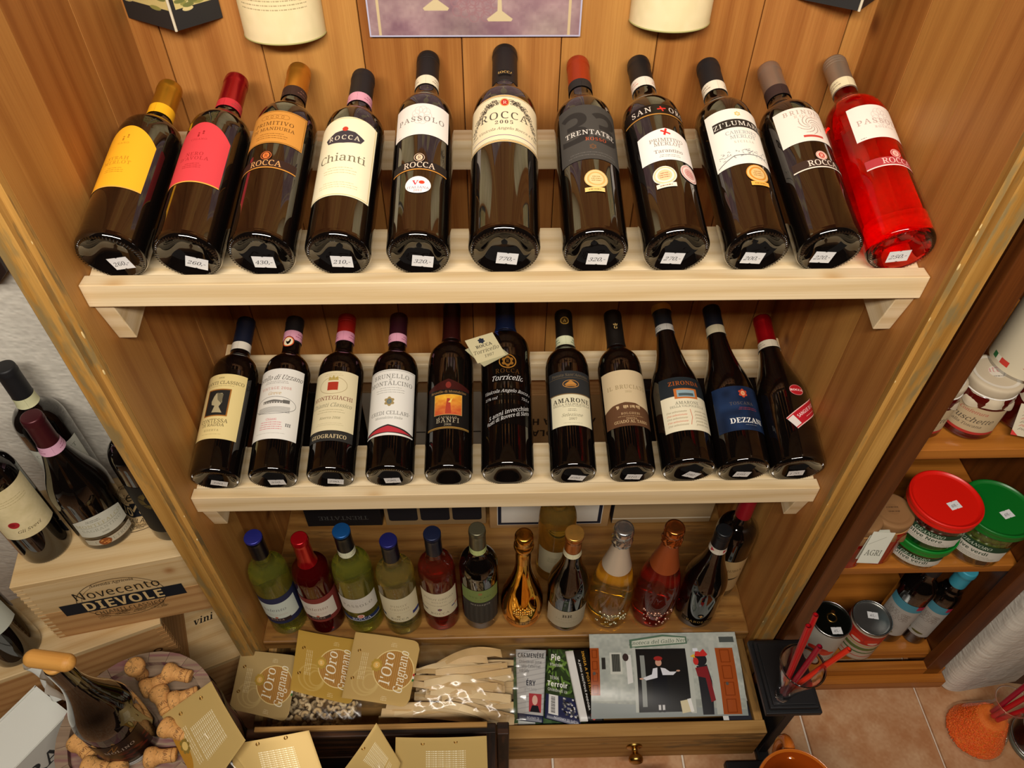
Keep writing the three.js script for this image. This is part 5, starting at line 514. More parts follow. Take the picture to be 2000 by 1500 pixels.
const sticker = (par, x, y, z, s = '69,-', ry = 0) => mesh('price_sticker', remap(new THREE.PlaneGeometry(0.02, 0.014).rotateX(-Math.PI / 2), price(s)), artMat(price(s), 0.6), par, [x, y, z], [0, ry, 0]);
// olive buckets
function bucket(label, pos, R, h, lidC, fillC, name, ry, contents) {
  const t = thing('olive_bucket', label, 'bucket', pos, 0, 'plastic olive buckets'), c = std(lidC, 0.35);
  mesh('tub', lathe([[0, 0], [R * 0.9, 0], [R * 0.905, 0.002], [R * 0.97, h - 0.012], [R * 0.95, h - 0.012], [R * 0.885, 0.004], [0, 0.004]], 48), new THREE.MeshPhysicalMaterial({ color: 0xf4f6ee, roughness: 0.03, transmission: 1, thickness: 0 }), t);
  const ol = new THREE.SphereGeometry(0.0105, 12, 9), m = std(fillC, 0.3), rows = Math.floor((h - 0.014) / 0.017), rp = R * 0.885 - 0.0125;
  for (let j = 0; j < rows; j++) for (let i = 0; i < 18; i++) { const a = (i + 0.5 * (j % 2)) / 18 * 6.28319; if (Math.cos(a) < -0.35) continue; mesh('olive', ol, m, t, [Math.sin(a) * rp, 0.0155 + j * 0.017, Math.cos(a) * rp], [rr(0, 3), rr(0, 3), 0]); }
  mesh('brine', new THREE.CylinderGeometry(R * 0.62, R * 0.6, h - 0.02, 32).translate(0, h / 2, 0), std(fillC, 0.5), t);
  mesh('lid', lathe(smooth([[R * 0.99, h - 0.018], [R * 1.0, h - 0.018, 1], [R * 1.02, h - 0.016], [R * 1.02, h - 0.009], [R * 1.035, h - 0.007], [R * 1.03, h - 0.001], [R * 0.99, h, 1], [R * 0.95, h - 0.002], [R * 0.9, h - 0.0035, 1], [0, h - 0.0035]]), 56), c, t);
  wrapLabel(t, 'label', R * 0.955, h * 0.22, h * 0.62, 120, ry, (k, w, H) => { bg(k, w, H, '#24402a'); T(k, '~ GRANORO', w * 0.5, H * 0.2, 34, '#cfd8c4', 'serif', { skew: 0.3 }); box(k, 0, H * 0.36, w, H * 0.64, '#cfcabc'); T(k, name, w / 2, H * 0.55, 38, '#3a4a3a', 'sans-serif', { bold: 1 }); lines(k, w / 2, H * 0.76, w * 0.8, 3, 12, '#8a8678', 4); });
  sticker(t, 0.008, h - 0.0026, 0.012, '69,-', 0.3); return t;
}
bucket('clear tub of green olives with green lid under the red-lidded tub', [0.695, 0.4485, -0.664], 0.052, 0.062, 0x0d7a26, 0x55602a, 'Olive verdi', -35);
bucket('clear tub of dark olives with bright red lid on top of another tub', [0.694, 0.5108, -0.662], 0.054, 0.08, 0xd8180c, 0x5a1a20, 'Olive Nere', -40);
bucket('tall clear tub of green olives with green lid beside the red-lidded tub', [0.8, 0.4485, -0.668], 0.055, 0.105, 0x0a6a20, 0x5a6a2c, 'Olive verdi', -45);
// jars with paper caps
function jar(label, pos, R, h, glass, paper, opt = {}) {
  const t = thing('preserve_jar', label, 'jar', pos, opt.ry ?? 0, opt.group);
  mesh('glass', lathe(smooth([[0, 0], [R * 0.85, 0, 1], [R, 0.006], [R, 0.012, 1], [R, h * 0.72, 1], [R * 0.95, h * 0.8], [R * 0.84, h * 0.85], [R * 0.84, h * 0.98, 1], [0, h * 0.98]]), 40), glass, t);
  const cap = lathe(smooth([[R * 1.02, h * 0.66], [R * 0.99, h * 0.74], [R * 0.9, h * 0.82], [R * 0.93, h * 0.85], [R * 0.96, h * 0.9], [R * 0.95, h * 0.99], [R * 0.8, h * 1.01], [0, h * 1.012]]), 56), p = cap.attributes.position;
  for (let i = 0; i < p.count; i++) { const y = p.getY(i), a = Math.atan2(p.getZ(i), p.getX(i)); if (y < h * 0.84) { const f = 1 + 0.045 * Math.sin(a * 8) * Math.min(1, (h * 0.86 - y) / (h * 0.15)) + 0.02; p.setX(i, p.getX(i) * f); p.setZ(i, p.getZ(i) * f); p.setY(i, y + 0.004 * Math.sin(a * 4 + 1)); } } cap.computeVertexNormals();
  mesh('paper_cap', cap, std(paper, 0.8, 0, { side: THREE.DoubleSide }), t); mesh('string', new THREE.TorusGeometry(R * 0.93, 0.0011, 6, 44).rotateX(Math.PI / 2), std(opt.string ?? 0xd8d4cc, 0.7), t, [0, h * 0.835, 0]);
  if (opt.draw) wrapLabel(t, 'label', R, h * 0.16, h * 0.64, opt.deg ?? 130, opt.tw ?? -40, opt.draw); if (opt.capDraw) { const a = art(150, 150, opt.capDraw); mkDisc('cap_print', R * 0.82, a, artMat(a, 0.8), t, h * 1.0135); }
  return t;
}
const jam = std(0x4a0d08, 0.12, 0, { clearcoat: 0.6 }), tomato = std(0x8a1408, 0.15, 0, { clearcoat: 0.6 });
jar('red sauce jar with brown paper cap and a folded white card beside the tubs', [0.617, 0.4485, -0.66], 0.036, 0.115, tomato, 0x8a6238, { ry: 0, string: 0xb8864a, draw: (k, w, h) => { bg(k, w, h, '#80140a'); box(k, w * 0.5, h * 0.5, w * 0.3, h * 0.3, '#c8c4ba'); }, deg: 70, capDraw: (k, w, h) => { bg(k, w, h, '#86603a'); lines(k, w / 2, h * 0.3, w * 0.6, 4, 20, '#4a341c', 4); } });
jar('red sauce jar with brown paper cap half hidden by the shelf stile', [0.566, 0.4485, -0.652], 0.034, 0.115, tomato, 0x8a6238, { string: 0xb8864a });
{
  const t = thing('folded_card', 'folded white card with dark lettering leaning on a red sauce jar', 'card', [0.585, 0.4985, -0.612], 0.25), a = art(150, 190, (k, w, h) => { bg(k, w, h, '#dcdccc'); T(k, 'AGRI', w * 0.5, h * 0.66, 46, '#5c5c50', 'serif', { rot: 0.0 }); ln(k, [[10, h * 0.4], [w * 0.7, h * 0.15]], '#a8a898', 3); });
  mesh('card_front', remap(new THREE.BoxGeometry(0.045, 0.062, 0.0007), a), artMat(a, 0.7), t, [0, 0.03, 0], [-0.3, 0, -0.35]); mesh('card_back', new THREE.BoxGeometry(0.045, 0.062, 0.0007), std(0xd4d4c4, 0.7), t, [0.003, 0.03, -0.006], [-0.2, 0, -0.28]);
}
const jamArt = (k, w, h) => { bg(k, w, h, '#b9a27e'); T(k, 'Confettura', w / 2, h * 0.18, 26, '#a8443a', 'serif', { skew: 0.3 }); T(k, 'Bruschette', w / 2, h * 0.46, 44, '#4a4034', 'serif', { skew: 0.35 }); T(k, 'alla Toscana', w / 2, h * 0.68, 24, '#4a4034', 'serif', { skew: 0.3 }); box(k, 0, h * 0.9, w, h * 0.1, '#b0322a'); };
const capArt = (k, w, h) => { bg(k, w, h, '#c9bfae'); T(k, 'Natura', w / 2, h * 0.42, 34, '#b8807a', 'serif', { skew: 0.3 }); lines(k, w / 2, h * 0.62, w * 0.6, 2, 16, '#7a746a', 4); };
const GJ = 'paper-capped preserve jars on the shelf unit';
jar('dark red preserve jar with tan paper cap and script label', [0.644, 0.7655, -0.671], 0.037, 0.1, jam, 0xb8a88e, { draw: jamArt, capDraw: capArt, tw: -38, group: GJ });
jar('paper-capped preserve jar pressed against the shelf stile', [0.576, 0.7655, -0.668], 0.03, 0.098, jam, 0xb8a88e, { draw: jamArt, capDraw: capArt, tw: -30, group: GJ });
{
  const j = jar('preserve jar hung with a folded lettered tag on white string', [0.73, 0.7655, -0.678], 0.037, 0.092, jam, 0xb8a88e, { capDraw: capArt, group: GJ });
  const a = art(200, 200, (k, w, h) => { bg(k, w, h, '#c9bda4'); T(k, '&', w * 0.75, h * 0.18, 40, '#c86a5a', 'serif'); for (let i = 0; i < 6; i++) T(k, 'pesto genovese', w / 2, h * (0.3 + i * 0.11), 21, i % 2 ? '#6a6252' : '#b8584a', 'serif', { skew: 0.4, rot: 0.3 }); poly(k, [[0, h], [0, h * 0.82], [w * 0.16, h]], '#c83a34'); });
  mesh('tag', remap(new THREE.BoxGeometry(0.055, 0.05, 0.0008), a), artMat(a, 0.7), j, [-0.018, 0.042, 0.047], [-0.25, -0.5, 0.05]); mesh('tag_string', new THREE.TubeGeometry(new THREE.CatmullRomCurve3([V(-0.005, 0.075, 0.04), V(-0.004, 0.06, 0.05), V(-0.006, 0.03, 0.054)]), 12, 0.0012, 5), std(0xdedcd4, 0.7), j);
}
{ // white tomato tin standing on the jars
  const t = thing('tomato_tin', 'white paper-wrapped tin with red tomato print on top of the jars', 'tin', [0.686, 0.8665, -0.687]);
  mesh('body', lathe([[0, 0], [0.042, 0], [0.043, 0.0015], [0.042, 0.003], [0.042, 0.107], [0.043, 0.1085], [0.042, 0.11], [0.0405, 0.11], [0.0405, 0.107], [0, 0.107]], 48), M.steel, t);
  wrapLabel(t, 'label', 0.0422, 0.005, 0.105, 220, -40, (k, w, h) => { bg(k, w, h, '#c9bda2'); T(k, 'Mutti', w * 0.62, h * 0.3, 60, '#b83424', 'serif', { bold: 1 }); lines(k, w * 0.6, h * 0.44, w * 0.25, 2, 12, '#7a725e', 4); ell(k, w * 0.58, h * 0.68, 52, 46, '#c0321c'); poly(k, [[w * 0.5, h * 0.82], [w * 0.6, h * 0.8], [w * 0.62, h * 0.9]], '#a82a18'); box(k, w * 0.24, h * 0.84, 26, 30, '#2c6a3a'); box(k, w * 0.24 + 26, h * 0.84, 26, 30, '#dcd4c0'); box(k, w * 0.24 + 52, h * 0.84, 44, 30, '#c0382c'); });
}
// tins on the bottom shelf
function tin(label, pos, R, h, lidM, draw, ry, pull) {
  const t = thing('food_tin', label, 'tin', pos, ry);
  mesh('body', lathe([[0, 0], [R, 0], [R + 0.001, 0.0015], [R, 0.003], [R, h - 0.003], [R + 0.001, h - 0.0015], [R, h], [R - 0.002, h - 0.0005], [R - 0.0025, h - 0.005]], 48), M.steel, t);
  mesh('lid', lathe([[R - 0.0025, h - 0.005], [R - 0.006, h - 0.0045], [R - 0.0075, h - 0.0055], [R - 0.013, h - 0.005], [0, h - 0.005]], 48), lidM, t);
  wrapLabel(t, 'label', R + 0.0003, 0.004, h - 0.005, 358, 0, draw, 0.4); sticker(t, pull ? 0.014 : 0.004, h - 0.004, pull ? 0.018 : -0.006, '45,-', pull ? 0.5 : -0.2);
  if (pull) { const p = new THREE.Group(); p.name = 'ring_pull'; t.add(p); mesh('ring', new THREE.TorusGeometry(0.009, 0.0014, 8, 24).rotateX(Math.PI / 2), M.brass, p, [0.0, h - 0.003, -0.004]); mesh('rivet', new THREE.CylinderGeometry(0.004, 0.004, 0.0025, 16), M.brass, p, [0, h - 0.004, -0.018]); }
  return t;
}
tin('food tin with black ring-pull lid and pale tomato label', [0.628, 0.1005, -0.647], 0.0375, 0.11, std(0x171a14, 0.25, 0.7), (k, w, h) => { bg(k, w, h, '#b8b4a8'); for (let i = 0; i < 3; i++) { const x = w * (0.16 + i * 0.34); ell(k, x, h * 0.6, 60, 42, '#c0281a'); ell(k, x + 50, h * 0.66, 50, 30, '#d8422c'); T(k, 'POMODORI PELATI', x, h * 0.86, 26, '#6a5a4a', 'serif'); } }, -0.5, true);
tin('food tin with plain silver lid and red tomato label', [0.7085, 0.1005, -0.648], 0.037, 0.11, std(0x9a9a96, 0.3, 0.9), (k, w, h) => { bg(k, w, h, '#b9a894'); box(k, 0, h * 0.06, w, h * 0.34, '#b0281c'); for (let i = 0; i < 7; i++) { ell(k, w * (0.07 + i * 0.14), h * 0.27, 46, 36, '#c8301c'); ell(k, w * (0.08 + i * 0.14), h * 0.33, 30, 14, '#d8b8a8'); } box(k, 0, h * 0.44, w, 10, '#c09a4a'); box(k, 0, h * 0.52, w, h * 0.1, '#5a6a34'); box(k, 0, h * 0.7, w, 16, '#4a6a3c'); box(k, 0, h * 0.86, w, 8, '#b8322a'); }, 0, false);
tin('red food tin with white top line behind the front tins', [0.642, 0.1005, -0.76], 0.0375, 0.11, std(0x9a9a96, 0.3, 0.9), (k, w, h) => { bg(k, w, h, '#b0281c'); box(k, 0, h * 0.08, w, 12, '#e0d0c4'); }, 0, false);
const GB = 'dark bottles with pale blue-topped labels on the bottom shelf';
for (const [x, z, H, cap, lab] of [[0.783, -0.676, 0.285, 0x15171a, 'dark bottle with grey patterned label beside the silver-lidded tin'], [0.8365, -0.664, 0.262, 0x3a9ab0, 'slimmer dark bottle with turquoise cap and pale label by the shelf end']])
  bottle({ name: 'vinegar_bottle', label: lab, group: GB, R: x < 0.8 ? 0.032 : 0.0245, H, pos: [x, 0.1005, z], ry: -0.75, cap: { col: cap, metal: 0.1, rough: 0.5, len: 0.05, lipR: x < 0.8 ? undefined : 0.0165 }, labels: [{ y0: 0.035, y1: 0.155, deg: 120, draw: (k, w, h) => { bg(k, w, h, '#aaa69e'); box(k, 0, 0, w, h * 0.2, '#4a8a9c'); box(k, w * 0.8, 0, w * 0.2, h * 0.12, '#a82a44'); for (let i = 0; i < 26; i++) ring(k, w * (0.2 + 0.6 * hash(i, 1, 81)), h * (0.3 + 0.22 * hash(i, 2, 81)), 13, 13, '#857d74', 3); lines(k, w / 2, h * 0.68, w * 0.5, 3, 18, '#8a857c', 4); ell(k, w * 0.5, h * 0.9, 40, 12, '#5a5426'); } }] });
// ---------------------------------------------------------------- black stand with glass vase and red reeds
{
  const t = thing('black_stand', 'low black painted stand with stepped edges between drawer and shelves', 'stand'), y = 0.25, x0 = 0.492, x1 = 0.537 + 0.048;
  const cx = 0.4935, w = 0.098, cz = -0.5275, d = 0.133;
  mesh('top_board', new RoundedBoxGeometry(w, 0.012, d, 2, 0.002), M.black, t, [cx, y - 0.016, cz]); mesh('upper_step', new RoundedBoxGeometry(w - 0.012, 0.01, d - 0.012, 2, 0.002), M.black, t, [cx, y - 0.006, cz]); mesh('panel', new RoundedBoxGeometry(w - 0.022, 0.004, d - 0.022, 2, 0.0012), M.black, t, [cx, y + 0.0005, cz]);
  mesh('leg', new RoundedBoxGeometry(0.018, 0.222, 0.1, 1, 0.002), M.black, t, [0.4955, 0.117, -0.518]); mesh('foot', new RoundedBoxGeometry(0.024, 0.016, 0.15, 1, 0.003), M.black, t, [0.4955, 0.008, -0.515]); mesh('foot_bar', new RoundedBoxGeometry(0.095, 0.02, 0.02, 1, 0.003), M.black, t, [0.465, 0.01, -0.443]);
}
const solidGlass = new THREE.MeshPhysicalMaterial({ color: 0xffffff, roughness: 0.01, transmission: 1, thickness: 0.002, ior: 1.5 });
const clearGlass = new THREE.MeshPhysicalMaterial({ color: 0xffffff, roughness: 0.02, transmission: 1, thickness: 0, ior: 1.45 });
const reedM = [std(0xb8101a, 0.35, 0, { clearcoat: 0.4 }), std(0xd8301a, 0.35, 0, { clearcoat: 0.4 }), std(0x9a0d2a, 0.35, 0, { clearcoat: 0.4 })];
function reed(a, b, m, label, group) {                               // a thin paper tube, ringed and hollow
  const A = V(...a), B = V(...b), L = A.distanceTo(B), t = thing('red_reed', label, 'reed', a, 0, group); t.quaternion.setFromUnitVectors(V(0, 1, 0), B.clone().sub(A).normalize());
  const r = 0.0046; mesh('tube', lathe([[r * 0.6, 0], [r, 0.0002], [r, L * 0.3], [r * 1.06, L * 0.31], [r, L * 0.32], [r, L * 0.62], [r * 1.06, L * 0.63], [r, L * 0.64], [r, L], [r * 0.62, L], [r * 0.6, L - 0.02], [r * 0.6, 0]], 16), m, t); mesh('core', new THREE.CircleGeometry(r * 0.6, 14).rotateX(-Math.PI / 2), std(0x2a0a14, 0.8), t, [0, L - 0.006, 0]); return t;
}
{
  const vx = 0.474, vz = -0.487, vy = 0.2532, t = thing('glass_vase', 'clear conical glass vase of red reeds on the black stand', 'vase', [vx, vy, vz]);
  mesh('glass', lathe(smooth([[0, 0.001], [0.012, 0, 1], [0.0125, 0.004], [0.014, 0.02], [0.021, 0.06], [0.03, 0.1], [0.036, 0.126], [0.0365, 0.127], [0.0345, 0.126], [0.0285, 0.1], [0.0195, 0.06], [0.0118, 0.02], [0.009, 0.008], [0, 0.007]]), 48), solidGlass, t);
  mesh('rim', new THREE.TorusGeometry(0.0362, 0.0009, 8, 48).rotateX(Math.PI / 2), solidGlass, t, [0, 0.127, 0]);
  const G = 'red reeds in the conical vase';
  [[[0.471, 0.2662, -0.489], [0.461, 0.475, -0.509], 0, 'hollow red reed in the vase, the shorter of the close pair'], [[0.4745, 0.2662, -0.4925], [0.4705, 0.492, -0.519], 0, 'hollow red reed in the vase, the tallest of the close pair'], [[0.475, 0.2662, -0.484], [0.484, 0.44, -0.4915], 2, 'dark crimson reed standing alone in the vase'], [[0.4785, 0.27, -0.487], [0.531, 0.435, -0.4885], 1, 'orange-red reed leaning far out of the vase over the tins']].forEach(([a, b, m, l]) => reed(a, b, reedM[m], l, G));
}
{ // conical flask of orange grains with reeds
  const c = [0.935, -0.5], t = thing('conical_flask', 'glass laboratory flask filled with orange grains on the tile floor', 'flask', [c[0], 0.0005, c[1]]);
  const pr = smooth([[0, 0.001], [0.05, 0, 1], [0.0565, 0.004], [0.0575, 0.01], [0.054, 0.02], [0.04, 0.062], [0.0285, 0.098], [0.0225, 0.118], [0.0222, 0.142], [0.0255, 0.157], [0.03, 0.1625]]);
  mesh('glass', lathe(pr, 56), clearGlass, t); mesh('rim', new THREE.TorusGeometry(0.0295, 0.0012, 8, 48).rotateX(Math.PI / 2), solidGlass, t, [0, 0.1625, 0]);
  const grainM = (() => { const tx = dataTex(256, (u, v) => { const n = vnoise(u * 90, v * 90, 601, 90, 90); return [226 + 26 * n, 84 + 66 * n, 18 + 24 * n]; }); tx.repeat.set(3, 2); return new THREE.MeshPhysicalMaterial({ map: tx, bumpMap: tx, bumpScale: 0.002, roughness: 0.7 }); })();
  mesh('grain_fill', lathe(smooth([[0, 0.003], [0.046, 0.0045], [0.051, 0.007], [0.0515, 0.011], [0.048, 0.02], [0.0343, 0.06], [0.0268, 0.082], [0.018, 0.086], [0, 0.079]]), 48), grainM, t);
  const g = new THREE.SphereGeometry(0.0017, 6, 4).scale(0.8, 0.8, 1.9), im = new THREE.InstancedMesh(g, std(0xf07a22, 0.6), 2600), mm = new THREE.Matrix4(), q = new THREE.Quaternion(), E = new THREE.Euler(); im.name = 'loose_grains'; im.userData.kind = 'stuff';
  const col = new THREE.Color(); for (let i = 0; i < 2600; i++) { const y = 0.006 + 0.076 * Math.pow(rnd(), 1.3), f = y < 0.011 ? 0.0542 : y < 0.02 ? 0.0545 - (y - 0.011) * 0.41 : 0.0508 - (y - 0.02) * 0.345, a = rnd() * 6.28319; q.setFromEuler(E.set(rnd() * 6, rnd() * 6, rnd() * 6)); mm.compose(V((f - 0.0026) * Math.sin(a), y, (f - 0.0026) * Math.cos(a)), q, V(1, 1, 1)); im.setMatrixAt(i, mm); im.setColorAt(i, col.setHSL(0.04 + 0.05 * rnd(), 1, 0.62 + 0.34 * rnd())); } t.add(im);
  const G = 'red reeds in the conical flask';
  reed([0.933, 0.088, -0.5], [1.0, 0.28, -0.515], reedM[0], 'red reed in the orange flask, in the middle of the three', G); reed([0.938, 0.088, -0.493], [1.012, 0.268, -0.487], reedM[0], 'red reed in the orange flask leaning over the ribbed dish', G); reed([0.936, 0.088, -0.508], [0.985, 0.285, -0.536], reedM[2], 'crimson reed in the orange flask nearest the plaster pier', G);
}
{ // ribbed glass dish with dark fill beside the flask
  const t = thing('ribbed_dish', 'ribbed glass dish with dark contents beside the flask', 'dish', [1.045, 0.0005, -0.475]);
  mesh('base', lathe([[0, 0], [0.045, 0], [0.047, 0.004], [0.049, 0.02], [0, 0.02]], 48), std(0x6a6a5c, 0.25, 0.2), t); mesh('fill', lathe(smooth([[0.047, 0.021], [0.05, 0.03], [0.046, 0.075], [0.04, 0.085], [0, 0.088]]), 48), std(0x23100c, 0.25, 0, { clearcoat: 0.6 }), t);
  for (const y of [0.024, 0.038, 0.053, 0.068]) mesh('wire_ring', new THREE.TorusGeometry(0.0505 - y * 0.05, 0.0014, 8, 56).rotateX(Math.PI / 2), M.steel, t, [0, y, 0]);
}
// ---------------------------------------------------------------- pasta packs, magazines, print in the drawer
const oro = (tone) => art(330, 330, (k, w, h) => {
  bg(k, w, h, tone); for (let i = 0; i < 3; i++) ring(k, w * 0.3 + i * 12, h * 0.72, 66 - i * 16, 66 - i * 14, 'rgba(226,204,140,0.28)', 8);
  lines(k, w * 0.5, h * 0.12, 0, 0, 0, '#fff'); k.save(); k.translate(w * 0.18, h * 0.5); k.rotate(-Math.PI / 2); for (let i = 0; i < 4; i++) lines(k, 0, i * 9, h * 0.52, 1, 4, 'rgba(240,226,184,0.85)', 3); k.restore();
  ell(k, w * 0.68, h * 0.5, 98, 98, '#b98a48'); for (let i = -9; i <= 9; i++) ln(k, [[w * 0.68 + i * 10, h * 0.5 - Math.sqrt(9500 - i * i * 100)], [w * 0.68 + i * 10, h * 0.5 + Math.sqrt(9500 - i * i * 100)]], '#a87838', 4); ring(k, w * 0.68, h * 0.5, 98, 98, '#e8d090', 5);
  for (let i = 0; i < 9; i++) ell(k, w * 0.42 + 20 * Math.cos(i * 0.7), h * 0.46 + 24 * Math.sin(i * 0.7), 9, 9, '#b8963e'); ell(k, w * 0.42, h * 0.46, 17, 17, '#e2b45c'); T(k, 'S', w * 0.42, h * 0.46, 24, '#f4e4b8', 'serif');
  T(k, "l'Oro", w * 0.585, h * 0.48, 70, '#f6efd8', 'serif', { rot: -Math.PI / 2, skew: 0.15 }); T(k, 'Gragnano', w * 0.79, h * 0.5, 62, '#f6efd8', 'serif', { rot: -Math.PI / 2, skew: 0.15, sx: 0.72 });
  for (const y of [0.1, 0.9]) lines(k, w * 0.62, h * y, 30, 3, 8, 'rgba(240,228,190,0.7)', 3); box(k, w - 9, h * 0.58, 9, 12, '#3a7a3a'); box(k, w - 9, h * 0.54, 9, 12, '#e8e4d8'); box(k, w - 9, h * 0.5, 9, 12, '#b8322a');
});
const oroText = art(330, 330, (k, w, h) => { bg(k, w, h, '#c6a868'); for (let i = 0; i < 14; i++) lines(k, w * 0.55, h * 0.22 + i * 11, w * 0.56, 1, 4, 'rgba(246,236,204,0.95)', 5); for (let i = 0; i < 3; i++) lines(k, w * 0.5, h * 0.72 + i * 12, w * 0.6, 1, 4, 'rgba(246,236,204,0.9)', 4); ell(k, w * 0.45, h * 0.98, 90, 50, '#b8842e'); for (let i = 0; i < 8; i++) ell(k, w * 0.45 + 22 * Math.cos(i * 0.8), h * 0.87 + 20 * Math.sin(i * 0.8), 8, 8, '#8a7434'); ell(k, w * 0.45, h * 0.87, 16, 16, '#e0c070'); });
// a sheet through four corner points (back-left, back-right, front-right, front-left), bent by b, given thickness
function sheetG(c, b = 0, th = 0.0007, nu = 14, nv = 10, fn = null, rd = 0) {
  const P = c.map((p) => V(...p)), nrm = P[1].clone().sub(P[0]).cross(P[3].clone().sub(P[0])).normalize().negate(), pos = [], uv = [], idx = [];
  for (const s of [1, 0]) for (let j = 0; j <= nv; j++) for (let i = 0; i <= nu; i++) { const u = i / nu, v0 = j / nv, q0 = rd && u > 1 - rd ? Math.sqrt(Math.max(0, 1 - ((u - 1 + rd) / rd) ** 2)) : 1, v = v0 < 0.5 ? v0 + (0.5 - v0) * 2 * rd * (1 - q0) : v0 - (v0 - 0.5) * 2 * rd * (1 - q0), p = P[3].clone().lerp(P[2], u).lerp(P[0].clone().lerp(P[1], u), v); const h = b * 4 * u * (1 - u) + (fn ? fn(u, v) : 0) + (s ? th : 0); p.addScaledVector(nrm.y > 0 ? nrm : nrm.clone().negate(), h); pos.push(p.x, p.y, p.z); uv.push(u, v); }
  const N = (nu + 1) * (nv + 1), q = (a, b2, c2, d) => idx.push(a, b2, c2, a, c2, d);
  for (let j = 0; j < nv; j++) for (let i = 0; i < nu; i++) { const a = j * (nu + 1) + i; q(a, a + 1, a + nu + 2, a + nu + 1); q(N + a + nu + 1, N + a + nu + 2, N + a + 1, N + a); }
  for (let i = 0; i < nu; i++) { q(N + i, N + i + 1, i + 1, i); const a = nv * (nu + 1) + i; q(a, a + 1, N + a + 1, N + a); }
  for (let j = 0; j < nv; j++) { const a = j * (nu + 1); q(a, a + nu + 1, N + a + nu + 1, N + a); const e = a + nu; q(N + e, N + e + nu + 1, e + nu + 1, e); }
  const g = new THREE.BufferGeometry(); g.setAttribute('position', new THREE.Float32BufferAttribute(pos, 3)); g.setAttribute('uv', new THREE.Float32BufferAttribute(uv, 2)); g.setIndex(idx); g.computeVertexNormals(); return g;
}
const film = new THREE.MeshPhysicalMaterial({ color: 0xffffff, roughness: 0.18, transmission: 1, thickness: 0, ior: 1.4 });
const eyelet = new THREE.TorusGeometry(0.0022, 0.0009, 6, 18).rotateX(Math.PI / 2);
function card(par, c, a, bend, eyes, rd = 0.12) {
  const g = remap(sheetG(c, bend, 0.0007, 30, 12, null, rd), a), m = mesh('gold_card', g, artMat(a, 0.46, { metalness: 0.2 }), par);
  const P = c.map((p) => V(...p)); for (const [u, v] of eyes ?? [[0.12, 0.72], [0.1, 0.3]]) { const p = P[3].clone().lerp(P[2], u).lerp(P[0].clone().lerp(P[1], u), v); mesh('eyelet', eyelet, M.brass, m, [p.x, p.y + bend * 4 * u * (1 - u) + 0.0016, p.z]); } return m;
}
const GP = 'bags of dried pasta with gold header cards';
const pastaM = [std(0xe2c390, 0.6), std(0xd8b67e, 0.6), std(0xead0a0, 0.6)];
function ribbonG(p0, p1, w, bow, twist) { const n = 12, A = V(...p0), B = V(...p1), dir = B.clone().sub(A).normalize(), side = dir.clone().cross(V(0, 1, 0)).normalize(), pos = [], idx = []; for (let s = 0; s < 2; s++) for (let i = 0; i <= n; i++) { const t = i / n, c = A.clone().lerp(B, t); c.y += bow * 4 * t * (1 - t) - (s ? 0.0011 : 0); c.addScaledVector(side, twist * Math.sin(t * 3.1)); const k = side.clone().applyAxisAngle(dir, 0.3 * Math.sin(t * 5 + twist * 300)); for (const e of [-1, 1]) { const q = c.clone().addScaledVector(k, e * w / 2); pos.push(q.x, q.y, q.z); } } const N = (n + 1) * 2; for (let i = 0; i < n; i++) { const a = i * 2; idx.push(a, a + 1, a + 3, a, a + 3, a + 2, N + a, N + a + 3, N + a + 1, N + a, N + a + 2, N + a + 3, a, a + 2, N + a + 2, a, N + a + 2, N + a, a + 1, N + a + 1, N + a + 3, a + 1, N + a + 3, a + 3); } const g = new THREE.BufferGeometry(); g.setAttribute('position', new THREE.Float32BufferAttribute(pos, 3)); g.setIndex(idx); g.computeVertexNormals(); return g; }
{ // ribbon pasta pack
  const t = thing('pasta_pack', 'clear bag of broad ribbon pasta with gold header card lying across the drawer', 'pasta pack', [0, 0, 0], 0, GP);
  for (let i = 0; i < 96; i++) { const layer = Math.floor(i / 24), f = (i % 24) / 23, z0 = -0.61 + 0.128 * f + rr(-0.006, 0.006), fan = (f - 0.5) * 0.03, y = 0.062 + layer * 0.026 + 0.02 * Math.sin(f * 3.14) + rr(0, 0.006), x0 = -0.158 + rr(-0.03, 0.04) - (f > 0.75 ? 0.06 : 0), x1 = 0.012 + rr(-0.035, 0.02) - layer * 0.008; mesh('pasta_ribbon', ribbonG([x0, y + 0.012, z0 - fan], [x1, y - 0.004 - rr(0, 0.012), Math.min(-0.495, z0 + fan + rr(-0.012, 0.012))], rr(0.011, 0.017), rr(0.004, 0.016), rr(-0.014, 0.014)), pastaM[i % 3], t); }
  const bag = sheetG([[-0.165, 0.192, -0.625], [0.036, 0.16, -0.615], [0.03, 0.15, -0.492], [-0.175, 0.172, -0.492]], 0, 0.0003, 26, 18, (u, v) => 0.02 * Math.pow(Math.sin(Math.PI * v), 0.6) * Math.sin(Math.PI * Math.min(1, 0.15 + u)) + 0.0022 * Math.sin(u * 33 + v * 17) + 0.0018 * Math.sin(v * 39 - u * 13)); mesh('film', bag, film, t);
  card(t, [[-0.287, 0.222, -0.634], [-0.163, 0.218, -0.614], [-0.18, 0.208, -0.497], [-0.299, 0.212, -0.516]], oro('#c2a263'), 0.004);
}
const mac = (() => { const c = new THREE.CatmullRomCurve3([V(-0.006, 0, 0.003), V(-0.003, 0, -0.002), V(0.003, 0, -0.002), V(0.006, 0, 0.003)]); return new THREE.TubeGeometry(c, 8, 0.0032, 8); })();
function macBag(t, x0, x1, z0, z1, y0, n, layers) { for (let i = 0; i < n; i++) { const l = i % layers; mesh('macaroni', mac, pastaM[i % 3], t, [rr(x0, x1), y0 + l * 0.011 + rr(0, 0.005), rr(z0, z1)], [rr(-0.6, 0.6), rr(0, 6.28), rr(-0.6, 0.6)]); } }
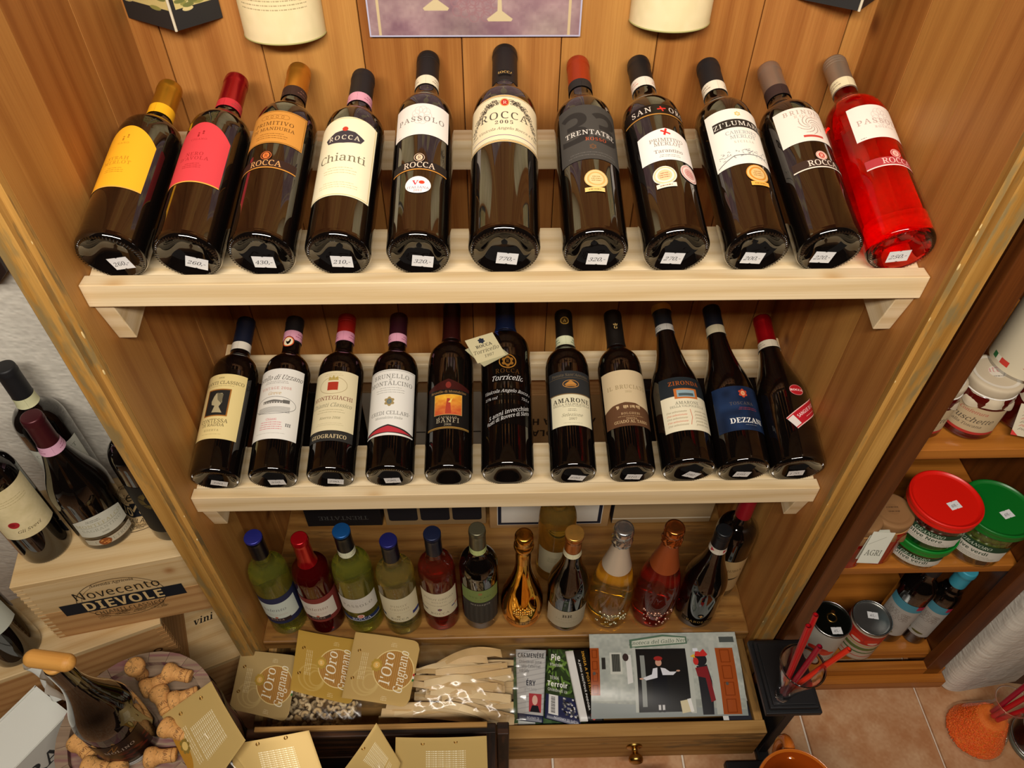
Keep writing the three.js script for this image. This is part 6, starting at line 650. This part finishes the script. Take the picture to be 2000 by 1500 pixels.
{
  const t = thing('pasta_pack', 'clear bag of small curled macaroni with deep gold header card between two others', 'pasta pack', [0, 0, 0], 0, GP); macBag(t, -0.425, -0.29, -0.6, -0.503, 0.05, 190, 9);
  mesh('film', sheetG([[-0.445, 0.165, -0.61], [-0.275, 0.168, -0.61], [-0.27, 0.15, -0.4905], [-0.44, 0.148, -0.4905]], 0, 0.0003, 20, 14, (u, v) => 0.01 * Math.sin(Math.PI * v) + 0.003 * Math.sin(u * 31 + v * 23)), film, t);
  card(t, [[-0.399, 0.207, -0.648], [-0.279, 0.2, -0.628], [-0.281, 0.193, -0.51], [-0.397, 0.199, -0.537]], oro('#b8923e'), -0.004);
}
{
  const t = thing('pasta_pack', 'pasta pack with dull gold header card at the end of the drawer', 'pasta pack', [0, 0, 0], 0, GP); macBag(t, -0.448, -0.43, -0.6, -0.5, 0.05, 50, 8);
  card(t, [[-0.509, 0.178, -0.623], [-0.397, 0.178, -0.609], [-0.399, 0.172, -0.49], [-0.509, 0.172, -0.516]], oro('#b49a66'), 0.003);
}
// magazines
function mag(label, c, th, draw, sz = [300, 560], bend = 0) { const a = art(sz[0], sz[1], draw), g = remap(sheetG(c, bend, th), a); return tag(mesh('magazine', g, artMat(a, 0.3)), label, 'magazine', 'magazines in the drawer'); }
mag('green-edged magazine lying flat under the other magazines', [[0.012, 0.105, -0.628], [0.14, 0.105, -0.628], [0.146, 0.1, -0.4905], [0.008, 0.1, -0.4905]], 0.006, (k, w, h) => { bg(k, w, h, '#4a6440'); for (let i = 0; i < 30; i++) ell(k, w * hash(i, 1, 91), h * hash(i, 2, 91), 50, 14, ['#5c7a4a', '#6a8a5c', '#3a5232'][i % 3], i); box(k, 20, h - 90, 70, 80, '#d8dcd8'); });
mag('grey magazine with portrait photo and dark footer', [[0.016, 0.13, -0.633], [0.076, 0.13, -0.63], [0.063, 0.122, -0.495], [0.016, 0.122, -0.502]], 0.005, (k, w, h) => { bg(k, w, h, '#b8b8b6'); for (let i = 0; i < 14; i++) ln(k, [[0, i * 40], [w, i * 40 - 60]], '#a4a4a4', 8); T(k, 'CARMENÉRE', w * 0.5, 50, 50, '#2a2c30', 'sans-serif', { bold: 1, sx: 0.9 }); ['Ohledávali jsme', 'z této Cabernet', 'odrůdy'].forEach((s, i) => T(k, s, w * 0.1, 100 + i * 36, 32, '#4a4a4c', 'sans-serif', { align: 'left' })); T(k, 'ÉRY', w * 0.5, 270, 58, '#2c2e3a', 'sans-serif', { bold: 1 }); T(k, 'před fanty', w * 0.5, 315, 28, '#8a8a8c', 'sans-serif'); box(k, w * 0.44, 350, w * 0.46, 140, '#a83a40'); ell(k, w * 0.66, 400, 30, 38, '#d8b0a0'); poly(k, [[w * 0.48, 490], [w * 0.56, 440], [w * 0.78, 440], [w * 0.86, 490]], '#1c1c22'); box(k, 0, h - 50, w, 50, '#232a48'); T(k, 'NOVINKY ZE', w * 0.6, h - 25, 26, '#c8c8d0', 'sans-serif'); });
mag('green vineyard magazine with white barcode patch', [[0.079, 0.136, -0.63], [0.131, 0.136, -0.626], [0.132, 0.128, -0.484], [0.066, 0.128, -0.502]], 0.0055, (k, w, h) => { bg(k, w, h, '#2c3c20'); for (let i = 0; i < 60; i++) ell(k, w * hash(i, 1, 92), h * 0.6 * hash(i, 2, 92), 40, 10, ['#3f5a28', '#587a34', '#1c2a16', '#6a8a3c'][i % 4], i); T(k, 'Pie', w * 0.3, 70, 72, '#e8e8e4', 'sans-serif', { bold: 1 }); T(k, 'Představ', w * 0.32, 130, 34, '#dcdcd8', 'sans-serif'); T(k, 'TÉMA', w * 0.26, 236, 36, '#dcdcd8', 'sans-serif'); T(k, 'Terroir', w * 0.36, 284, 58, '#f0f0ec', 'sans-serif', { bold: 1 }); T(k, 'Ohlédnutí za', w * 0.36, 330, 32, '#dcdcd8', 'sans-serif'); box(k, 0, 370, w, h, '#23284a'); box(k, w * 0.1, 370, w * 0.28, 150, '#dcdcda'); for (let i = 0; i < 16; i++) box(k, w * 0.17, 384 + i * 8, w * 0.12, 3 + i % 3, '#222'); for (let i = 0; i < 60; i++) box(k, w * (0.45 + 0.5 * hash(i, 3, 92)), 370 + 130 * hash(i, 4, 92), 16, 12, ['#c8c8c8', '#4a4a4a', '#888', '#1c1c1c'][i % 4]); T(k, 'NOVINKY ZE SVĚTA', w * 0.6, h - 22, 24, '#c8c8d0', 'sans-serif'); });
mag('thick white-spined magazine with black cover and yellow title', [[0.112, 0.1425, -0.62], [0.158, 0.1425, -0.624], [0.174, 0.1365, -0.4905], [0.13, 0.1365, -0.4905]], 0.008, (k, w, h) => { bg(k, w, h, '#dcdcd8'); box(k, w * 0.34, 0, w, h, '#15130f'); T(k, 'INDIA A POSTKOLONIÁLNÍ', w * 0.72, h * 0.5, 42, '#d8a03a', 'sans-serif', { bold: 1, rot: Math.PI / 2 }); T(k, 'A JEHO CHUŤOVÁ PODOBA', w * 0.5, h * 0.5, 32, '#e0e0dc', 'sans-serif', { bold: 1, rot: Math.PI / 2 }); ell(k, w * 0.6, h * 0.94, 30, 30, '#b8443c'); });
{ // large colour print
  const a = art(900, 560, (k, w, h) => {
    for (let j = 0; j < h; j += 6) for (let i = 0; i < w; i += 6) { const n = 0.5 * vnoise(i / 80, j / 60, 441, 99, 99) + 0.5 * vnoise(i / 16, j / 16, 442, 99, 99), f = j > h * 0.8 ? -16 : 0; box(k, i, j, 6, 6, `rgb(${150 + 40 * n + f | 0},${156 + 38 * n + f | 0},${150 + 34 * n + f | 0})`); }
    poly(k, [[0, h * 0.82], [w, h * 0.93], [w, h], [0, h]], '#8f9694');
    const door = (x, y, W, H) => { box(k, x, y, W, H, '#9a4a1e'); for (let i = 0; i < 4; i++) { k.strokeStyle = '#7a3410'; k.lineWidth = 5; k.strokeRect(x + W * 0.25, y + 14 + i * H / 4, W * 0.5, H / 4 - 26); } ell(k, x + W * 0.4, y + H * 0.55, 9, 11, '#55504c'); };
    door(0, h * 0.18, w * 0.06, h * 0.56); door(w * 0.84, h * 0.2, w * 0.12, h * 0.78); box(k, w * 0.8, h * 0.12, w * 0.04, h * 0.86, '#b0b4ac'); box(k, w * 0.88, h * 0.06, w * 0.1, h * 0.07, '#4a504e');
    poly(k, [[w * 0.27, h * 0.08], [w * 0.5, h * 0.02], [w * 0.66, h * 0.05], [w * 0.66, h * 0.14], [w * 0.27, h * 0.19]], '#56705c'); poly(k, [[w * 0.285, h * 0.1], [w * 0.5, h * 0.045], [w * 0.65, h * 0.065], [w * 0.65, h * 0.125], [w * 0.285, h * 0.17]], '#c4c8b8'); T(k, 'Enoteca del Gallo Nero', w * 0.47, h * 0.11, 34, '#4a5a4c', 'serif', { skew: 0.3, rot: -0.06 });
    box(k, w * 0.13, h * 0.24, w * 0.08, h * 0.26, '#c4c6bc'); box(k, w * 0.143, h * 0.26, w * 0.054, h * 0.21, '#3a3c38'); for (let i = 0; i < 5; i++) ln(k, [[w * (0.147 + i * 0.011), h * 0.26], [w * (0.147 + i * 0.011), h * 0.47]], '#7a7c74', 2); box(k, w * 0.075, h * 0.3, w * 0.025, h * 0.14, '#2c2c2a');
    box(k, w * 0.3, h * 0.2, w * 0.34, h * 0.74, '#1b1a1a'); box(k, w * 0.285, h * 0.18, w * 0.02, h * 0.76, '#b4b8b0'); box(k, w * 0.64, h * 0.16, w * 0.03, h * 0.8, '#b4b8b0'); box(k, w * 0.33, h * 0.28, w * 0.03, h * 0.6, '#8a8e8a');
    poly(k, [[w * 0.235, h * 0.27], [w * 0.27, h * 0.27], [w * 0.275, h * 0.6], [w * 0.24, h * 0.62]], '#d4d4d0'); ell(k, w * 0.235, h * 0.3, 18, 26, '#3a2c2a');
    // shopkeeper with open arms, seen from afar
    poly(k, [[w * 0.41, h * 0.44], [w * 0.49, h * 0.44], [w * 0.51, h * 0.86], [w * 0.39, h * 0.86]], '#16161a'); poly(k, [[w * 0.41, h * 0.44], [w * 0.44, h * 0.43], [w * 0.435, h * 0.55], [w * 0.36, h * 0.58], [w * 0.34, h * 0.55], [w * 0.4, h * 0.51]], '#d6d8e0'); poly(k, [[w * 0.49, h * 0.44], [w * 0.46, h * 0.43], [w * 0.47, h * 0.52], [w * 0.54, h * 0.52], [w * 0.565, h * 0.48], [w * 0.52, h * 0.48]], '#d6d8e0'); ell(k, w * 0.33, h * 0.56, 12, 6, '#c89a84'); ell(k, w * 0.575, h * 0.47, 12, 6, '#c89a84'); ell(k, w * 0.45, h * 0.37, 19, 24, '#c89a84'); ell(k, w * 0.45, h * 0.32, 26, 16, '#9a2a26'); box(k, w * 0.43, h * 0.86, w * 0.016, h * 0.06, '#c8c8c8'); box(k, w * 0.455, h * 0.86, w * 0.016, h * 0.06, '#c8c8c8'); ell(k, w * 0.437, h * 0.93, 14, 7, '#17171a'); ell(k, w * 0.465, h * 0.93, 14, 7, '#17171a');
    // standing rooster figure
    poly(k, [[w * 0.7, h * 0.42], [w * 0.77, h * 0.4], [w * 0.79, h * 0.6], [w * 0.78, h * 0.98], [w * 0.71, h * 0.98]], '#26262a'); poly(k, [[w * 0.69, h * 0.44], [w * 0.77, h * 0.42], [w * 0.8, h * 0.82], [w * 0.77, h * 0.84], [w * 0.75, h * 0.56], [w * 0.7, h * 0.54]], '#7e2428'); ell(k, w * 0.73, h * 0.34, 40, 44, '#222226'); poly(k, [[w * 0.695, h * 0.3], [w * 0.71, h * 0.22], [w * 0.735, h * 0.25], [w * 0.76, h * 0.21], [w * 0.785, h * 0.28], [w * 0.77, h * 0.3]], '#c0302c'); ell(k, w * 0.7, h * 0.36, 16, 26, '#c0302c'); poly(k, [[w * 0.665, h * 0.3], [w * 0.695, h * 0.27], [w * 0.7, h * 0.32]], '#d8b03a'); poly(k, [[w * 0.57, h * 0.82], [w * 0.63, h * 0.8], [w * 0.64, h * 0.94], [w * 0.58, h * 0.96]], '#cfc4a0'); poly(k, [[w * 0.615, h * 0.8], [w * 0.64, h * 0.79], [w * 0.655, h * 0.94], [w * 0.635, h * 0.95]], '#e0e0dc'); box(k, w * 0.69, h * 0.2, 30, 22, '#d8dce4');
  });
  const c = [[0.157, 0.189, -0.6355], [0.441, 0.186, -0.6355], [0.442, 0.152, -0.4905], [0.15, 0.152, -0.4905]];
  tag(mesh('photo_print', remap(sheetG(c, 0.0, 0.0006, 24, 16, (u, v) => 0.012 * Math.sin(Math.PI * v) * (1 - 0.6 * u) + (u > 0.8 ? -0.02 * (u - 0.8) * (1 - v) : 0)), a), artMat(a, 0.22)), 'glossy colour print of a shop front with a man and a rooster figure', 'print');
  const b = art(120, 260, (k, w, h) => { bg(k, w, h, '#dcdcd8'); box(k, 0, 0, w, 60, '#b8281e'); box(k, 0, 60, w * 0.7, 70, '#2a2a34'); box(k, w * 0.2, 190, w * 0.8, 70, '#2a2a34'); });
  tag(mesh('leaflet', remap(sheetG([[0.4, 0.128, -0.62], [0.4505, 0.128, -0.62], [0.4535, 0.128, -0.4905], [0.4, 0.128, -0.4905]], 0, 0.001), b), artMat(b, 0.4)), 'white, red and dark leaflet sticking out under the colour print', 'leaflet');
}
// ---------------------------------------------------------------- dark crate of pasta in front of the drawer
{
  const t = thing('pasta_crate', 'old scorched wooden crate full of pasta packs in front of the drawer', 'crate', [-0.226, 0, 0]), w = 0.406, y1 = 0.3, h = 0.3, z0 = -0.438, d = 0.22;
  for (let i = 0; i < 3; i++) { mesh('rear_board', plankG(w, 0.097, 0.018, 0.003, 'x'), M.burnt, t, [0, y1 - 0.05 - i * 0.1, z0 + 0.009]); mesh('front_board', plankG(w, 0.097, 0.018, 0.003, 'x'), M.burnt, t, [0, y1 - 0.05 - i * 0.1, z0 + d]); for (const s of [-1, 1]) mesh('end_board', plankG(0.018, 0.097, d - 0.02, 0.003, 'z'), M.burnt, t, [s * (w / 2 - 0.009), y1 - 0.05 - i * 0.1, z0 + d / 2 + 0.0045]); }
  mesh('rim_strip', plankG(w - 0.03, 0.006, 0.008, 0.001, 'x'), M.drawer, t, [0, y1 + 0.003, z0 + 0.005]); mesh('corner_post', plankG(0.02, h, 0.02, 0.002, 'y'), M.burnt, t, [w / 2 + 0.0105, h / 2, z0 + 0.01]); mesh('base', plankG(w - 0.04, 0.012, d - 0.03, 0.001, 'x'), M.burnt, t, [0, 0.012, z0 + d / 2 + 0.004]);
}
const pillow = (hw, hd, h) => { const g = new THREE.SphereGeometry(1, 28, 20), p = g.attributes.position, e = (x, k) => Math.sign(x) * Math.pow(Math.abs(x), k); for (let i = 0; i < p.count; i++) { const y = e(p.getY(i), 0.6), f = y > 0.3 ? 1 - 0.55 * (y - 0.3) / 0.7 : 1; p.setXYZ(i, e(p.getX(i), 0.6) * hw * (0.5 + 0.5 * f) + 0.0015 * Math.sin(y * 30 + p.getZ(i) * 9), (y + 1) / 2 * h, e(p.getZ(i), 0.6) * hd * f + 0.0015 * Math.sin(y * 24 + p.getX(i) * 11)); } g.computeVertexNormals(); return g; };
function frontPack(label, c, a, bend, eyes, bx) {
  const t = thing('pasta_pack', label, 'pasta pack', [0, 0, 0], 0, 'pasta packs in the scorched crate'), P = c.map((p) => V(...p)), m = P.reduce((s, p) => s.add(p), V(0, 0, 0)).multiplyScalar(0.25), bz = -0.318;
  card(t, c, a, bend, eyes, 0);
  mesh('pasta_fill', pillow(0.036, 0.066, 0.285), pastaM[1], t, [bx, 0.022, bz]);
  for (let i = 0; i < 60; i++) { const q = rr(0, 6.28), y = rr(0.2, 0.3), f = y > 0.24 ? 1 - 0.5 * (y - 0.24) / 0.07 : 1; mesh('macaroni', mac, pastaM[i % 3], t, [bx + 0.036 * Math.cos(q) * f, y, bz + 0.066 * Math.sin(q) * f], [rr(-0.6, 0.6), rr(0, 6.28), rr(-0.6, 0.6)]); }
  mesh('film', pillow(0.0425, 0.075, 0.305), film, t, [bx, 0.02, bz]);
  const top = V(bx, 0.322, bz), e = m.clone(); e.y -= 0.002; mesh('film_neck', new THREE.TubeGeometry(new THREE.CatmullRomCurve3([top, top.clone().lerp(e, 0.5).add(V(0, 0.008, 0)), e]), 12, 0.009, 10), film, t);
  return t;
}
frontPack('pasta pack whose gold card shows a block of white text, leaning over the keg', [[-0.462, 0.41, -0.47], [-0.39, 0.41, -0.382], [-0.448, 0.36, -0.319], [-0.542, 0.365, -0.436]], oroText, 0.002, [[0.12, 0.72], [0.12, 0.3]], -0.365);
frontPack('pasta pack with bronze gold card tilted in the scorched crate', [[-0.426, 0.372, -0.389], [-0.309, 0.372, -0.407], [-0.274, 0.335, -0.334], [-0.4, 0.335, -0.316]], oroText, 0.006, [[0.35, 0.9], [0.7, 0.92]], -0.275);
frontPack('pasta pack whose gold card stands edge-on in the scorched crate', [[-0.249, 0.372, -0.35], [-0.203, 0.4, -0.406], [-0.168, 0.355, -0.363], [-0.185, 0.33, -0.33]], oroText, 0.003, [[0.5, 0.9]], -0.187);
frontPack('pasta pack with upright gold card by the crate corner', [[-0.176, 0.372, -0.394], [-0.038, 0.372, -0.393], [-0.036, 0.3, -0.325], [-0.18, 0.3, -0.328]], oroText, 0.003, [[0.3, 0.88], [0.66, 0.9]], -0.097);
// ---------------------------------------------------------------- brass bowl and dry sprig under the knob, orange jug
{
  const t = thing('brass_goblet', 'small polished brass goblet below the drawer knob', 'goblet', [0.262, 0.0005, -0.395]); mesh('bowl', lathe(smooth([[0, 0], [0.022, 0, 1], [0.022, 0.004], [0.006, 0.012], [0.005, 0.04], [0.012, 0.05], [0.023, 0.065], [0.025, 0.09], [0.0265, 0.094], [0.0245, 0.094], [0.0225, 0.066], [0, 0.055]]), 40), M.brass, t);
  const s = thing('dried_sprig', 'dried grey flower sprig beside the brass goblet', 'sprig', [0.342, 0.0005, -0.402]); mesh('stem', new THREE.TubeGeometry(new THREE.CatmullRomCurve3([V(0, 0, 0), V(0.004, 0.04, 0.002), V(-0.002, 0.09, 0)]), 12, 0.0012, 6), std(0x6a6248, 0.8), s);
  for (let i = 0; i < 26; i++) { const a = rr(0, 6.28), y = rr(0.04, 0.105), L = rr(0.012, 0.026); mesh('dry_leaf', at(new THREE.ConeGeometry(0.0028, L, 5).scale(1, 1, 0.35).translate(0, L / 2, 0), 0, 0, 0), std(i % 3 ? 0xa8a294 : 0x8e886a, 0.8), s, [0, y, 0], [rr(0.4, 1.3) * Math.cos(a), a, rr(0.4, 1.3) * Math.sin(a)]); }
  const j = thing('orange_jug', 'glazed orange ceramic jug with looped handle on the floor', 'jug', [0.443, 0.0005, -0.321]), m = std(0xb9621a, 0.25, 0, { clearcoat: 0.7, clearcoatRoughness: 0.1 }), mi = std(0xa8480e, 0.3, 0, { clearcoat: 0.6, side: THREE.DoubleSide });
  mesh('body', lathe(smooth([[0, 0], [0.045, 0, 1], [0.052, 0.01], [0.07, 0.09], [0.07, 0.16], [0.056, 0.235], [0.058, 0.275], [0.0655, 0.298], [0.064, 0.302], [0.0605, 0.299]]), 56), m, j); mesh('inside', lathe(smooth([[0.0605, 0.299], [0.053, 0.272], [0.051, 0.235], [0.064, 0.16], [0.06, 0.08], [0, 0.02]]), 56), mi, j);
  mesh('handle', new THREE.TubeGeometry(new THREE.CatmullRomCurve3([V(0, 0.278, -0.057), V(0, 0.284, -0.074), V(0, 0.27, -0.089), V(0, 0.235, -0.092), V(0, 0.19, -0.066)]), 32, 0.009, 12), m, j).rotation.y = -0.12;
}
renderer.render(scene, camera);
